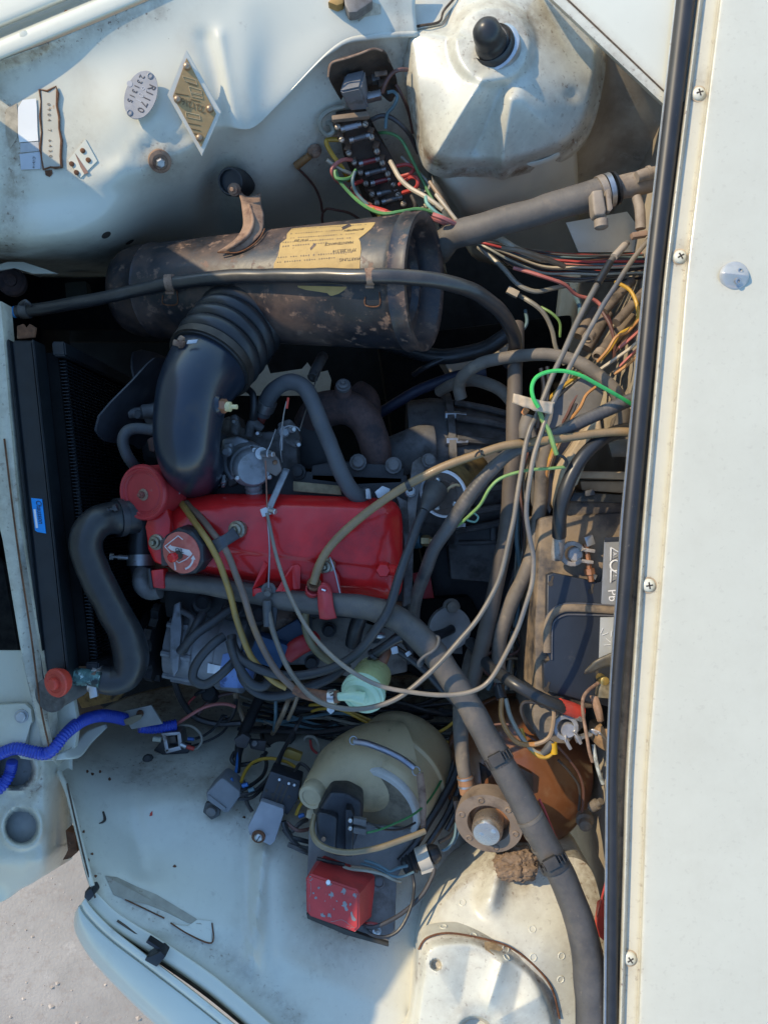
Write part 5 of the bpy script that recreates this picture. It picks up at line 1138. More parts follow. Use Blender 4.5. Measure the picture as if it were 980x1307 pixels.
tube('cable', [(600, 820, -.2), (622, 848, -.13), (640, 862, -.09), (660, 875, -.065), (685, 889, -.06), (708, 899, -.065), (718, 903, -.07)], [7.5, 7.5, 8, 8, 8, 8, 8], CAB, pcb, n=16)
tube('red_sleeve', [(713, 900, -.069), (728, 905, -.075), (741, 910, -.08)], [9, 9.5, 9], REDPL, pcb, n=16)
tube('bare_end', [(735, 911, -.077), (742, 914, -.08)], [8, 7.5], ZINC, pcb, n=14)
ringclamp(pcb, (722, 929), .0118, -62, M('lead_clamp_grey', (.38, .38, .38), .5, .6, var=.2, vs=60), -.084)
lathe('clamp_bolt', (737, 942, -.09), (.9, .3, 0), [(.0065, -.004), (.0065, .003), (.004, .003), (.004, .02)], ZINC, pcb, n=6)
# hold-down clutter by the seal
hd = thing('wiper_bracket', 'rusty bent bracket and brass stud beside the battery', 'bracket', (770, 930, -.08))
loft('hood', [[(748, 858, -.048), (752, 852, -.040), (764, 842, -.032), (800, 826, -.03)], [(745, 861, -.062), (757, 858, -.046), (772, 852, -.038), (800, 848, -.036)]], M('olive_metal', (.16, .14, .105), .5, .5, var=.2, vs=30), hd, 3, 5, None, .003)
box('nut_stack', (769, 880, -.07), (.016, .020, .018), M('brass_plated', (.34, .29, .19), .45, .7, var=.3, vs=80), hd, (0, 0, -5), .002)
lathe('brass_stud', (770, 868, -.066), (0, 0, 1), [(.006, -.02), (.006, .006), (.004, .007)], M('gold_stud', (.50, .36, .12), .35, .8), hd, n=10)
loft('strap', [[(752, 888, -.07), (757, 905, -.066), (762, 922, -.072)], [(757, 888, -.064), (763, 905, -.06), (767, 922, -.066)], [(763, 889, -.064), (768, 905, -.062), (770, 920, -.068)]], RUSTL, hd, 4, 5, None, .003)
tube('rod', [(763, 872, -.06), (752, 880, -.055), (745, 890, -.053), (744, 905, -.052), (747, 930, -.05), (751, 955, -.052), (756, 972, -.06)], 2.4, RUSTL, hd, n=8)
tube('crusted_rod', [(757, 950, -.06), (760, 970, -.056), (764, 986, -.056), (769, 1000, -.06)], 2.6, M('crusty', (.32, .34, .32), .8, var=.5, vs=120), hd, n=8)
loft('arm', [[(750, 934, -.058), (762, 940, -.054)], [(756, 930, -.056), (766, 934, -.052)], [(768, 938, -.056), (775, 944, -.058)]], STEEL, hd, 4, 4, None, .003)
prism('cast_body', [(762, 928), (790, 925), (790, 962), (772, 960), (760, 952)], -.085, .04, M('cast_rust', (.30, .19, .10), .75, .1, var=.2, vs=40, layers=[((.12, .07, .04), 30, .5, .7)]), hd, bevel=.006)
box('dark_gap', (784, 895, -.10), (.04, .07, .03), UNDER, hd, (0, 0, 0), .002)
# ================================================================ BRAKE SERVO AND MASTER VALVE
SERVO = M('brown_glossy', (.17, .065, .025), .30, var=.2, vs=10, coat=.4, layers=[((.30, .19, .11), 16, .52, .75, .7, .6), ((.06, .035, .02), 12, .55, .75, .5, .7)], bumps=[(30, .05)])
sv = thing('brake_servo', 'brown glossy brake servo drum behind the long hose', 'brake servo', (665, 990, -.25))
sa = Vector((.12, .18, 1)).normalized()
lathe('drum', (664, 985, -.245), sa, [(.085, -.10), (.112, -.06), (.118, -.02), (.114, .02), (.100, .05), (.075, .068), (.04, .078), (.01, .08)], SERVO, sv, n=64)
lathe('band', (664, 985, -.245), sa, [(.119, -.03), (.1215, -.027), (.1215, -.018), (.119, -.015)], SERVO, sv, n=64)
prism('dark_lug', [(661, 978), (680, 988), (681, 1010), (672, 1013), (658, 1000)], -.155, .03, BLACKP, sv, bevel=.003)
prism('left_lug', [(612, 975), (628, 985), (632, 1002), (615, 1008)], -.17, .03, BLACKP, sv, bevel=.003)
mv = thing('master_cylinder_cap', 'round ring flange with silver domed centre and rivets', 'valve', (626, 1050, -.12))
TAN = M('dusty_tan_metal', (.22, .165, .12), .7, .2, var=.15, vs=30, layers=[((.12, .085, .06), 26, .5, .7)], bumps=[(90, .15)])
ma = Vector((-.28, -.30, 1)).normalized(); mb = P(624, 1048, -.09)
lathe('ring_flange', mb, ma, [(.046, -.02), (.0475, 0), (.0468, .006), (.030, .0062), (.0285, 0), (.028, -.012)], TAN, mv, n=48, sx=1.0)
u, w, _ = frame(ma)
for k in range(6):
    q = mb+ma*.006+u*(.0385*math.cos(k*1.047+.5))+w*(.0385*math.sin(k*1.047+.5))
    lathe('rivet', q, ma, [(.0048, -.001), (.0048, .001), (.0034, .0018), (.003, .0006), (.001, .0006)], TAN, mv, n=14)
lathe('inner_cup', mb-ma*.012, ma, [(.028, -.01), (.028, 0), (.022, .004)], M('orange_rubber', (.30, .14, .06), .6, var=.2, vs=30), mv, n=32)
lathe('dome', mb-ma*.01+Vector((-.001, -.004, 0)), ma, [(.0215, -.01), (.0215, .022), (.0205, .028), (.018, .0315), (.012, .0325)], M('bright_dome', (.50, .43, .36), .30, .8, var=.1, vs=40), mv, n=36)
for dx, dy in ((-3, -8), (4, 8)):
    lathe('dimple', mb-ma*.01+ma*.033+u*dx*.001+w*dy*.001, ma, [(.0042, -.002), (.004, .0006), (.002, .0012)], ZINC, mv, n=16)
prism('lug', [(632, 1004), (640, 1006), (646, 1016), (636, 1022), (626, 1018)], -.105, .01, RUSTL, mv, bevel=.002)
prism('lug', [(612, 1024), (640, 1020), (652, 1030), (640, 1040), (618, 1036)], -.145, .03, BLACKP, mv, bevel=.002)
box('side_tab', (583, 1032, -.13), (.008, .03, .02), BLACKP, mv, (0, 0, 8), .002)
vp = thing('vacuum_hose', 'dusty vertical hose with rusty band ending on a bent pipe', 'hose', (593, 900, -.15))
tube('hose', [(605, 830, -.22), (596, 862, -.18), (588, 905, -.14), (588, 945, -.125), (591, 978, -.115), (595, 1000, -.115)], [9, 9.5, 10, 9.5, 9, 8.5], HOSED, vp, n=18)
clamp('rusty_band', [(593, 990, -.115), (597, 1012, -.115)], 9.2, M('band_rust', (.32, .17, .09), .7, .2, var=.3, vs=60), vp)
for yy in (992, 1002): tube('band_wire', [(593+(yy-990)*.15, yy-1, -.115), (593.4+(yy-990)*.15, yy+1.5, -.115)], 10.8, ZINC, vp, n=22, seg=2)
tube('bent_pipe', [(596, 1010, -.115), (601, 1020, -.113), (609, 1028, -.113), (620, 1030, -.12)], 6, M('olive_pipe', (.20, .17, .11), .5, .4), vp, n=14)
# dried mud on the tower
mudm = thing('mud_clump', 'lump of dried brown mud on the suspension tower', 'mud', (660, 1106, -.11))
bm = bmesh.new(); bmesh.ops.create_icosphere(bm, subdivisions=5, radius=1)
cm = P(662, 1104, -.105)
for v in bm.verts:
    d = v.co.copy(); k = 1+.30*mnoise.noise(d*1.6)+.13*mnoise.noise(d*4.5+Vector((3, 1, 2)))+.09*mnoise.noise(d*9)+.075*mnoise.noise(d*17)+.05*mnoise.noise(d*33)
    v.co = cm+Vector((d.x*.031*k, d.y*.022*k, d.z*.020*k))
from_bm('mud_body', bm, MUD, mudm)
# ================================================================ WASHER BOTTLE, IGNITION BOX, BASE PLATE
YB = M('yellowed_bottle', (.50, .395, .225), .42, var=.12, vs=12, layers=[((.16, .13, .08), 9, .50, .74, .6, .85), ((.06, .05, .035), 60, .64, .74, .8, .7)], bumps=[(60, .1)], sss=.1)
wb_ = thing('washer_bottle', 'stained yellow plastic washer bottle with round filler cap', 'washer bottle', (480, 1010, -.2))
wa = Vector((-.40, -.36, .85)).normalized()
wbase = P(520, 960, -.28)
lathe('bottle', wbase, wa, [(.060, -.02), (.080, 0), (.085, .02), (.085, .055), (.0865, .058), (.0865, .064), (.083, .068), (.080, .10), (.076, .115), (.066, .125)], YB, wb_, n=56)
tube('shoulder', [(510, 975, -.225), (470, 980, -.205), (438, 988, -.180), (417, 1000, -.155), (401, 1012, -.135)], [56, 54, 43, 29, 19], YB, wb_, n=40, seg=8)
CAPM = M('cap_tan', (.44, .36, .22), .5, var=.12, vs=30, layers=[((.14, .10, .06), 30, .56, .72)])
ca_ = Vector((-.42, -.25, 1)).normalized()
lathe('filler_cap', (401, 1012, -.128), ca_, [(.0185, -.012), (.0195, 0), (.0195, .010), (.0175, .013), (.0125, .013), (.012, .0115), (.002, .0115)], CAPM, wb_, n=36)
prism('cap_tab', [(392, 1034), (400, 1031), (402, 1042), (396, 1046), (390, 1044)], -.13, .006, CAPM, wb_, bevel=.002)
WR = M('white_ring', (.56, .54, .48), .4, var=.1, vs=30, layers=[((.2, .17, .12), 30, .6, .75)])
pr_c = wbase+wa*.125
lathe('pump_ring', pr_c, wa, [(.066, -.006), (.0705, -.003), (.0710, .004), (.069, .0075), (.062, .008), (.060, .003)], WR, wb_, n=56)
PUMP = M('pump_black', (.02, .021, .025), .45, var=.2, vs=30, layers=[((.07, .06, .05), 30, .6, .74)])
lathe('pump_plate', pr_c, wa, [(.0600, -.002), (.0598, .0042), (.055, .0046)], M('pump_tan', (.27, .225, .15), .5, var=.15, vs=25, layers=[((.12, .10, .07), 20, .5, .7)]), wb_, n=48)
prism('pump_motor', [(421, 1011, -.085), (442, 1013, -.085), (462, 1024, -.09), (463, 1048, -.092), (452, 1078, -.085), (444, 1094, -.08), (428, 1094, -.075), (404, 1080, -.078), (403, 1040, -.08), (410, 1026, -.083)], 0, .07, PUMP, wb_, bevel=.006, segs=3)
prism('pump_face', [(404, 1036, -.068), (419, 1040, -.064), (431, 1044, -.066), (428, 1092, -.064), (404, 1082, -.066)], 0, .03, PUMP, wb_, bevel=.005, segs=3)
prism('pump_strip', [(441, 1033, -.066), (448, 1034, -.066), (452, 1042, -.068), (450, 1094, -.066), (441, 1094, -.064)], 0, .025, BLACKP, wb_, bevel=.002)
lathe('pump_rivet', (413, 1071, -.063), (-.1, -.1, 1), [(.003, -.001), (.003, .001), (.0015, .001)], RUSTL, wb_, n=12)
for y in (1047, 1057):
    lathe('terminal_screw', (447, y, -.064), (0, 0, 1), [(.003, -.002), (.003, .002), (.002, .003)], ZINC, wb_, n=10)
for k, y in enumerate((1048, 1060)):
    prism('terminal', [(451, y-4), (468, y-1), (467, y+7), (450, y+4)], -.062, .008, M('terminal_grey', (.10, .095, .09), .5), wb_, bevel=.002)
tube('green_lead', [(468, 1063, -.065), (480, 1060, -.07), (500, 1052, -.085), (530, 1038, -.11), (552, 1015, -.15), (566, 990, -.2)], 1.5, M('green_wire', (.03, .16, .05), .5), wb_, n=7)
tube('black_lead', [(468, 1050, -.065), (478, 1054, -.07), (492, 1059, -.08), (512, 1058, -.1), (530, 1050, -.12)], 1.4, RUBBER, wb_, n=7)
loft('bottle_strap', [[(531, 988, -.125), (534, 1020, -.12), (537, 1058, -.12)], [(540, 986, -.125), (544, 1018, -.12), (543, 1055, -.12)]], RUSTL, wb_, 2, 6, None, .002)
sp_ = catmull([tuple(P(*p))+(0,) for p in ((452, 946, -.148), (468, 949, -.142), (490, 957, -.135), (512, 968, -.130), (528, 980, -.128))], 40)
hel = []
pts = [Vector(q[:3]) for q in sp_]; NL = len(pts)
for i in range(900):
    t = i/899*(NL-1); j = min(NL-2, int(t)); p = pts[j].lerp(pts[j+1], t-j); tg = (pts[j+1]-pts[j]).normalized()
    uu = tg.cross(Vector((0, 0, 1))).normalized(); ww = tg.cross(uu); a = i*.52*.9
    hel.append(tuple(p+uu*(.0042*math.cos(a))+ww*(.0042*math.sin(a)))+(.0009,))
v, f = tube_data(hel, 5); mk('retaining_spring', v, f, M('spring_steel', (.42, .42, .46), .35, .9, var=.1), wb_)
for x, y, z in ((451, 945, -.146), (531, 984, -.126)):
    rg = [tuple(P(x, y, z)+Vector((.0055*math.cos(a*.6), .0065*math.sin(a*.6), 0)))+(.0009,) for a in range(11)]
    v, f = tube_data(rg, 6); mk('spring_eye', v, f, ZINC, wb_)
tubeM = M('yellow_tube', (.22, .165, .09), .4, var=.15, vs=20, coat=.2)
wt = thing('washer_tube', 'yellowed plastic tube looping round the front of the pump', 'tube', (450, 1085, -.06))
tube('tube', [(402, 1040, -.085), (398, 1058, -.07), (404, 1074, -.055), (420, 1084, -.048), (445, 1088, -.046), (475, 1084, -.05), (505, 1075, -.06), (542, 1061, -.075)], [3.4, 3.6, 3.8, 3.8, 3.8, 3.8, 3.8, 3.8], tubeM, wt, n=12, seg=8)
GALV = M('galv_plate', (.20, .19, .18), .6, .4, var=.15, vs=25, layers=[((.09, .075, .06), 16, .5, .66, .85, .8), ((.36, .35, .33), 26, .64, .72)])
bp_ = thing('mounting_plate', 'grimy grey mounting plate under red box and washer pump', 'plate', (460, 1130, -.15))
prism('plate', [(394, 1060, -.125), (402, 1045, -.13), (540, 1060, -.16), (505, 1120, -.13), (504, 1190, -.09), (495, 1202, -.085), (392, 1172, -.085), (392, 1120, -.11)], 0, .006, GALV, bp_, bevel=.0015)
prism('plate_edge', [(391, 1166, -.080), (396, 1168, -.080), (440, 1186, -.080), (496, 1204, -.080), (496, 1209, -.080), (440, 1193, -.080), (392, 1173, -.080)], 0, .008, M('plate_edge_dark', (.06, .055, .045), .7, .3), bp_, bevel=.0015)
for x, y in ((484, 1126), (486, 1151)):
    lathe('plate_hole', (x, y, -.118), (.0, .3, 1), [(.008, 0), (.008, .0035), (.0062, .0045), (.0055, .002), (.001, .002)], GALV, bp_, n=22)
lathe('plate_screw', (481, 1188, -.088), (0, .2, 1), [(.0062, -.002), (.0062, .0025), (.004, .003), (.0035, .008), (.002, .009)], ZINC, bp_, n=8)
lathe('small_hole', (490, 1090, -.144), (0, 0, 1), [(.004, 0), (.004, .0012)], SLOT, bp_, n=14)
ib = thing('ignition_box', 'red box with chipped paint mounted on the grey plate', 'ignition module', (430, 1145, -.1))
# a box leaning with the wing: eight corners placed one by one
fr = [(390, 1122, -.052), (397, 1116, -.052), (455, 1136, -.050), (458, 1142, -.050), (458, 1184, -.044), (452, 1190, -.044), (396, 1170, -.044), (391, 1164, -.044)]
bk = [(403, 1100, -.115), (414, 1092, -.115), (470, 1112, -.115), (478, 1118, -.115), (478, 1166, -.108), (470, 1172, -.108), (410, 1150, -.108), (404, 1144, -.108)]
bm = bmesh.new(); A = [bm.verts.new(P(*p)) for p in fr]; B = [bm.verts.new(P(*p)) for p in bk]
bm.faces.new(A); bm.faces.new(B[::-1])
for i in range(8): bm.faces.new((A[i], B[i], B[(i+1) % 8], A[(i+1) % 8]))
bmesh.ops.bevel(bm, geom=[e for e in bm.edges if e.verts[0] in A and e.verts[1] in A], offset=.0025, segments=3, affect='EDGES')
from_bm('case', bm, REDCHIP, ib)
BARE = M('bare_chip', (.25, .235, .23), .6, .2, var=.15, vs=60)
T_IB = bvh(ib.children[0])
random.seed(5)
def chip(x, y, w, h, a=0, mat=BARE):
    n = 11; pts = []
    for k in range(n):
        t = 2*math.pi*k/n; rr_ = random.uniform(.45, 1.45); X, Y = w*math.cos(t)*rr_, h*math.sin(t)*rr_; ca, sa2 = math.cos(R(a)), math.sin(R(a)); pts.append((x+X*ca-Y*sa2, y+X*sa2+Y*ca))
    patch('bare_patch', pts, T_IB, mat, ib.children[0], .0004, .0004)
for c in ((393, 1135, 3.5, 9), (393, 1160, 3.5, 6), (396, 1122, 3, 3), (420, 1128, 3, 3), (439, 1138, 4, 4), (423, 1142, 3, 4), (454, 1143, 3, 3), (440, 1156, 3, 6, -30), (450, 1171, 3, 6, -20), (412, 1168, 2, 4, -40), (421, 1168, 2.5, 3), (437, 1179, 11, 4, 15), (452, 1186, 5, 3, 20), (407, 1133, 1.5, 1.5), (447, 1154, 1.5, 2), (403, 1146, 1.5, 1.5), (400, 1140, 1, 1.3), (430, 1150, 1, 1), (426, 1160, 1, 1.5), (415, 1150, .8, 1)): chip(*c)
lathe('case_dot', (419, 1126, -.0495), (-.1, 0, 1), [(.003, -.001), (.003, .001), (.0012, .001)], WHITE, ib, n=12)
# ballast resistor held by pale strap
ba_ = thing('ballast_resistor', 'finned black resistor held by a pale strap', 'resistor', (535, 1098, -.12))
b0, b1 = P(517, 1106, -.125), P(566, 1084, -.125)
lathe('body', b0, b1-b0, [(.010, -.003), (.0135, 0)]+[(q, .004+.003*i) for i in range(14) for q in ((.0150 if i % 2 else .0125),)]+[(.012, .05), (.009, .054)], RUBBER, ba_, n=18)
clamp('pale_strap', [(534, 1098, -.125), (549, 1092, -.125)], 14.0, M('pale_strap', (.45, .41, .33), .6, var=.1, vs=40), ba_)
prism('strap_tail', [(536, 1104), (552, 1100), (554, 1112), (538, 1117)], -.112, .003, M('pale_strap2', (.45, .41, .33), .6), ba_, bevel=.001)
# ================================================================ GREY BOXES ON THE LOWER WING
gbx = thing('regulator_box', 'small grey box with bolted ear on the shaded wing', 'regulator', (285, 1016, -.17))
GBX = M('grey_plastic', (.17, .175, .18), .5, var=.1, vs=30, layers=[((.08, .075, .07), 30, .6, .75)])
prism('box_body', [(263, 1012, -.142), (281, 994, -.145), (286, 994, -.146), (306, 1010, -.148), (307, 1016, -.148), (292, 1037, -.14), (287, 1038, -.14), (264, 1019, -.14)], 0, .045, GBX, gbx, bevel=.005, segs=3)
prism('box_panel', [(266, 1014, -.139), (289, 1032, -.1375), (285, 1036, -.1375), (264, 1021, -.138)], 0, .01, GBX, gbx, bevel=.0015)
prism('mount_ear', [(262, 1025), (270, 1024), (281, 1034), (280, 1042), (270, 1047), (259, 1037)], -.158, .008, M('ear_dark', (.08, .08, .075), .6), gbx, bevel=.002)
lathe('ear_bolt', (270, 1035, -.156), (-.1, -.3, 1), [(.008, 0), (.0075, .003), (.004, .0045)], GALV, gbx, n=16)
cbx = thing('fuse_holder', 'black connector block with a worn grey cover plate', 'fuse holder', (358, 1025, -.17))
prism('block', [(345, 984), (384, 997), (380, 1022), (366, 1042), (362, 1036), (330, 1024)], -.150, .04, PUMP, cbx, bevel=.003)
prism('cover', [(333, 1022, -.138), (362, 1032, -.138), (362, 1040, -.136), (351, 1074, -.126), (345, 1080, -.125), (318, 1066, -.126), (316, 1056, -.128)], 0, .02, M('worn_grey_cover', (.30, .31, .33), .55, .1, var=.1, vs=30, layers=[((.12, .10, .085), 22, .58, .70), ((.05, .04, .03), 60, .64, .72)]), cbx, bevel=.003)
for k in range(3): box('slot', (352+k*5.5, 1010+k*2.0, -.1505), (.0025, .028, .003), SLOT, cbx, (0, 0, -22), 0)
for x, y in ((340, 1009), (348, 1014), (369, 1017)): lathe('pin_hole', (x, y, -.1505), (0, 0, 1), [(.0025, 0), (.0025, .0012)], SLOT, cbx, n=10)
lathe('cover_washer', (330, 1068, -.126), (-.05, -.3, 1), [(.010, -.002), (.0098, .0015), (.006, .002)], RUSTM, cbx, n=20)
screw('cover_screw', (330, 1069, -.1235), 5.5, cbx, (-.05, -.3, 1), 'slot', ZINC, 60)
for x, y in ((357, 995), (369, 1000), (376, 1002)): lathe('blade_tip', (x, y, -.148), (0, .3, 1), [(.0025, -.003), (.002, .003)], ZINC, cbx, n=8)
# relay with blue and red spade wires on the wing at the left
sr = thing('horn_relay', 'small open metal relay with white pin near blue conduit', 'relay', (212, 944, -.28))
prism('base', [(196, 958), (208, 944), (244, 950), (240, 962), (208, 964)], -.265, .006, BLACKP, sr, bevel=.002)
for pts in ([(207, 938), (212, 938), (216, 958), (212, 962)], [(226, 936), (231, 936), (233, 952), (228, 954)], [(210, 957), (230, 952), (232, 957), (213, 962)], [(206, 936), (230, 934), (230, 938), (207, 940)]):
    prism('frame_bar', pts, -.245, .03, STEEL, sr, bevel=.001)
prism('coil', [(213, 940), (224, 939), (226, 948), (215, 950)], -.255, .03, M('coil_brown', (.08, .06, .04), .5), sr, bevel=.003)
tube('white_pin', [(196, 943, -.245), (206, 944, -.245)], 3.5, M('ivory', (.42, .42, .32), .5), sr, n=10)
tube('spade', [(231, 950, -.245), (238, 953, -.245)], 3.2, ZINC, sr, n=8)
tube('red_sleeve', [(239, 953, -.245), (248, 956, -.245)], 2.8, REDPL, sr, n=8)
tube('blue_sleeve', [(240, 943, -.25), (248, 943.5, -.25)], 2.4, M('blue_sleeve', (.02, .09, .30), .45), sr, n=8)
lathe('wing_plug', (189, 969, zof(T_LO, 189, 969)), (0, .5, 1), [(.009, -.003), (.008, .003), (.005, .006), (.001, .006)], M('plug_dark', (.06, .06, .055), .7), sr, n=9)
gp_ = thing('grommet_hole', 'dark round grommet hole with wires passing through the wing', 'grommet', (355, 935, -.33))
lathe('grommet', (355, 935, -.325), (0, .6, 1), [(.030, -.01), (.031, .002), (.027, .004), (.024, .0), (.023, -.012)], RUBBER, gp_, n=30)
lathe('hole', (355, 936, -.325), (0, .6, 1), [(.024, -.004), (.024, .001)], SLOT, gp_, n=26)
# ================================================================ UPPER RIGHT HOSE AND VALVE
uhz = thing('tap_hose', 'ribbed grey brown hose with clamp running to the heater tap', 'hose', (680, 270, -.1))
tube('hose', [(560, 322, -.18), (566, 312, -.135), (578, 302, -.115), (610, 292, -.10), (660, 277, -.085), (710, 262, -.072), (755, 249, -.062), (772, 244, -.06)], [16, 17, 17.5, 17.5, 17.5, 18, 18.5, 18.5], M('ribbed_hose', (.12, .105, .088), .62, var=.15, vs=24, layers=[((.19, .155, .12), 50, .52, .7, .8, .6), ((.06, .06, .06), 16, .5, .75, .6, .6)], bumps=[(190, .12)]), uhz, n=28, seg=8, rib=(.0045, .002))
TAPM = M('dusty_tap', (.30, .24, .18), .7, .15, var=.12, vs=40, layers=[((.2, .15, .11), 30, .5, .7)], bumps=[(120, .1)])
clamp('band', [(764, 247, -.061), (772, 244, -.0605)], 19.2, M('band_tan', (.36, .29, .22), .5, .5, var=.15, vs=60), uhz)
clamp('band_edge', [(774, 243.5, -.0605), (780, 241.5, -.06)], 19.0, ZINC, uhz)
prism('worm_housing', [(755, 243), (769, 241), (774, 268), (772, 274), (759, 275), (757, 268)], -.028, .018, TAPM, uhz, bevel=.005, segs=3)
lathe('worm_head', (766, 274, -.040), (.06, -1, 0), [(.007, 0), (.007, .006), (.0092, .007), (.0092, .017), (.007, .0185)], TAPM, uhz, n=14)
prism('worm_tail', [(773, 242), (778, 240), (782, 266), (778, 270), (775, 268)], -.03, .01, TAPM, uhz, bevel=.002)
tpv = thing('heater_tap', 'tan dusty heater tap with side lever under the seal', 'tap', (812, 245, -.06))
tube('tap_body', [(778, 242, -.06), (790, 239, -.06), (806, 236, -.06), (830, 231, -.06)], [11, 14, 15, 14], TAPM, tpv, n=24)
tube('tap_ring', [(783, 241, -.06), (786, 240, -.06)], 20.5, RUBBER, tpv, n=26, seg=2)
tube('top_pipe', [(812, 226, -.04), (824, 222, -.04), (840, 219, -.04)], [7, 7.5, 7], TAPM, tpv, n=16)
tube('pipe_collar', [(825, 221, -.04), (829, 220, -.04)], 8.5, TAPM, tpv, n=16, seg=2)
tube('lever_stem', [(812, 252, -.05), (816, 268, -.045), (817, 292, -.045)], [6, 6.5, 6.5], TAPM, tpv, n=16)
prism('lever_foot', [(806, 296), (826, 293), (827, 300), (808, 303)], -.04, .010, RUSTL, tpv, bevel=.002)
# ================================================================ FUSE BOARD
FB = M('brown_board', (.075, .050, .034), .75, .1, var=.25, vs=30, layers=[((.17, .11, .07), 40, .55, .7, .9, .7), ((.03, .025, .02), 26, .55, .7, .9)], bumps=[(90, .2)])
fx_ = thing('fuse_board', 'open fuse board with rusty hood, relay and glass fuses', 'fuse board', (465, 190, -.32))
hood = [[(420, 94, -.030), (424, 108, -.065), (438, 132, -.115)], [(424, 80, -.026), (434, 104, -.070), (448, 132, -.125)], [(455, 70, -.022), (466, 95, -.075), (476, 132, -.13)], [(476, 63, -.022), (490, 88, -.075), (498, 134, -.135)], [(490, 66, -.028), (500, 95, -.082), (506, 135, -.145)], [(494, 76, -.045), (506, 104, -.095), (508, 138, -.155)]]
loft('hood', hood, FB, fx_, 5, 6, None, .002)
tube('hood_rim', [(419, 98, -.030), (420, 90, -.026), (424, 80, -.024), (440, 75, -.021), (458, 69, -.019), (476, 62.5, -.019), (488, 65, -.025)], 1.3, RUSTL, fx_, n=6)
prism('board', [(428, 142), (466, 136), (476, 158), (500, 200), (534, 262), (500, 272), (480, 270), (470, 252), (450, 208), (436, 176)], lambda x, y: -.112-.10*sstep(140, 265, y), .05, FB, fx_, bevel=.002)
# relay (grey box, seen from its corner)
RL = M('relay_grey', (.22, .22, .225), .5, .1, var=.1, vs=30, layers=[((.13, .12, .11), 30, .58, .72)])
A_ = [(440, 94, -.052), (466, 88, -.052), (460, 112, -.040), (433, 118, -.040)]
B_ = [(450, 118, -.115), (470, 112, -.115), (471, 140, -.10), (446, 142, -.10)]
bm = bmesh.new(); a_ = [bm.verts.new(P(*p)) for p in A_]; b_ = [bm.verts.new(P(*p)) for p in B_]
bm.faces.new(a_); bm.faces.new(b_[::-1])
for i in range(4): bm.faces.new((a_[i], b_[i], b_[(i+1) % 4], a_[(i+1) % 4]))
bmesh.ops.bevel(bm, geom=bm.edges[:], offset=.003, segments=2, affect='EDGES')
from_bm('relay', bm, RL, fx_)
prism('relay_foot', [(423, 147), (470, 141), (472, 148), (424, 153)], -.095, .008, M('tan_foot', (.22, .16, .11), .7, var=.2, vs=40), fx_, bevel=.0015)
for x, y in ((470, 103), (479, 101), (473, 124), (481, 122), (488, 108)):
    box('relay_spade', (x, y, -.085), (.012, .010, .012), (FB, STEEL)[x % 2], fx_, (0, 0, 12), .0015)
box('bright_tab', (486, 94, -.065), (.017, .006, .003), RUSTL, fx_, (0, 0, 8), .0008)
FZ = [(448, 162, 'g'), (459, 176, 'd'), (471, 206, 'r'), (479, 219, 'd'), (486, 231, 'r'), (494, 245, 'd'), (500, 255, 'd')]
LTm = [(430, 161), (435, 177), (444, 194), (451, 206), (459, 219), (466, 233), (474, 247), (480, 258)]
RTm = [(465, 157), (473, 174), (480, 192), (487, 207), (494, 221), (501, 234), (507, 247), (514, 259)]
zb = lambda y: -.112-.10*sstep(140, 265, y)
GLS = {'g': M('fuse_grey', (.32, .33, .36), .25, coat=.5, var=.05), 'd': M('fuse_dark', (.11, .105, .10), .2, coat=.6, var=.1), 'r': M('fuse_red', (.20, .035, .035), .2, coat=.6, var=.1)}
for i, (l, r) in enumerate(zip(LTm, RTm)):
    z = zb((l[1]+r[1])/2)
    for (x, y), s in ((l, -1), (r, 1)):
        box('terminal', (x, y-5, z+.004), (.009, .012, .010), M('terminal_brown', (.17, .10, .06), .55, .4, var=.3, vs=60) if i == 0 and s < 0 else bpy.data.materials['terminal_brown'], fx_, (0, 0, -18), .0012)
        screw('terminal_screw', (x+1, y+1, z+.010), 3.9, fx_, (-.05, -.2, 1), 'slot', M('pale_screw', (.42, .36, .29), .45, .6, var=.2, vs=80) if i == 0 and s < 0 else bpy.data.materials['pale_screw'], random.choice((20, 60, 110, 150)))
for x, y, k in FZ:
    z = zb(y)+.010; d = 12
    tube('fuse', [(x-d, y+3.2, z), (x+d, y-3.2, z)], 3.4, GLS[k], fx_, n=12, seg=2)
    tube('fuse_cap', [(x-d-1, y+3.5, z), (x-d+4, y+2.2, z)], 3.8, STEEL, fx_, n=12, seg=2)
    tube('fuse_cap', [(x+d-4, y-2.2, z), (x+d+1, y-3.5, z)], 3.8, STEEL, fx_, n=12, seg=2)
# ---- wires: one harness per place, each wire a part
def W(name, col, rough=.45): return M(name, col, rough, var=.12, vs=60, coat=.1)
wc = dict(grey=W('wire_grey', (.26, .24, .19)), cream=W('wire_cream', (.46, .39, .28)), red=W('wire_red', (.42, .05, .04)), pink=W('wire_pink', (.48, .15, .12)), green=W('wire_green', (.10, .26, .09)), mint=W('wire_mint', (.22, .42, .33)),
          yellow=W('wire_yellow', (.46, .27, .03)), brown=W('wire_brown', (.13, .06, .045)), black=W('wire_black', (.018, .018, .019)), blue=W('wire_blue', (.03, .13, .36)), orange=W('wire_orange', (.46, .22, .07)), teal=W('wire_teal', (.10, .17, .19)), dark=W('wire_dark', (.05, .045, .042)), lime=W('wire_lime', (.05, .45, .10)), tan=W('wire_tan', (.30, .21, .13)), pale=W('wire_pale', (.33, .32, .25)), lgreen=W('wire_light_green', (.20, .33, .10)))
WZ = 0
def wire(h, c, pts, r=1.7, lab=None, seg=6):
    if WZ: pts = [(q[0], q[1], q[2]+WZ) for q in pts]
    o = tube('wire', pts, r, wc[c], h, n=7, seg=seg)
    if lab: o['label'] = lab
    return o
WZ = .065
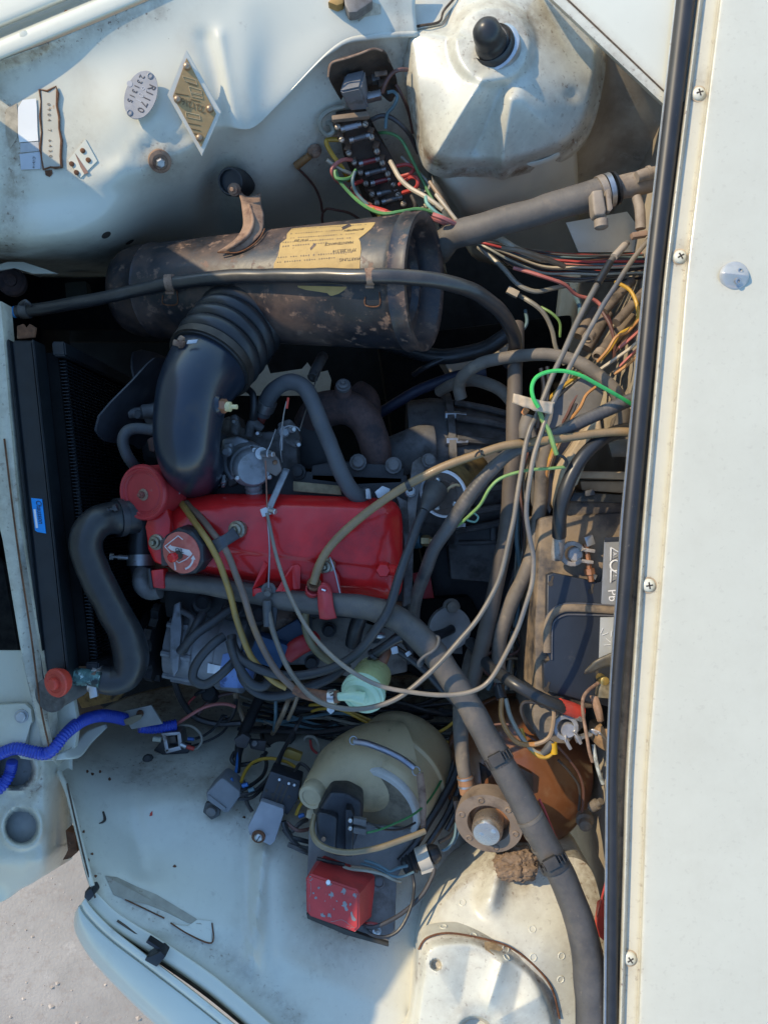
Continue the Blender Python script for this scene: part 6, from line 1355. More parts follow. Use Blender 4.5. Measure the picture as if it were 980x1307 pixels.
fw = thing('fuse_board_wires', 'coloured wires looping from both sides of the fuse board', 'wiring', (470, 230, -.25))
Z = -.20
wire(fw, 'pale', [(440, 136, -.17), (422, 140, -.17), (410, 150, -.17), (409, 162, -.18), (417, 172, -.19), (425, 168, -.19), (422, 158, -.19), (416, 157, -.19)], 3.0)
wire(fw, 'yellow', [(432, 178, -.2), (420, 178, -.2), (417, 182, -.2), (425, 198, -.21), (437, 215, -.22), (445, 230, -.25)], 3.0)
wire(fw, 'pink', [(449, 204, -.22), (438, 204, -.21), (428, 209, -.21), (423, 217, -.21), (428, 228, -.22), (445, 242, -.235), (460, 258, -.225), (480, 268, -.20), (505, 272, -.17), (530, 272, -.165), (556, 281, -.165), (580, 290, -.18)], 2.6)
wire(fw, 'green', [(454, 217, -.22), (448, 226, -.215), (438, 229, -.21), (429, 227, -.21), (428, 218, -.21), (434, 232, -.215), (452, 252, -.215), (470, 266, -.19), (490, 273, -.165), (512, 270, -.16), (535, 267, -.165), (560, 274, -.17)], 2.3)
wire(fw, 'brown', [(455, 235, -.24), (448, 240, -.23), (458, 252, -.24), (475, 262, -.23)], 2)
wire(fw, 'red', [(462, 231, -.235), (452, 236, -.22), (455, 246, -.23), (472, 262, -.22), (495, 270, -.18)], 2.4)
wire(fw, 'teal', [(453, 219, -.21), (450, 232, -.21), (456, 248, -.22), (470, 262, -.215)], 2.2)
wire(fw, 'cream', [(417, 204, -.21), (425, 210, -.215), (437, 217, -.22), (448, 222, -.23)], 2.5)
wire(fw, 'cream', [(498, 206, -.20), (503, 215, -.195), (511, 228, -.19), (524, 240, -.185), (545, 252, -.175), (565, 268, -.17)], 3.0)
wire(fw, 'green', [(480, 170, -.21), (495, 170, -.20), (510, 176, -.20), (520, 190, -.20), (530, 212, -.21), (540, 234, -.22), (556, 262, -.22)], 2.0)
wire(fw, 'dark', [(474, 153, -.18), (487, 148, -.175), (500, 151, -.175), (515, 163, -.18), (526, 178, -.20), (534, 195, -.22)], 3.0)
wire(fw, 'red', [(506, 212, -.225), (520, 210, -.22), (528, 215, -.22), (522, 222, -.22), (508, 226, -.23)], 2.4)
wire(fw, 'red', [(509, 236, -.235), (525, 226, -.22), (533, 230, -.215), (530, 240, -.22), (514, 246, -.24)], 2.6)
wire(fw, 'grey', [(512, 200, -.22), (530, 216, -.22), (545, 232, -.22), (547, 240, -.22), (540, 244, -.225), (528, 240, -.23)], 2.0)
wire(fw, 'brown', [(488, 118, -.14), (492, 106, -.13), (500, 94, -.125), (510, 89, -.12), (520, 89, -.125)], 2.5)
wire(fw, 'brown', [(505, 108, -.16), (514, 124, -.17), (522, 145, -.2), (527, 170, -.22)], 2.2)
wire(fw, 'teal', [(494, 118, -.15), (502, 117, -.15), (507, 124, -.15), (502, 136, -.16), (494, 146, -.17), (492, 164, -.18)], 2.2)
wire(fw, 'mint', [(543, 251, -.16), (545, 260, -.155), (555, 270, -.155), (570, 280, -.16), (585, 290, -.17)], 2.2)
wire(fw, 'pink', [(552, 274, -.15), (566, 279, -.15), (584, 288, -.165), (600, 300, -.19)], 3.2)
wire(fw, 'cream', [(556, 248, -.18), (570, 266, -.175), (584, 284, -.175), (590, 296, -.19)], 2.5)
wire(fw, 'tan', [(548, 232, -.2), (562, 252, -.19), (576, 274, -.18), (590, 294, -.19)], 2.5)
wire(fw, 'yellow', [(476, 266, -.2), (484, 276, -.18), (492, 284, -.17)], 1.8)
wire(fw, 'dark', [(525, 250, -.23), (530, 262, -.22), (526, 270, -.2)], 2.5)
WZ = 0
for x, y in ((545, 262), (538, 268), (551, 268)): box('crimp', (x, y, -.13), (.009, .007, .006), bpy.data.materials['brass_plated'], fw, (0, 0, 30), .001)
ew = thing('earth_lead', 'brown earth lead bolted to the inner wing', 'earth lead', (395, 200, -.3))
z0 = zof(T_UP, 402, 193)+.006
lathe('toothed_ring', (402, 194, z0), hit(T_UP, 402, 194)[1], [(.011, -.004), (.0105, .001), (.006, .002), (.006, .006), (.004, .007)], RUSTL, ew, n=11)
tube('terminal_sleeve', [(395, 199, z0+.004), (378, 212, z0-.01)], [4.5, 5.2], M('ochre_sleeve', (.26, .13, .045), .6, var=.2), ew, n=10, seg=2)
wire(ew, 'brown', [(378, 213, z0-.012), (392, 226, z0-.04), (402, 240, z0-.07), (409, 256, z0-.09), (412, 270, z0-.11), (418, 266, z0-.10), (430, 268, z0-.10), (445, 272, z0-.11), (462, 282, z0-.13)], 1.7)
wire(ew, 'brown', [(412, 272, z0-.1), (411, 280, z0-.11), (413, 290, z0-.13)], 1.7)
# bundle along the bulkhead
random.seed(11)
hb = thing('bulkhead_harness', 'bundle of coloured wires running below the ribbed hose', 'wiring', (700, 330, -.2))
cl = ['dark', 'red', 'grey', 'teal', 'dark', 'red', 'brown', 'teal', 'pink', 'dark', 'cream', 'yellow', 'dark', 'teal', 'red', 'pale', 'brown', 'dark', 'grey', 'black']
for i, c in enumerate(cl):
    s = i/len(cl); z = -.17-.05*random.random(); w0 = random.uniform(-2, 2)
    wire(hb, c, [(585+8*s, 296+6*s, z-.03), (612+10*s, 306+12*s, z), (650, 314+24*s+w0, z), (690, 320+36*s+random.uniform(-2, 2), z-.01), (735, 326+34*s+random.uniform(-3, 3), z), (785, 326+30*s+random.uniform(-4, 4), z+.01), (840, 324+26*s+random.uniform(-4, 4), z+.02)], random.choice((1.6, 2, 2.4)))
wire(hb, 'cream', [(625, 300, -.14), (640, 306, -.13), (660, 318, -.135), (690, 330, -.15)], 4.0)
wire(hb, 'tan', [(640, 316, -.135), (665, 321, -.13), (690, 328, -.14), (720, 340, -.16)], 3.4)
wire(hb, 'pink', [(655, 342, -.14), (690, 352, -.13), (718, 362, -.135), (735, 376, -.15), (760, 384, -.16), (775, 405, -.16), (782, 430, -.17), (783, 452, -.18)], 2.4)
wire(hb, 'grey', [(610, 315, -.19), (640, 340, -.17), (660, 362, -.16), (682, 372, -.16), (705, 368, -.165), (725, 364, -.18)], 3.0)
wire(hb, 'grey', [(650, 370, -.2), (672, 382, -.17), (692, 398, -.17), (704, 420, -.18), (710, 445, -.19), (720, 465, -.2)], 3.0)
wire(hb, 'lgreen', [(690, 392, -.18), (704, 400, -.175), (714, 412, -.18), (714, 430, -.19)], 1.8)
wire(hb, 'teal', [(730, 370, -.17), (740, 390, -.17), (738, 410, -.17), (725, 435, -.18), (718, 460, -.19)], 3.0)
wire(hb, 'teal', [(670, 396, -.2), (672, 412, -.19), (664, 425, -.19), (650, 445, -.2)], 2.2)
box('pale_connector', (654, 373, -.165), (.018, .010, .008), M('connector_cream', (.42, .34, .24), .6), hb, (0, 0, -28), .001)
# upright loom between the gearbox and the battery
random.seed(31)
ul = thing('upright_loom', 'dusty upright bundle of wires between gearbox and battery', 'wiring', (680, 720, -.25))
for i in range(24):
    c = random.choice(['dark', 'brown', 'black', 'tan', 'dark', 'grey', 'brown', 'yellow', 'dark', 'teal']); x = random.uniform(655, 700); z = -.20-random.uniform(0, .08)
    wire(ul, c, [(x+random.uniform(5, 30), 545, z+.04), (x+random.uniform(-2, 8), 610, z), (x+random.uniform(-6, 6), 680, z), (x+random.uniform(-12, 8), 750, z-.01), (x-12+random.uniform(-14, 12), 820, z-.02), (x-25+random.uniform(-20, 20), 880, z-.03)], random.choice((1.4, 1.8, 2.4, 3.2)))
for i in range(9):
    x, y = random.uniform(635, 690), random.uniform(780, 860); r_ = random.uniform(14, 30); a0 = random.uniform(0, 6)
    wire(ul, random.choice(['brown', 'dark', 'tan', 'brown', 'black']), [(x+r_*math.cos(a0+t), y+r_*.8*math.sin(a0+t), -.2-.01*t) for t in (0, .8, 1.6, 2.4, 3.2, 4)], random.choice((1.3, 1.8)))
# wires fanning out under the seal
sw_ = thing('seal_side_wires', 'yellow and brown wires fanning out beside the bonnet seal', 'wiring', (790, 430, -.1))
for c, pts, r in (('yellow', [(785, 360, -.14), (803, 370, -.12), (812, 388, -.11), (814, 405, -.105), (806, 418, -.10), (790, 427, -.10), (778, 445, -.105), (765, 460, -.11)], 2.4),
    ('orange', [(815, 408, -.09), (800, 424, -.085), (786, 430, -.085), (775, 447, -.09), (762, 462, -.1)], 2.0), ('brown', [(820, 412, -.1), (806, 428, -.1), (795, 438, -.1), (786, 448, -.11)], 2.2),
    ('pink', [(818, 420, -.09), (800, 436, -.085), (790, 444, -.09)], 2.0), ('cream', [(820, 430, -.07), (806, 443, -.07), (785, 458, -.075), (765, 472, -.085)], 2.2), ('pink', [(818, 440, -.075), (803, 455, -.075), (790, 468, -.08)], 1.6),
    ('orange', [(815, 452, -.07), (800, 466, -.07), (783, 478, -.075)], 2.0), ('tan', [(812, 448, -.08), (800, 460, -.08), (782, 476, -.085)], 2.0), ('brown', [(764, 392, -.14), (778, 415, -.13), (784, 440, -.13), (783, 460, -.14)], 2.2),
    ('yellow', [(748, 470, -.12), (728, 486, -.12), (712, 498, -.12), (700, 510, -.13)], 2.6), ('tan', [(752, 466, -.13), (735, 480, -.13), (715, 495, -.13)], 2.2), ('orange', [(760, 494, -.09), (748, 504, -.09), (740, 520, -.09), (728, 535, -.1), (715, 552, -.11)], 2.0),
    ('brown', [(740, 498, -.12), (730, 515, -.12), (722, 532, -.12), (712, 548, -.13)], 2.0), ('black', [(690, 470, -.1), (694, 495, -.1), (690, 520, -.1), (686, 545, -.11)], 3.0), ('black', [(698, 468, -.1), (700, 490, -.1), (698, 512, -.1)], 2.6),
    ('dark', [(735, 515, -.1), (725, 535, -.1), (712, 555, -.11), (705, 580, -.12), (698, 610, -.14), (690, 650, -.18)], 2.2), ('tan', [(728, 540, -.1), (714, 566, -.11), (706, 590, -.12), (700, 620, -.14)], 1.8), ('cream', [(722, 548, -.09), (708, 574, -.1), (700, 600, -.11), (694, 640, -.15)], 2.0),
    ('orange', [(716, 556, -.09), (704, 582, -.1), (697, 604, -.11), (693, 650, -.16)], 1.8), ('yellow', [(706, 570, -.1), (699, 592, -.11), (694, 615, -.12), (694, 655, -.17), (690, 700, -.2)], 1.8), ('pink', [(712, 548, -.1), (700, 570, -.11), (694, 590, -.12)], 2.2), ('black', [(704, 566, -.11), (698, 600, -.13), (697, 650, -.17)], 2.2)):
    wire(sw_, c, pts, r)
# slanting pipe stubs from the bulkhead
ps = thing('bulkhead_pipes', 'row of slanting pipe stubs from the bulkhead below the wires', 'pipes', (770, 420, -.2))
PIPE = M('pipe_dusty', (.17, .135, .105), .7, .1, var=.2, vs=30, layers=[((.06, .05, .04), 26, .5, .7)])
for a, b, r in (((806, 358, -.17), (770, 398, -.15), 6), ((822, 372, -.16), (786, 412, -.14), 6), ((775, 400, -.2), (748, 445, -.19), 8), ((806, 405, -.18), (765, 452, -.16), 8), ((760, 395, -.22), (738, 430, -.21), 7), ((830, 395, -.2), (790, 440, -.18), 7)):
    tube('pipe', [a, tuple((p+q)/2 for p, q in zip(a, b)), b], r, PIPE, ps, n=14)
for x, y in ((749, 432), (762, 455)): lathe('pipe_end', (x, y, -.15), (-.6, -.7, .5), [(.009, -.012), (.009, .0), (.006, .001), (.006, -.006)], TAPM, ps, n=14)
# ================================================================ LARGE BLACK HOSES
oh = thing('overflow_hose', 'long black hose strapped along the top of the filter drum', 'hose', (330, 355, -.05))
tube('hose', [(22, 398, -.150), (60, 393, -.145), (100, 386, -.138), (140, 379, -.130), (180, 370, -.120), (222, 361, -.098), (275, 355, -.072), (330, 352, -.045), (400, 352, -.010), (470, 353, .018), (520, 354, .022), (560, 358, .012), (600, 370, -.015), (628, 388, -.045), (648, 412, -.08), (657, 440, -.12), (650, 465, -.16)], [8, 8, 8, 8, 8, 8.5, 9, 9, 9.5, 10, 10, 10, 10, 9.5, 9, 9, 9], M('gloss_hose', (.022, .023, .026), .34, var=.2, vs=20, coat=.2, dust=.12, layers=[((.10, .09, .075), 40, .66, .76, .7, .6)]), oh, n=20, seg=8)
clamp('wire_clamp', [(28, 397, -.150), (38, 396, -.149)], 9, ALUD, oh)
tube('wire_clamp_ear', [(26, 388, -.14), (32, 384, -.13), (36, 386, -.13), (40, 390, -.14)], 2, ALUD, oh, n=8)
lathe('blue_end', (18, 398, -.15), (-1, 0, .3), [(.0085, -.01), (.0085, 0), (.006, .003)], M('blue_end', (.03, .25, .6), .3), oh, n=18)
for x, y, zz in ((217, 361, -.099), (472, 353, .019)):
    c_ = tube('hose_clip', [(x-5, y+.5, zz), (x+5, y-.5, zz)], 10.5, RUSTL, oh, n=22, seg=2)
    prism('clip_foot', [(x-6, y+8), (x+5, y+8), (x+5, y+14), (x-6, y+14)], zz-.006, .003, RUSTL, c_, bevel=.0008)
    prism('clip_tongue', [(x-7, y-11), (x+6, y-11), (x+5, y-3), (x-6, y-3)], zz+.008, .003, RUSTL, c_, bevel=.001)
sh = thing('speedo_cable', 'thick black sleeved cable sweeping from the seal down past the distributor', 'cable', (640, 620, -.05))
SP = M('sleeve_grey', (.085, .078, .072), .5, var=.2, vs=20, layers=[((.17, .14, .115), 18, .48, .7, .6, .7), ((.02, .025, .035), 16, .55, .7, .4, .8)], coat=.1)
tube('cable', [(812, 508, -.02), (790, 516, -.02), (765, 527, -.02), (735, 542, -.02), (708, 555, -.02), (682, 566, -.022), (655, 577, -.026), (632, 594, -.032), (612, 615, -.04), (594, 640, -.05), (573, 670, -.065), (554, 702, -.085), (541, 735, -.11), (531, 765, -.14), (528, 795, -.18)], [8.5, 8.5, 8.5, 8.5, 8.5, 8, 8, 8.5, 9, 9.5, 9, 8.5, 8.5, 8, 8], SP, sh, n=20, seg=8, rib=(.006, .008))
tcb = thing('throttle_cable', 'tan sheathed cable arching over the distributor to the red guide', 'cable', (600, 585, -.03))
TANC = M('tan_sheath', (.27, .175, .085), .5, var=.15, vs=18, layers=[((.16, .115, .06), 14, .45, .7, .6, .8), ((.12, .10, .06), 60, .64, .74, .7, .6)], coat=.1)
tube('cable', [(812, 552, -.012), (785, 551, -.012), (760, 553, -.012), (735, 557, -.012), (705, 561, -.008), (670, 565, -.006), (640, 570, -.008), (600, 583, -.012), (562, 598, -.018), (525, 617, -.028), (490, 638, -.04), (455, 664, -.052), (428, 690, -.058), (412, 710, -.060), (404, 728, -.062), (400, 745, -.064)], [5.5]*9+[5.5]*7, TANC, tcb, n=16, seg=8, rib=(.004, .006))
tube('tie', [(524, 619, -.029), (519, 621, -.030)], 7.5, RUBBER, tcb, n=14, seg=2)
tube('tie_tail', [(615, 575, -.004), (609, 578, 0), (606, 583, -.004)], 1.2, RUBBER, tcb, n=6)
tube('tie_tail', [(611, 573, -.002), (614, 579, .001), (618, 581, -.004)], 1.0, RUBBER, tcb, n=6)
tube('lower_tube', [(393, 765, -.09), (390, 785, -.10), (391, 805, -.10), (400, 826, -.095), (415, 840, -.10), (432, 848, -.11)], 5, M('olive_tube', (.17, .14, .07), .5, var=.2), tcb, n=12)
c1 = thing('thin_grey_cable', 'thin grey cable looping low in front of the green filter', 'cable', (600, 830, 0))
GC = M('grey_cable', (.15, .13, .105), .42, var=.15, vs=20, layers=[((.27, .215, .155), 10, .5, .7, .5, .7), ((.05, .045, .04), 60, .64, .74, .6, .6)])
tube('cable', [(800, 310, -.06), (778, 335, -.045), (750, 385, -.02), (725, 435, -.004), (703, 485, .004), (684, 530, .008), (676, 548, .010), (668, 585, .010), (660, 630, .010), (652, 680, .010), (638, 735, .008), (612, 785, .006), (580, 826, .004), (545, 862, .002), (505, 892, -.002), (465, 905, -.005), (425, 902, -.012), (392, 884, -.028), (366, 850, -.05), (350, 812, -.07), (342, 780, -.075), (341, 766, -.075)], [3.9, 3.9, 3.8, 3.7, 3.6, 3.5, 3.5, 3.3, 3.3, 3.3, 3.3, 3.3, 3.4, 3.4, 3.4, 3.4, 3.4, 3.4, 3.4, 3.6, 4.5, 4.5], GC, c1, n=12, seg=8)
tube('bare_tip', [(797, 313, -.058), (783, 328, -.046)], 4.8, M('tip_cream', (.40, .33, .25), .5), c1, n=12, seg=2)
tube('dark_collar', [(778, 335, -.043), (762, 362, -.028)], 4.9, RUBBER, c1, n=12, seg=2)
tube('sleeve', [(341, 766, -.074), (341, 782, -.075), (341, 800, -.072)], [6, 5.5, 4.5], HOSEG, c1, n=12)
prism('sleeve_tab', [(349, 762), (356, 760), (352, 800), (345, 806), (344, 780)], -.08, .005, RUBBER, c1, bevel=.0015)
c2 = thing('pale_sheathed_cable', 'pale sheathed cable swinging from the seal past the battery to the red bracket', 'cable', (680, 700, 0))
PC = M('pale_cable', (.22, .18, .135), .45, var=.15, vs=14, layers=[((.10, .098, .10), 9, .42, .60, .45, .9), ((.05, .045, .04), 60, .64, .74, .6, .6)], coat=.1)
tube('cable', [(832, 300, -.05), (812, 325, -.04), (785, 365, -.02), (760, 405, -.005), (738, 445, .004), (716, 490, .012), (700, 525, .014), (690, 552, .014), (680, 585, .014), (674, 620, .014), (672, 655, .014), (677, 690, .014), (681, 715, .014), (677, 750, .014), (663, 795, .014), (645, 835, .012), (625, 868, .010), (603, 882, .008), (570, 887, .006), (530, 884, .004), (490, 877, 0), (452, 860, -.006), (420, 834, -.016), (392, 802, -.03), (368, 755, -.045), (352, 705, -.055), (343, 665, -.06), (341, 655, -.062)], [3.2]*12+[3.1]*4+[3.0]*7+[2.8, 2.6, 2.4, 2.2, 2.2], PC, c2, n=12, seg=8)
tube('inner_wire', [(341, 655, -.064), (344, 700, -.062), (343, 735, -.064), (343, 750, -.066)], 1.1, STEEL, c2, n=6)
tie_ = thing('tape_tie', 'flattened beige tape binding two thin cables together', 'tape', (680, 515, .02))
loft('tape', [[(655, 502, .024), (653, 514, .024)], [(670, 506, .030), (668, 519, .030)], [(690, 511, .031), (687, 525, .031)], [(706, 514, .026), (704, 528, .026)]], M('beige_tape', (.42, .33, .235), .75, var=.15, vs=60, bumps=[(120, .2)]), tie_, 6, 4, lambda x, y: .0010*math.sin(x*.5)+.0006*math.sin(y*1.3), .003)
tube('frayed_end', [(703, 516, .021), (707, 514, .022)], 1.3, bpy.data.materials['beige_tape'], tie_, n=6)
tube('lump', [(674, 530, .0), (671, 545, .0), (668, 560, .0)], [8, 9.5, 6], HOSED, tie_, n=14)
tube('orange_scrap', [(672, 522, .008), (668, 528, .004)], 4, M('orange_tape', (.42, .17, .06), .7), tie_, n=8)
gw = thing('bright_green_wire', 'bright green wire looping round the taped cables', 'wire', (720, 500, .02))
wire(gw, 'lime', [(815, 522, -.01), (800, 512, .0), (780, 500, .012), (760, 489, .022), (738, 478, .03), (716, 473, .034), (697, 475, .036), (684, 482, .036), (679, 494, .036), (681, 508, .036), (687, 520, .034)], 2.6)
wire(gw, 'lgreen', [(687, 521, .016), (692, 536, .014), (700, 550, .012), (706, 568, .010), (710, 580, .006)], 3.0)
wire(gw, 'black', [(710, 580, .005), (718, 583, .0), (723, 590, -.005), (720, 596, -.01)], 2.0)
wire(gw, 'lgreen', [(721, 596, -.01), (700, 598, -.005), (670, 601, .0), (640, 610, .0), (624, 624, -.005), (612, 645, -.02), (595, 662, -.05), (578, 674, -.08)], 2.1)
wire(gw, 'mint', [(605, 655, -.08), (610, 660, -.075), (606, 666, -.08), (596, 664, -.085)], 1.3)
vh = thing('vertical_hose', 'dusty brown hose running down the middle beside the two thin cables', 'hose', (655, 600, -.12))
tube('hose', [(660, 415, -.16), (658, 470, -.12), (657, 520, -.10), (655, 570, -.10), (651, 630, -.11), (644, 690, -.12), (632, 750, -.13), (618, 810, -.14), (605, 860, -.15), (596, 900, -.15)], [9, 9.5, 10, 10.5, 10.5, 10.5, 10, 10, 9.5, 9], M('vh_hose', (.095, .075, .058), .65, var=.2, vs=14, layers=[((.24, .17, .11), 9, .5, .72, .8, .7)]), vh, n=18, seg=8)
vh2 = thing('battery_side_hose', 'dark bent hose running close to the battery edge', 'hose', (680, 700, -.13))
tube('hose', [(700, 560, -.11), (692, 600, -.12), (688, 650, -.13), (683, 690, -.13), (670, 730, -.13), (652, 770, -.135), (640, 805, -.14), (636, 840, -.15), (638, 870, -.15)], [8, 9, 9, 9, 9, 9.5, 9.5, 9, 8.5], HOSED, vh2, n=18, seg=8)
tube('grey_band', [(636, 876, -.12), (640, 892, -.11)], 7, RUBBER, vh2, n=14, seg=2)
lw = thing('battery_side_leads', 'orange, white and yellow leads curling below the long hose near the battery', 'wiring', (670, 940, -.1))
wire(lw, 'orange', [(640, 890, -.11), (640, 915, -.10), (648, 935, -.09), (662, 948, -.085), (682, 950, -.085), (698, 945, -.085)], 3.2)
wire(lw, 'tan', [(682, 950, -.084), (694, 946, -.082), (702, 938, -.08), (706, 920, -.078), (706, 905, -.078), (700, 896, -.08)], 2.8)
wire(lw, 'pale', [(645, 892, -.11), (652, 915, -.10), (664, 940, -.09), (680, 958, -.085), (694, 962, -.085), (702, 956, -.085)], 3.0)
wire(lw, 'yellow', [(665, 930, -.1), (672, 950, -.09), (686, 964, -.082), (698, 966, -.08), (708, 958, -.08)], 2.6)
tube('yellow_terminal', [(706, 948, -.078), (707, 962, -.078)], [4.5, 4.5], M('yellow_terminal', (.52, .30, .01), .4), lw, n=10, seg=2)
tube('grey_boot', [(692, 962, -.082), (700, 954, -.08), (704, 946, -.08)], [4, 5.5, 4], HOSEG, lw, n=12)
wire(lw, 'dark', [(680, 935, -.11), (672, 925, -.1), (665, 908, -.09), (668, 897, -.085), (680, 896, -.085), (698, 899, -.085)], 2.4)
wire(lw, 'brown', [(708, 950, -.09), (724, 966, -.1), (738, 985, -.11), (744, 1005, -.12), (744, 1025, -.13), (742, 1036, -.14)], 1.7)
wire(lw, 'dark', [(712, 970, -.1), (726, 985, -.11), (737, 1002, -.12), (739, 1020, -.13), (738, 1034, -.14)], 1.7)
wire(lw, 'brown', [(628, 925, -.15), (650, 925, -.14), (672, 938, -.13), (690, 950, -.125)], 1.4)
bp2 = thing('brake_union', 'grimy brake pipe union on the dusty bulkhead', 'pipe union', (748, 1045, -.15))
lathe('union', (746, 1048, -.15), (-.2, -.3, 1), [(.012, -.01), (.013, 0), (.009, .003), (.009, .012), (.006, .014)], HOSED, bp2, n=16)
lathe('nipple', (755, 1030, -.14), (.4, .6, .6), [(.008, 0), (.008, .012), (.005, .014), (.005, .022)], HOSED, bp2, n=12)
gh = thing('loop_hose', 'dusty loop of hose arching to the bulkhead above the green wire', 'hose', (690, 460, -.12))
tube('hose', [(588, 508, -.17), (585, 492, -.16), (592, 478, -.14), (615, 464, -.125), (650, 456, -.115), (690, 452, -.10), (720, 456, -.09), (745, 466, -.08), (768, 482, -.075), (785, 500, -.075), (794, 520, -.08), (793, 540, -.09), (780, 560, -.10)], [8, 8, 8, 8, 8, 8, 8, 8.5, 8.5, 9, 9, 9, 9], HOSED, gh, n=18, seg=8)
gh2 = thing('lower_loop_hose', 'dark hose curving from the gearbox behind the cables', 'hose', (620, 495, -.17))
tube('hose', [(560, 500, -.24), (585, 488, -.20), (610, 486, -.18), (636, 496, -.16), (655, 515, -.14), (670, 540, -.12), (682, 575, -.12), (690, 620, -.14)], [7, 7.5, 8, 8, 8, 8, 8, 8], HOSED, gh2, n=16, seg=8)
dh = thing('dark_hose', 'black hose crossing the dark gap under the drum end', 'hose', (560, 440, -.25))
tube('hose', [(470, 430, -.28), (520, 446, -.26), (565, 455, -.24), (610, 448, -.22), (640, 432, -.2), (655, 420, -.19)], [10]*6, RUBBER, dh, n=16)
tube('hose', [(480, 530, -.30), (530, 500, -.28), (575, 482, -.26), (620, 474, -.25)], [7]*4, M('navy_hose', (.02, .025, .05), .5), dh, n=14)
tube('hose', [(528, 478, -.27), (545, 468, -.24), (580, 452, -.23), (630, 440, -.22)], [3.5]*4, RUBBER, dh, n=10)
# HT leads and low loops
ig = thing('ignition_leads', 'black spark plug leads looping over the alternator', 'ignition leads', (320, 840, -.1))
LEAD = M('lead_black', (.035, .036, .038), .5, var=.15, vs=20, layers=[((.10, .09, .08), 30, .58, .74, .7, .6)])
for pts in ([(541, 652, -.075), (532, 672, -.068), (522, 700, -.055), (508, 740, -.042), (492, 785, -.035), (468, 820, -.05), (440, 845, -.065), (405, 858, -.075), (370, 862, -.08), (335, 856, -.085), (308, 842, -.09), (298, 825, -.10), (296, 812, -.11)],
    [(286, 812, -.11), (272, 822, -.10), (258, 838, -.095), (248, 856, -.09), (248, 868, -.09), (262, 873, -.09), (280, 862, -.09), (298, 846, -.10), (312, 835, -.11)],
    [(294, 818, -.10), (298, 836, -.09), (306, 854, -.085), (320, 872, -.085), (335, 876, -.09), (345, 866, -.10)],
    [(306, 848, -.12), (312, 868, -.11), (330, 884, -.11), (355, 888, -.11), (385, 880, -.11), (420, 866, -.12), (445, 846, -.13)],
    [(230, 832, -.12), (248, 812, -.11), (270, 795, -.12), (296, 776, -.13)],
    [(260, 783, -.14), (252, 796, -.13), (244, 812, -.13), (234, 830, -.14)]):
    tube('lead', pts, 6, LEAD, ig, n=14, seg=7)
yb = thing('yellow_cable', 'yellow cable running down over the red cover', 'cable', (290, 750, -.06))
tube('cable', [(230, 640, -.11), (243, 658, -.085), (258, 680, -.060), (270, 698, -.055), (282, 722, -.06), (292, 752, -.07), (302, 790, -.078), (314, 825, -.085), (328, 848, -.09), (348, 868, -.09), (366, 878, -.09)], 4.2, M('yellow_sheath', (.33, .20, .05), .5, var=.15, vs=20, layers=[((.2, .15, .07), 20, .5, .7)]), yb, n=12, seg=7)
yb2 = thing('brown_cable', 'brown grey cable beside the yellow one', 'cable', (310, 760, -.06))
tube('cable', [(238, 642, -.11), (256, 660, -.085), (274, 682, -.060), (286, 698, -.055), (298, 724, -.06), (309, 755, -.065), (322, 795, -.07), (338, 832, -.07), (356, 860, -.065), (378, 881, -.058)], 4.4, M('brown_sheath', (.17, .115, .085), .5, var=.15, vs=20, layers=[((.26, .15, .06), 8, .5, .7)]), yb2, n=12, seg=7)
lo_ = thing('lower_harness', 'tangle of black and yellow wires on the shaded wing', 'wiring', (430, 930, -.3))
random.seed(21)
for i in range(46):
    c = random.choice(['black', 'black', 'dark', 'dark', 'brown', 'teal', 'black', 'grey'])
    x0 = random.uniform(300, 430); y0 = random.uniform(880, 935); z = -.31-random.uniform(0, .05)
    pts = [(x0, y0, z)]; x, y = x0, y0; ang = random.uniform(-.3, .5)
    for k in range(5):
        x += random.uniform(28, 52); y += random.uniform(-12, 14)+6*math.sin(ang+k); pts.append((x, y, z+random.uniform(-.01, .015)))
    wire(lo_, c, pts, random.choice((1.3, 1.7, 2.2, 2.8)), seg=5)
for pts in ([(398, 908, -.27), (412, 904, -.26), (435, 906, -.255), (460, 918, -.25), (485, 932, -.26)], [(395, 900, -.275), (420, 900, -.26), (450, 910, -.26), (500, 930, -.27)], [(520, 940, -.26), (545, 940, -.25), (568, 930, -.25), (582, 918, -.25)], [(530, 936, -.27), (560, 944, -.26), (585, 952, -.26)]):
    wire(lo_, 'yellow', pts, 2.0)
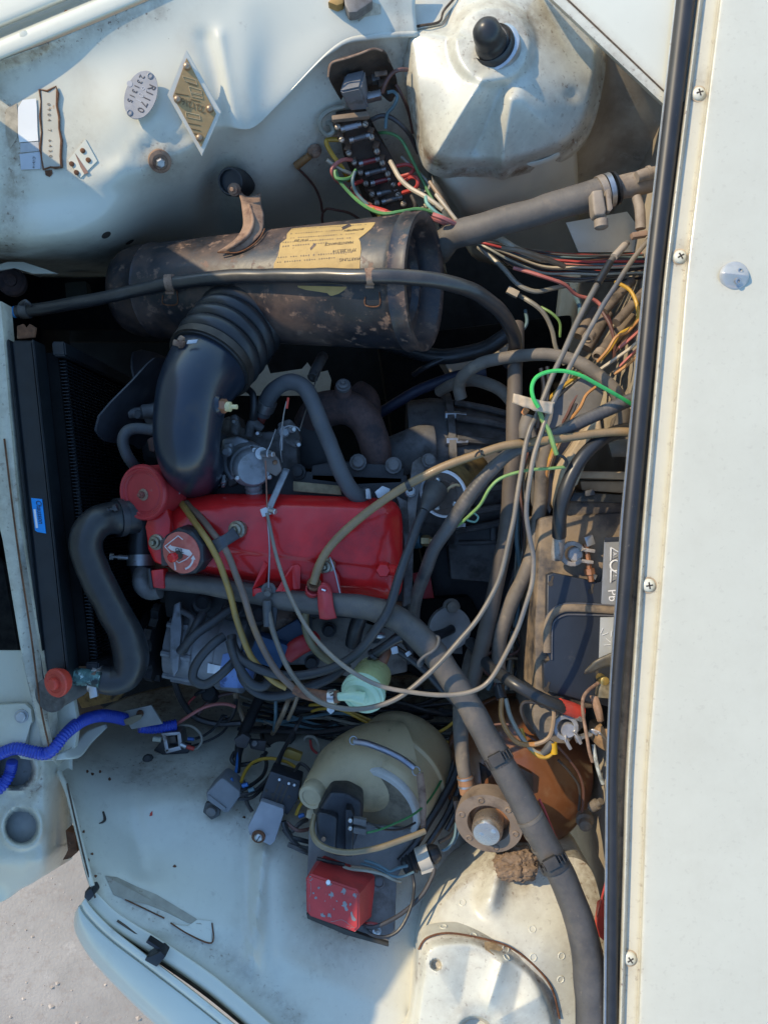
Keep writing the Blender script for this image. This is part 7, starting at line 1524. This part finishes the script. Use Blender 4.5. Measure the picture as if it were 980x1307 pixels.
for pts, c, r in (([(370, 890, -.22), (364, 905, -.21), (356, 922, -.25), (348, 936, -.3)], 'tan', 3.2), ([(382, 880, -.2), (376, 900, -.2), (368, 918, -.23)], 'tan', 2.6), ([(352, 895, -.25), (352, 915, -.25), (350, 932, -.28)], 'teal', 2.4),
    ([(388, 945, -.25), (392, 940, -.25), (402, 942, -.25), (408, 955, -.25), (408, 968, -.26)], 'grey', 1.8), ([(396, 944, -.26), (398, 955, -.26), (405, 962, -.26)], 'red', 1.8), ([(300, 960, -.24), (296, 970, -.23), (304, 976, -.23), (322, 974, -.23), (334, 968, -.24), (340, 960, -.25)], 'black', 2.8),
    ([(304, 952, -.24), (303, 975, -.21), (300, 990, -.19), (296, 998, -.17)], 'blue', 2.2), ([(308, 998, -.17), (314, 984, -.19), (325, 972, -.21), (345, 968, -.22), (365, 972, -.22), (378, 980, -.21)], 'yellow', 2.2),
    ([(300, 1012, -.15), (318, 1004, -.17), (335, 990, -.2), (340, 972, -.22), (334, 964, -.23)], 'black', 2.6), ([(302, 1016, -.15), (324, 1010, -.17), (345, 990, -.2), (360, 960, -.22), (380, 925, -.24)], 'dark', 2.6), ([(304, 1020, -.15), (322, 1018, -.16), (340, 1000, -.19), (352, 975, -.21)], 'black', 2.2),
    ([(314, 1016, -.16), (316, 1026, -.155), (322, 1036, -.15)], 'black', 2.6), ([(355, 996, -.16), (356, 975, -.19), (366, 950, -.22), (385, 915, -.25)], 'black', 2.6), ([(368, 1000, -.16), (376, 985, -.18), (384, 975, -.2), (396, 985, -.19), (400, 1000, -.18)], 'dark', 2.2), ([(376, 1002, -.16), (384, 1010, -.16), (392, 1004, -.17)], 'teal', 2.0),
    ([(378, 1040, -.16), (382, 1030, -.16), (386, 1022, -.165), (380, 1016, -.17)], 'yellow', 2.4), ([(362, 1058, -.14), (370, 1068, -.135), (384, 1072, -.135), (398, 1076, -.14)], 'black', 3.0), ([(366, 1050, -.145), (380, 1060, -.14), (396, 1058, -.15)], 'brown', 2.4), ([(372, 1062, -.14), (384, 1050, -.15), (392, 1046, -.16)], 'dark', 3.0), ([(368, 1078, -.13), (384, 1085, -.125), (396, 1090, -.13)], 'dark', 3.2), ([(362, 1048, -.14), (366, 1060, -.138), (380, 1080, -.13), (394, 1084, -.13)], 'black', 3.6)):
    wire(lo_, c, pts, r)
for x, y, c, a in ((313, 1002, 'blue', 30), (321, 1008, 'teal', 10), (385, 1041, 'blue', -10), (294, 996, 'blue', 30)):
    tube('spade_sleeve', [(x-3.5, y+1.2, -.162), (x+3.5, y-1.2, -.162)], 2.8, wc[c], lo_, n=8, seg=2)
prism('yellow_connector', [(363, 958), (368, 956), (386, 963), (383, 972), (378, 972), (361, 966)], -.22, .012, M('ochre_connector', (.30, .20, .04), .5, var=.15, vs=40), lo_, bevel=.002)
# loom trunk held by a bracket
lt = thing('taped_loom', 'black taped loom running down the wing through a clip', 'wiring', (315, 920, -.3))
tube('loom', [(334, 886, -.31), (325, 905, -.29), (316, 925, -.27), (308, 944, -.25), (304, 962, -.23), (304, 985, -.2)], [7, 7, 7.5, 7, 5, 3], RUBBER, lt, n=14)
prism('clip', [(298, 944), (310, 936), (320, 942), (314, 956), (302, 954)], -.225, .012, M('clip_dark', (.05, .045, .045), .6), lt, bevel=.003)
prism('clip_arm', [(316, 944), (340, 946), (338, 960), (320, 956)], -.245, .008, bpy.data.materials['clip_dark'], lt, bevel=.002)
lathe('clip_rivet', (325, 949, -.243), (0, .3, 1), [(.005, 0), (.0045, .002), (.002, .002)], GALV, lt, n=12)
ww = thing('wing_wires', 'pink and black wires curling on the wing beside the blue conduit', 'wiring', (260, 910, -.3))
for c, pts, r in (('pink', [(226, 924, -.27), (240, 914, -.265), (258, 904, -.265), (276, 899, -.27), (290, 899, -.275), (300, 902, -.28)], 2.2), ('red', [(238, 905, -.31), (242, 896, -.31), (250, 888, -.31)], 1.6), ('black', [(250, 887, -.305), (254, 884, -.3), (262, 880, -.3)], 2.6),
    ('dark', [(222, 842, -.24), (222, 865, -.27), (230, 890, -.295), (242, 908, -.31), (256, 918, -.31), (280, 924, -.31), (308, 923, -.31)], 4.0), ('tan', [(300, 884, -.31), (304, 900, -.31), (310, 915, -.31), (312, 922, -.31)], 3.2), ('brown', [(250, 917, -.315), (262, 900, -.32), (280, 888, -.32), (300, 884, -.32)], 2.6),
    ('grey', [(228, 926, -.275), (242, 926, -.27), (254, 934, -.265), (258, 945, -.26), (252, 955, -.258), (246, 956, -.258)], 1.9), ('black', [(249, 943, -.27), (262, 938, -.275), (275, 928, -.28), (282, 918, -.285), (286, 914, -.29)], 1.8), ('black', [(240, 954, -.265), (262, 947, -.265), (280, 938, -.27), (290, 928, -.28)], 1.7), ('black', [(302, 892, -.3), (300, 905, -.295), (296, 915, -.295), (290, 920, -.3)], 2.6), ('black', [(290, 915, -.3), (284, 914, -.3), (284, 920, -.3), (292, 918, -.3)], 2)):
    wire(ww, c, pts, r)
lathe('round_foot', (268, 886, -.31), (0, .4, 1), [(.013, -.02), (.014, .004), (.011, .008)], RUBBER, ww, n=20)
# side wires right of the washer bottle
rw = thing('bottle_side_wires', 'black and pale blue wires running between the bottle and the tower', 'wiring', (560, 1050, -.18))
for c, pts, r in (('black', [(590, 955, -.22), (580, 990, -.2), (565, 1020, -.18), (548, 1048, -.16), (532, 1075, -.14), (510, 1100, -.13)], 5), ('black', [(596, 960, -.22), (588, 1000, -.2), (575, 1030, -.18), (560, 1058, -.16), (545, 1080, -.15)], 4.4), ('dark', [(584, 960, -.23), (572, 995, -.21), (556, 1025, -.18)], 4), ('black', [(600, 970, -.21), (592, 1010, -.19), (580, 1040, -.17), (570, 1060, -.16)], 3.6),
    ('teal', [(582, 1050, -.14), (580, 1068, -.135), (572, 1082, -.13), (564, 1086, -.13)], 1.9), ('teal', [(584, 1046, -.145), (585, 1062, -.14), (578, 1078, -.135)], 1.6), ('teal', [(520, 1105, -.105), (508, 1108, -.1), (498, 1112, -.1), (490, 1108, -.1), (478, 1102, -.1), (465, 1098, -.1)], 1.9), ('teal', [(528, 1113, -.105), (512, 1119, -.1), (498, 1117, -.1), (480, 1108, -.1), (460, 1102, -.1)], 1.7),
    ('pale', [(511, 1125, -.11), (500, 1122, -.1), (488, 1116, -.095), (470, 1112, -.09), (450, 1110, -.088), (438, 1106, -.09)], 1.9), ('tan', [(511, 1127, -.112), (496, 1120, -.1), (474, 1110, -.094), (448, 1106, -.09)], 1.7), ('black', [(464, 1184, -.075), (474, 1193, -.07), (490, 1196, -.07), (506, 1190, -.07), (518, 1174, -.075), (526, 1152, -.085), (528, 1130, -.1), (526, 1116, -.105)], 2.1),
    ('dark', [(458, 1178, -.08), (476, 1184, -.075), (500, 1174, -.08), (522, 1158, -.09), (540, 1140, -.1), (552, 1118, -.11), (554, 1108, -.115)], 2.8), ('red', [(462, 1180, -.085), (472, 1178, -.085), (482, 1180, -.085)], 1.6), ('black', [(405, 1096, -.1), (420, 1100, -.095), (440, 1104, -.09)], 2.4), ('dark', [(560, 1075, -.14), (575, 1066, -.15), (584, 1052, -.16)], 2.4)):
    wire(rw, c, pts, r)
# ================================================================ BLUE CONDUIT
bcn = thing('blue_conduit', 'ribbed blue plastic conduit across the left edge', 'conduit', (110, 930, -.1))
BC = M('blue_conduit', (.025, .06, .42), .38, var=.08, vs=30, coat=.2)
tube('conduit', [(-30, 975, -.085), (0, 962, -.085), (20, 955, -.085), (40, 959, -.085), (57, 962, -.085), (68, 956, -.085), (84, 937, -.10), (104, 921, -.13), (126, 914, -.17), (145, 915, -.20), (160, 918, -.22)], [7.5]*11, BC, bcn, n=16, seg=8, rib=(.0042, .075))
tube('conduit', [(178, 928, -.235), (200, 929, -.25), (226, 925, -.26)], [7.0]*3, BC, bcn, n=16, seg=8, rib=(.0042, .075))
tube('conduit', [(16, 972, -.10), (14, 984, -.105), (8, 996, -.10), (-6, 1010, -.09), (-30, 1020, -.08)], [6.5, 7, 7.5, 8, 8], BC, bcn, n=16, seg=8, rib=(.0042, .075))
prism('tape_flap', [(158, 919), (172, 913), (182, 912), (180, 918), (168, 925), (160, 925)], -.205, .002, M('tape_tan', (.20, .16, .10), .7), bcn, bevel=.0005)
wsp = thing('wiring_strip', 'bent pale metal strip under the blue conduit', 'strip', (80, 965, -.12))
loft('strip', [[(26, 962, -.095), (26, 968, -.095)], [(54, 968, -.095), (54, 971, -.093)], [(80, 960, -.10), (84, 969, -.097)], [(96, 950, -.13), (104, 965, -.12)], [(112, 932, -.17), (118, 948, -.16)], [(136, 924, -.2), (138, 928, -.2)]], PAINT, wsp, 5, 4, None, .002)
prism('plate', [(156, 908), (193, 900), (208, 924), (168, 931)], -.225, .004, M('dull_grey_plate', (.30, .29, .26), .6, .1), wsp, bevel=.001)  # plain warm grey plate
lathe('plate_stud', (179, 911, -.22), (0, .3, 1), [(.006, 0), (.005, .003), (.003, .004), (.003, .008)], RUSTM, wsp, n=10)
# ================================================================ PLATES ON THE INNER WING
def onw(x, y, off=0): p, n = hit(T_UP, x, y); return p+n*off, n
p_, n_ = onw(180, 121); nrm = (n_+Vector((-.15, -.1, .6))).normalized()
op = thing('oval_plate', 'oval silver plate stamped R1170 and 231315', 'data plate', (180, 121, p_.z))
def plate(name, outline, c, n, off, thick, mat, parent, bev=.0005):
    base = P(*c)+n*off; V = []
    for x, y in outline:                      # project along the view line onto the plate plane
        d = (P(x, y, 0)-CAMP).normalized(); t = (base-CAMP).dot(n)/d.dot(n); V.append(CAMP+d*t)
    N = len(V); bm = bmesh.new(); a = [bm.verts.new(v) for v in V]; b = [bm.verts.new(v-n*thick) for v in V]
    f = bm.faces.new(a); bm.faces.new(b[::-1])
    for i in range(N): bm.faces.new((a[i], b[i], b[(i+1) % N], a[(i+1) % N]))
    if bev: bmesh.ops.bevel(bm, geom=list(f.edges), offset=bev, segments=2, affect='EDGES')
    return from_bm(name, bm, mat, parent)
def onplane(x, y, c, n, off):
    base = P(*c)+n*off; d = (P(x, y, 0)-CAMP).normalized(); return CAMP+d*((base-CAMP).dot(n)/d.dot(n))
cz = (180, 121, p_.z); OFF = .012
an = R(-72)                                   # long axis of the oval
ol = []
for k in range(40):
    t = 2*math.pi*k/40; a, b = 32.0*math.cos(t), 20.0*math.sin(t); ol.append((180+a*math.cos(an)-b*math.sin(an), 121+a*math.sin(an)+b*math.cos(an)))
plate('plate', ol, cz, nrm, OFF, .0012, SILVER, op)
STAMP = M('stamped_black', (.035, .035, .045), .5)
def ptxt(s, x, y, size, ang, par, c, n, off, mat=STAMP, sx=1, shear=0): text('stamped_text', s, onplane(x, y, c, n, off+.0005), size, mat, par, ang, n, sx, shear=shear)
# letters follow the oval: each set by hand along a slanting line
for ch, x, y in zip('R1170', (193.5, 190.5, 187, 183.5, 179.5), (112, 119, 126, 133, 140.5)): ptxt(ch, x, y, .0130, 240, op.children[0], cz, nrm, OFF, shear=-.1)
for ch, x, y in zip('231315', (181, 178, 174.5, 171.5, 168.5, 165.5), (98, 104.5, 110.5, 116.5, 122.5, 128.5)): ptxt(ch, x, y, .0098, 240, op.children[0], cz, nrm, OFF, shear=-.1)
GREYS = M('grey_stamp', (.36, .36, .38), .5)
for ch, x, y in zip('601', (184, 180, 177), (113, 121, 128)): ptxt(ch, x, y, .011, 240, op.children[0], cz, nrm, OFF-.0002, GREYS)
for x, y in ((192, 97), (166, 144)):
    lathe('rivet', onplane(x, y, cz, nrm, OFF), nrm, [(.0042, -.001), (.004, .001), (.0028, .0016), (.0022, .0006), (.0005, .0006)], SILVER, op.children[0], n=16)
lathe('dent', onplane(166, 107, cz, nrm, OFF), nrm, [(.0038, -.001), (.0038, .0004)], GREYS, op.children[0], n=16)
p_, n_ = onw(249, 130); nrm2 = (n_+Vector((.25, -.35, .5))).normalized(); dz = (249, 130, p_.z+.006)
dp = thing('diamond_plate', 'brass diamond plate with 221216 in a white frame', 'data plate', dz)
out = [(238, 63), (283, 143), (258, 199), (214, 121)]
fr_ = plate('frame', out, dz, nrm2, .010, .004, M('white_frame', (.62, .58, .48), .45, var=.05, layers=[(RUST, 60, .74, .78, .9, .7)]), dp, .0008)
inn = [(238.5, 74), (276, 145), (257, 188), (221, 123)]
bp3 = plate('brass_face', inn, dz, nrm2, .0112, .001, PLATE, dp, .0003)
BDARK = M('brass_dark', (.20, .125, .05), .5, .3)
BLITE = M('brass_light', (.60, .44, .24), .4, .35)
for ch, x, y in zip('221216', (258.5, 253.5, 248, 243, 238.5, 234), (139.5, 137, 135, 133, 131, 129)): ptxt(ch, x, y, .0122, 190, bp3, dz, nrm2, .0112, BDARK, 1)
def embox(q):
    V = [onplane(x, y, dz, nrm2, .0117) for x, y in q]
    v, f = [], []
    for a, b in zip(V, V[1:]+V[:1]):
        vv, ff = tube_data([tuple(a)+(.00045,), tuple(b)+(.00045,)], 5); o_ = len(v); v += vv; f += [tuple(i+o_ for i in k) for k in ff]
    mk('embossed_box', v, f, BLITE, bp3)
for q in ([(233, 97), (250, 102), (252, 108), (236, 103)], [(241, 110), (257, 115), (258, 120), (243, 117)], [(243, 118), (258, 122), (259, 126), (245, 123)], [(237, 143), (255, 147), (256, 153), (238, 149)]): embox(q)
for k, (x0, y0, x1, y1) in enumerate(((240, 106, 252, 110), (224, 119, 241, 122), (244, 127, 256, 130), (240, 157, 256, 160), (244, 164, 256, 167), (247, 170, 255, 172))):
    a, b = onplane(x0, y0, dz, nrm2, .0116), onplane(x1, y1, dz, nrm2, .0116); v, f = tube_data([tuple(a)+(.0005,), tuple(b)+(.0005,)], 5); mk('fine_print', v, f, BDARK, bp3)
for x, y in ((239, 85), (227, 127), (268, 139), (255, 176)):
    lathe('drive_screw', onplane(x, y, dz, nrm2, .0112), nrm2, [(.0050, -.001), (.0046, .003), (.003, .005), (.001, .0056)], M('copper_screw', (.38, .27, .18), .4, .7) if x == 239 else bpy.data.materials['copper_screw'], dp, n=14)
# torn stamped patch and paper label
cp_ = thing('chassis_number_patch', 'rust edged strip stamped with the chassis number', 'chassis number', (67, 168, onw(67, 168)[0].z))
strip_o = [(52, 115), (62, 117), (73, 111), (75, 120), (74, 135), (77, 150), (77, 165), (80, 180), (79, 200), (80, 214), (72, 215), (66, 214), (57, 217), (55, 205), (53, 190), (55, 170), (53, 150), (54, 130)]
tops = []
V = [onw(x, y, .003)[0] for x, y in strip_o]
decal('patch', [(53, 116, 74, 113), (54, 140, 75, 140), (54, 170, 77, 165), (54, 195, 79, 190), (57, 216, 79, 213)], T_UP, M('patch_paint', (.50, .46, .37), .5, var=.06, layers=[((.42, .22, .08), 60, .66, .72, .9, .7)]), cp_, .0025, 8, 4)
rim = [onw(x, y, .0025)[0] for x, y in strip_o+strip_o[:1]]
v, f = tube_data([tuple(p)+(random.uniform(.0008, .0022),) for p in rim], 6); mk('rust_edge', v, f, RUSTM, cp_)
for i, ch in enumerate('0904 7 6430'):
    if ch != ' ':
        x, y = 63.5+i*.25, 134+i*6.6; p, n = onw(x, y, .0030); text('stamped_text', ch, p, .0064, M('stamp_brown', (.20, .14, .09), .7), cp_, -85, n) if i == 0 else text('stamped_text', ch, p, .0064, bpy.data.materials['stamp_brown'], cp_, -85, n)
patch('rust_stain', [(58, 218), (67, 217), (68, 222), (64, 226), (59, 224)], T_UP, RUSTM, cp_, .001, .0006)
plb = thing('paper_label', 'worn white paper label on the front corner of the wing', 'label', (36, 165, onw(36, 165)[0].z))
decal('paper', [(30, 128, 47, 126), (24, 138, 48, 137), (24, 170, 49, 168), (26, 182, 50, 180)], T_UP, M('white_paper', (.80, .79, .76), .55, var=.02), plb, .0015, 6, 4)
decal('paper', [(26, 197, 52, 194), (27, 206, 53, 204), (28, 217, 53, 216)], T_UP, M('blue_grey_paper', (.5, .52, .55), .6, var=.05), plb, .0015, 6, 3)
decal('faded_strip', [(27, 183, 50, 181), (27, 195, 51, 193)], T_UP, M('faded_paper', (.42, .42, .42), .6), plb, .0012, 6, 3)
for i, ch in enumerate('Cibie'):
    p, n = onw(44.5, 202+i*3, .002); text('handwriting', ch, p, .0050, INK, plb, -85, n)
patch('torn_rust', [(8, 140), (22, 132), (24, 150), (23, 175), (14, 190), (8, 170)], T_UP, M('scraped', (.40, .34, .25), .7, var=.3, vs=60), plb, .0008, .0005)
rpp = thing('riveted_tab', 'small painted tab with four rusty rivets and a slit', 'tab', (103, 202, onw(103, 202)[0].z))
patch('tab', [(110, 178), (125, 206), (104, 227), (88, 205)], T_UP, PAINT, rpp, .002, .002)
patch('slit', [(97, 196), (100, 200), (108, 212), (114, 221), (109, 223), (104, 214)], T_UP, M('slit_brown', (.26, .15, .11), .8), rpp, .0028, .0006)
for x, y in ((107, 193), (114, 205), (93, 210), (99, 221)):
    p, n = onw(x, y, .003); lathe('rivet', p, n, [(.0034, -.001), (.0032, .001), (.0018, .0018)], RUSTM, rpp, n=12)
bt2 = thing('wing_bolt', 'bolt with wide rusty washer on the inner wing', 'bolt', (204, 205, onw(204, 205)[0].z))
p, n = onw(204, 205, .002); n = (n+Vector((0, 0, .4))).normalized()
lathe('washer', p, n, [(.0155, -.003), (.0150, .0015), (.0105, .003), (.010, .0015), (.007, .0015)], RUSTL, bt2, n=30)
lathe('bolt_head', p, n, [(.0065, .001), (.0065, .008), (.005, .0095)], STEEL, bt2, n=6)
for x, y in ((136, 300), (166, 309)):
    p, n = onw(x, y, .0008); lathe('drain_hole', p, n, [(.009, -.001), (.009, .0008)], SLOT, iw, n=18, sx=.8)
# catch peeping in at the top edge
ct = thing('bonnet_catch', 'grey and brass catch at the top edge of the wing', 'catch', (445, 5, -.05))
prism('grey_arm', [(436, -20), (470, -20), (476, 1), (455, 15), (445, 16), (440, 6)], -.012, .016, GALV, ct, bevel=.003)
prism('brass_arm', [(418, 2), (428, -6), (440, -10), (438, 4), (430, 7)], -.014, .012, M('ochre_arm', (.36, .22, .07), .55, .3), ct, bevel=.002)
patch('torn_paint', [(452, 18), (462, 10), (476, 3), (486, 6), (486, 18), (474, 20), (465, 22), (458, 28)], T_UP, M('stained_glue', (.50, .42, .30), .6, var=.25, vs=90, layers=[(RUST, 60, .58, .66, .9, .7)]), ct, .001, .0008)
# small red reflector and lead by the seal at the bottom
rfl = thing('red_reflector_tab', 'red plastic tab and red lead beside the lower seal', 'tab', (765, 1190, -.05))
prism('plastic_tab', [(764, 1155), (772, 1150), (774, 1205), (760, 1192)], -.08, .01, REDPL, rfl, bevel=.002)
wire(rfl, 'red', [(688, 1020, -.03), (704, 1056, -.03), (722, 1095, -.035), (742, 1145, -.035), (756, 1180, -.035), (768, 1215, -.04)], 1.6)
wire(rfl, 'red', [(774, 1120, -.04), (768, 1145, -.04), (762, 1170, -.05)], 1.4)
# added black sheets: stand in for deep shade seen through the gaps
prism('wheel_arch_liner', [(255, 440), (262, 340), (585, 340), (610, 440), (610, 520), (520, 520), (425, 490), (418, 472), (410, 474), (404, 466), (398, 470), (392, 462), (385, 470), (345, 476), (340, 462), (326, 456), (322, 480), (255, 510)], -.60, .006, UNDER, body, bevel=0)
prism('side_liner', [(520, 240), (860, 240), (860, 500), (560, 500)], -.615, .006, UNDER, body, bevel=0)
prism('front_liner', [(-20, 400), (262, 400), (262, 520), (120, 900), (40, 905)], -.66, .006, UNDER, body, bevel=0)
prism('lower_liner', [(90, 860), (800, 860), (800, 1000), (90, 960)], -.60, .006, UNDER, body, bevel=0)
# heater box and shelf on the bulkhead, sunlit and dusty
DUSTY = M('dusty_duct', (.42, .32, .20), .8, var=.15, vs=30, layers=[((.22, .16, .10), 20, .5, .72), ((.5, .42, .3), 90, .62, .72, .8, .6)], bumps=[(120, .15)])
hx = thing('heater_duct', 'dusty tan duct and shelf on the bulkhead above the battery', 'duct', (745, 600, -.2))
prism('duct', [(716, 594, -.075), (748, 548, -.065), (766, 530, -.065), (770, 552, -.065), (752, 580, -.065), (733, 618, -.07), (722, 656, -.085), (712, 645, -.085)], 0, .08, DUSTY, hx, bevel=.006, segs=3)
prism('grey_side', [(698, 520, -.125), (745, 478, -.115), (772, 500, -.115), (760, 540, -.115), (716, 600, -.125), (702, 660, -.13), (692, 640, -.13)], 0, .1, M('grey_duct', (.15, .145, .14), .6, .1, var=.2, vs=20, layers=[((.28, .22, .16), 22, .55, .75)]), hx, bevel=.006)
prism('shelf', [(738, 601), (800, 602), (800, 612), (736, 610)], -.085, .02, DUSTY, hx, bevel=.003)
prism('shelf_face', [(740, 614), (800, 614), (800, 630), (742, 626)], -.10, .03, DUSTY, hx, bevel=.003)
prism('ledge', [(732, 628), (800, 632), (800, 642), (726, 640)], -.088, .03, M('black_ledge', (.04, .04, .035), .5, var=.3, vs=40, layers=[((.2, .16, .11), 30, .55, .7)]), hx, bevel=.003)
prism('grey_nub', [(746, 626), (758, 624), (760, 632), (747, 634)], -.08, .012, HOSEG, hx, bevel=.003)
tube('side_stub', [(812, 572, -.07), (790, 572, -.07), (778, 575, -.072)], [11, 11, 9], HOSED, hx, n=18)
prism('side_panel', [(788, 530), (820, 515), (820, 560), (790, 566), (784, 552)], -.09, .03, HOSED, hx, bevel=.006)
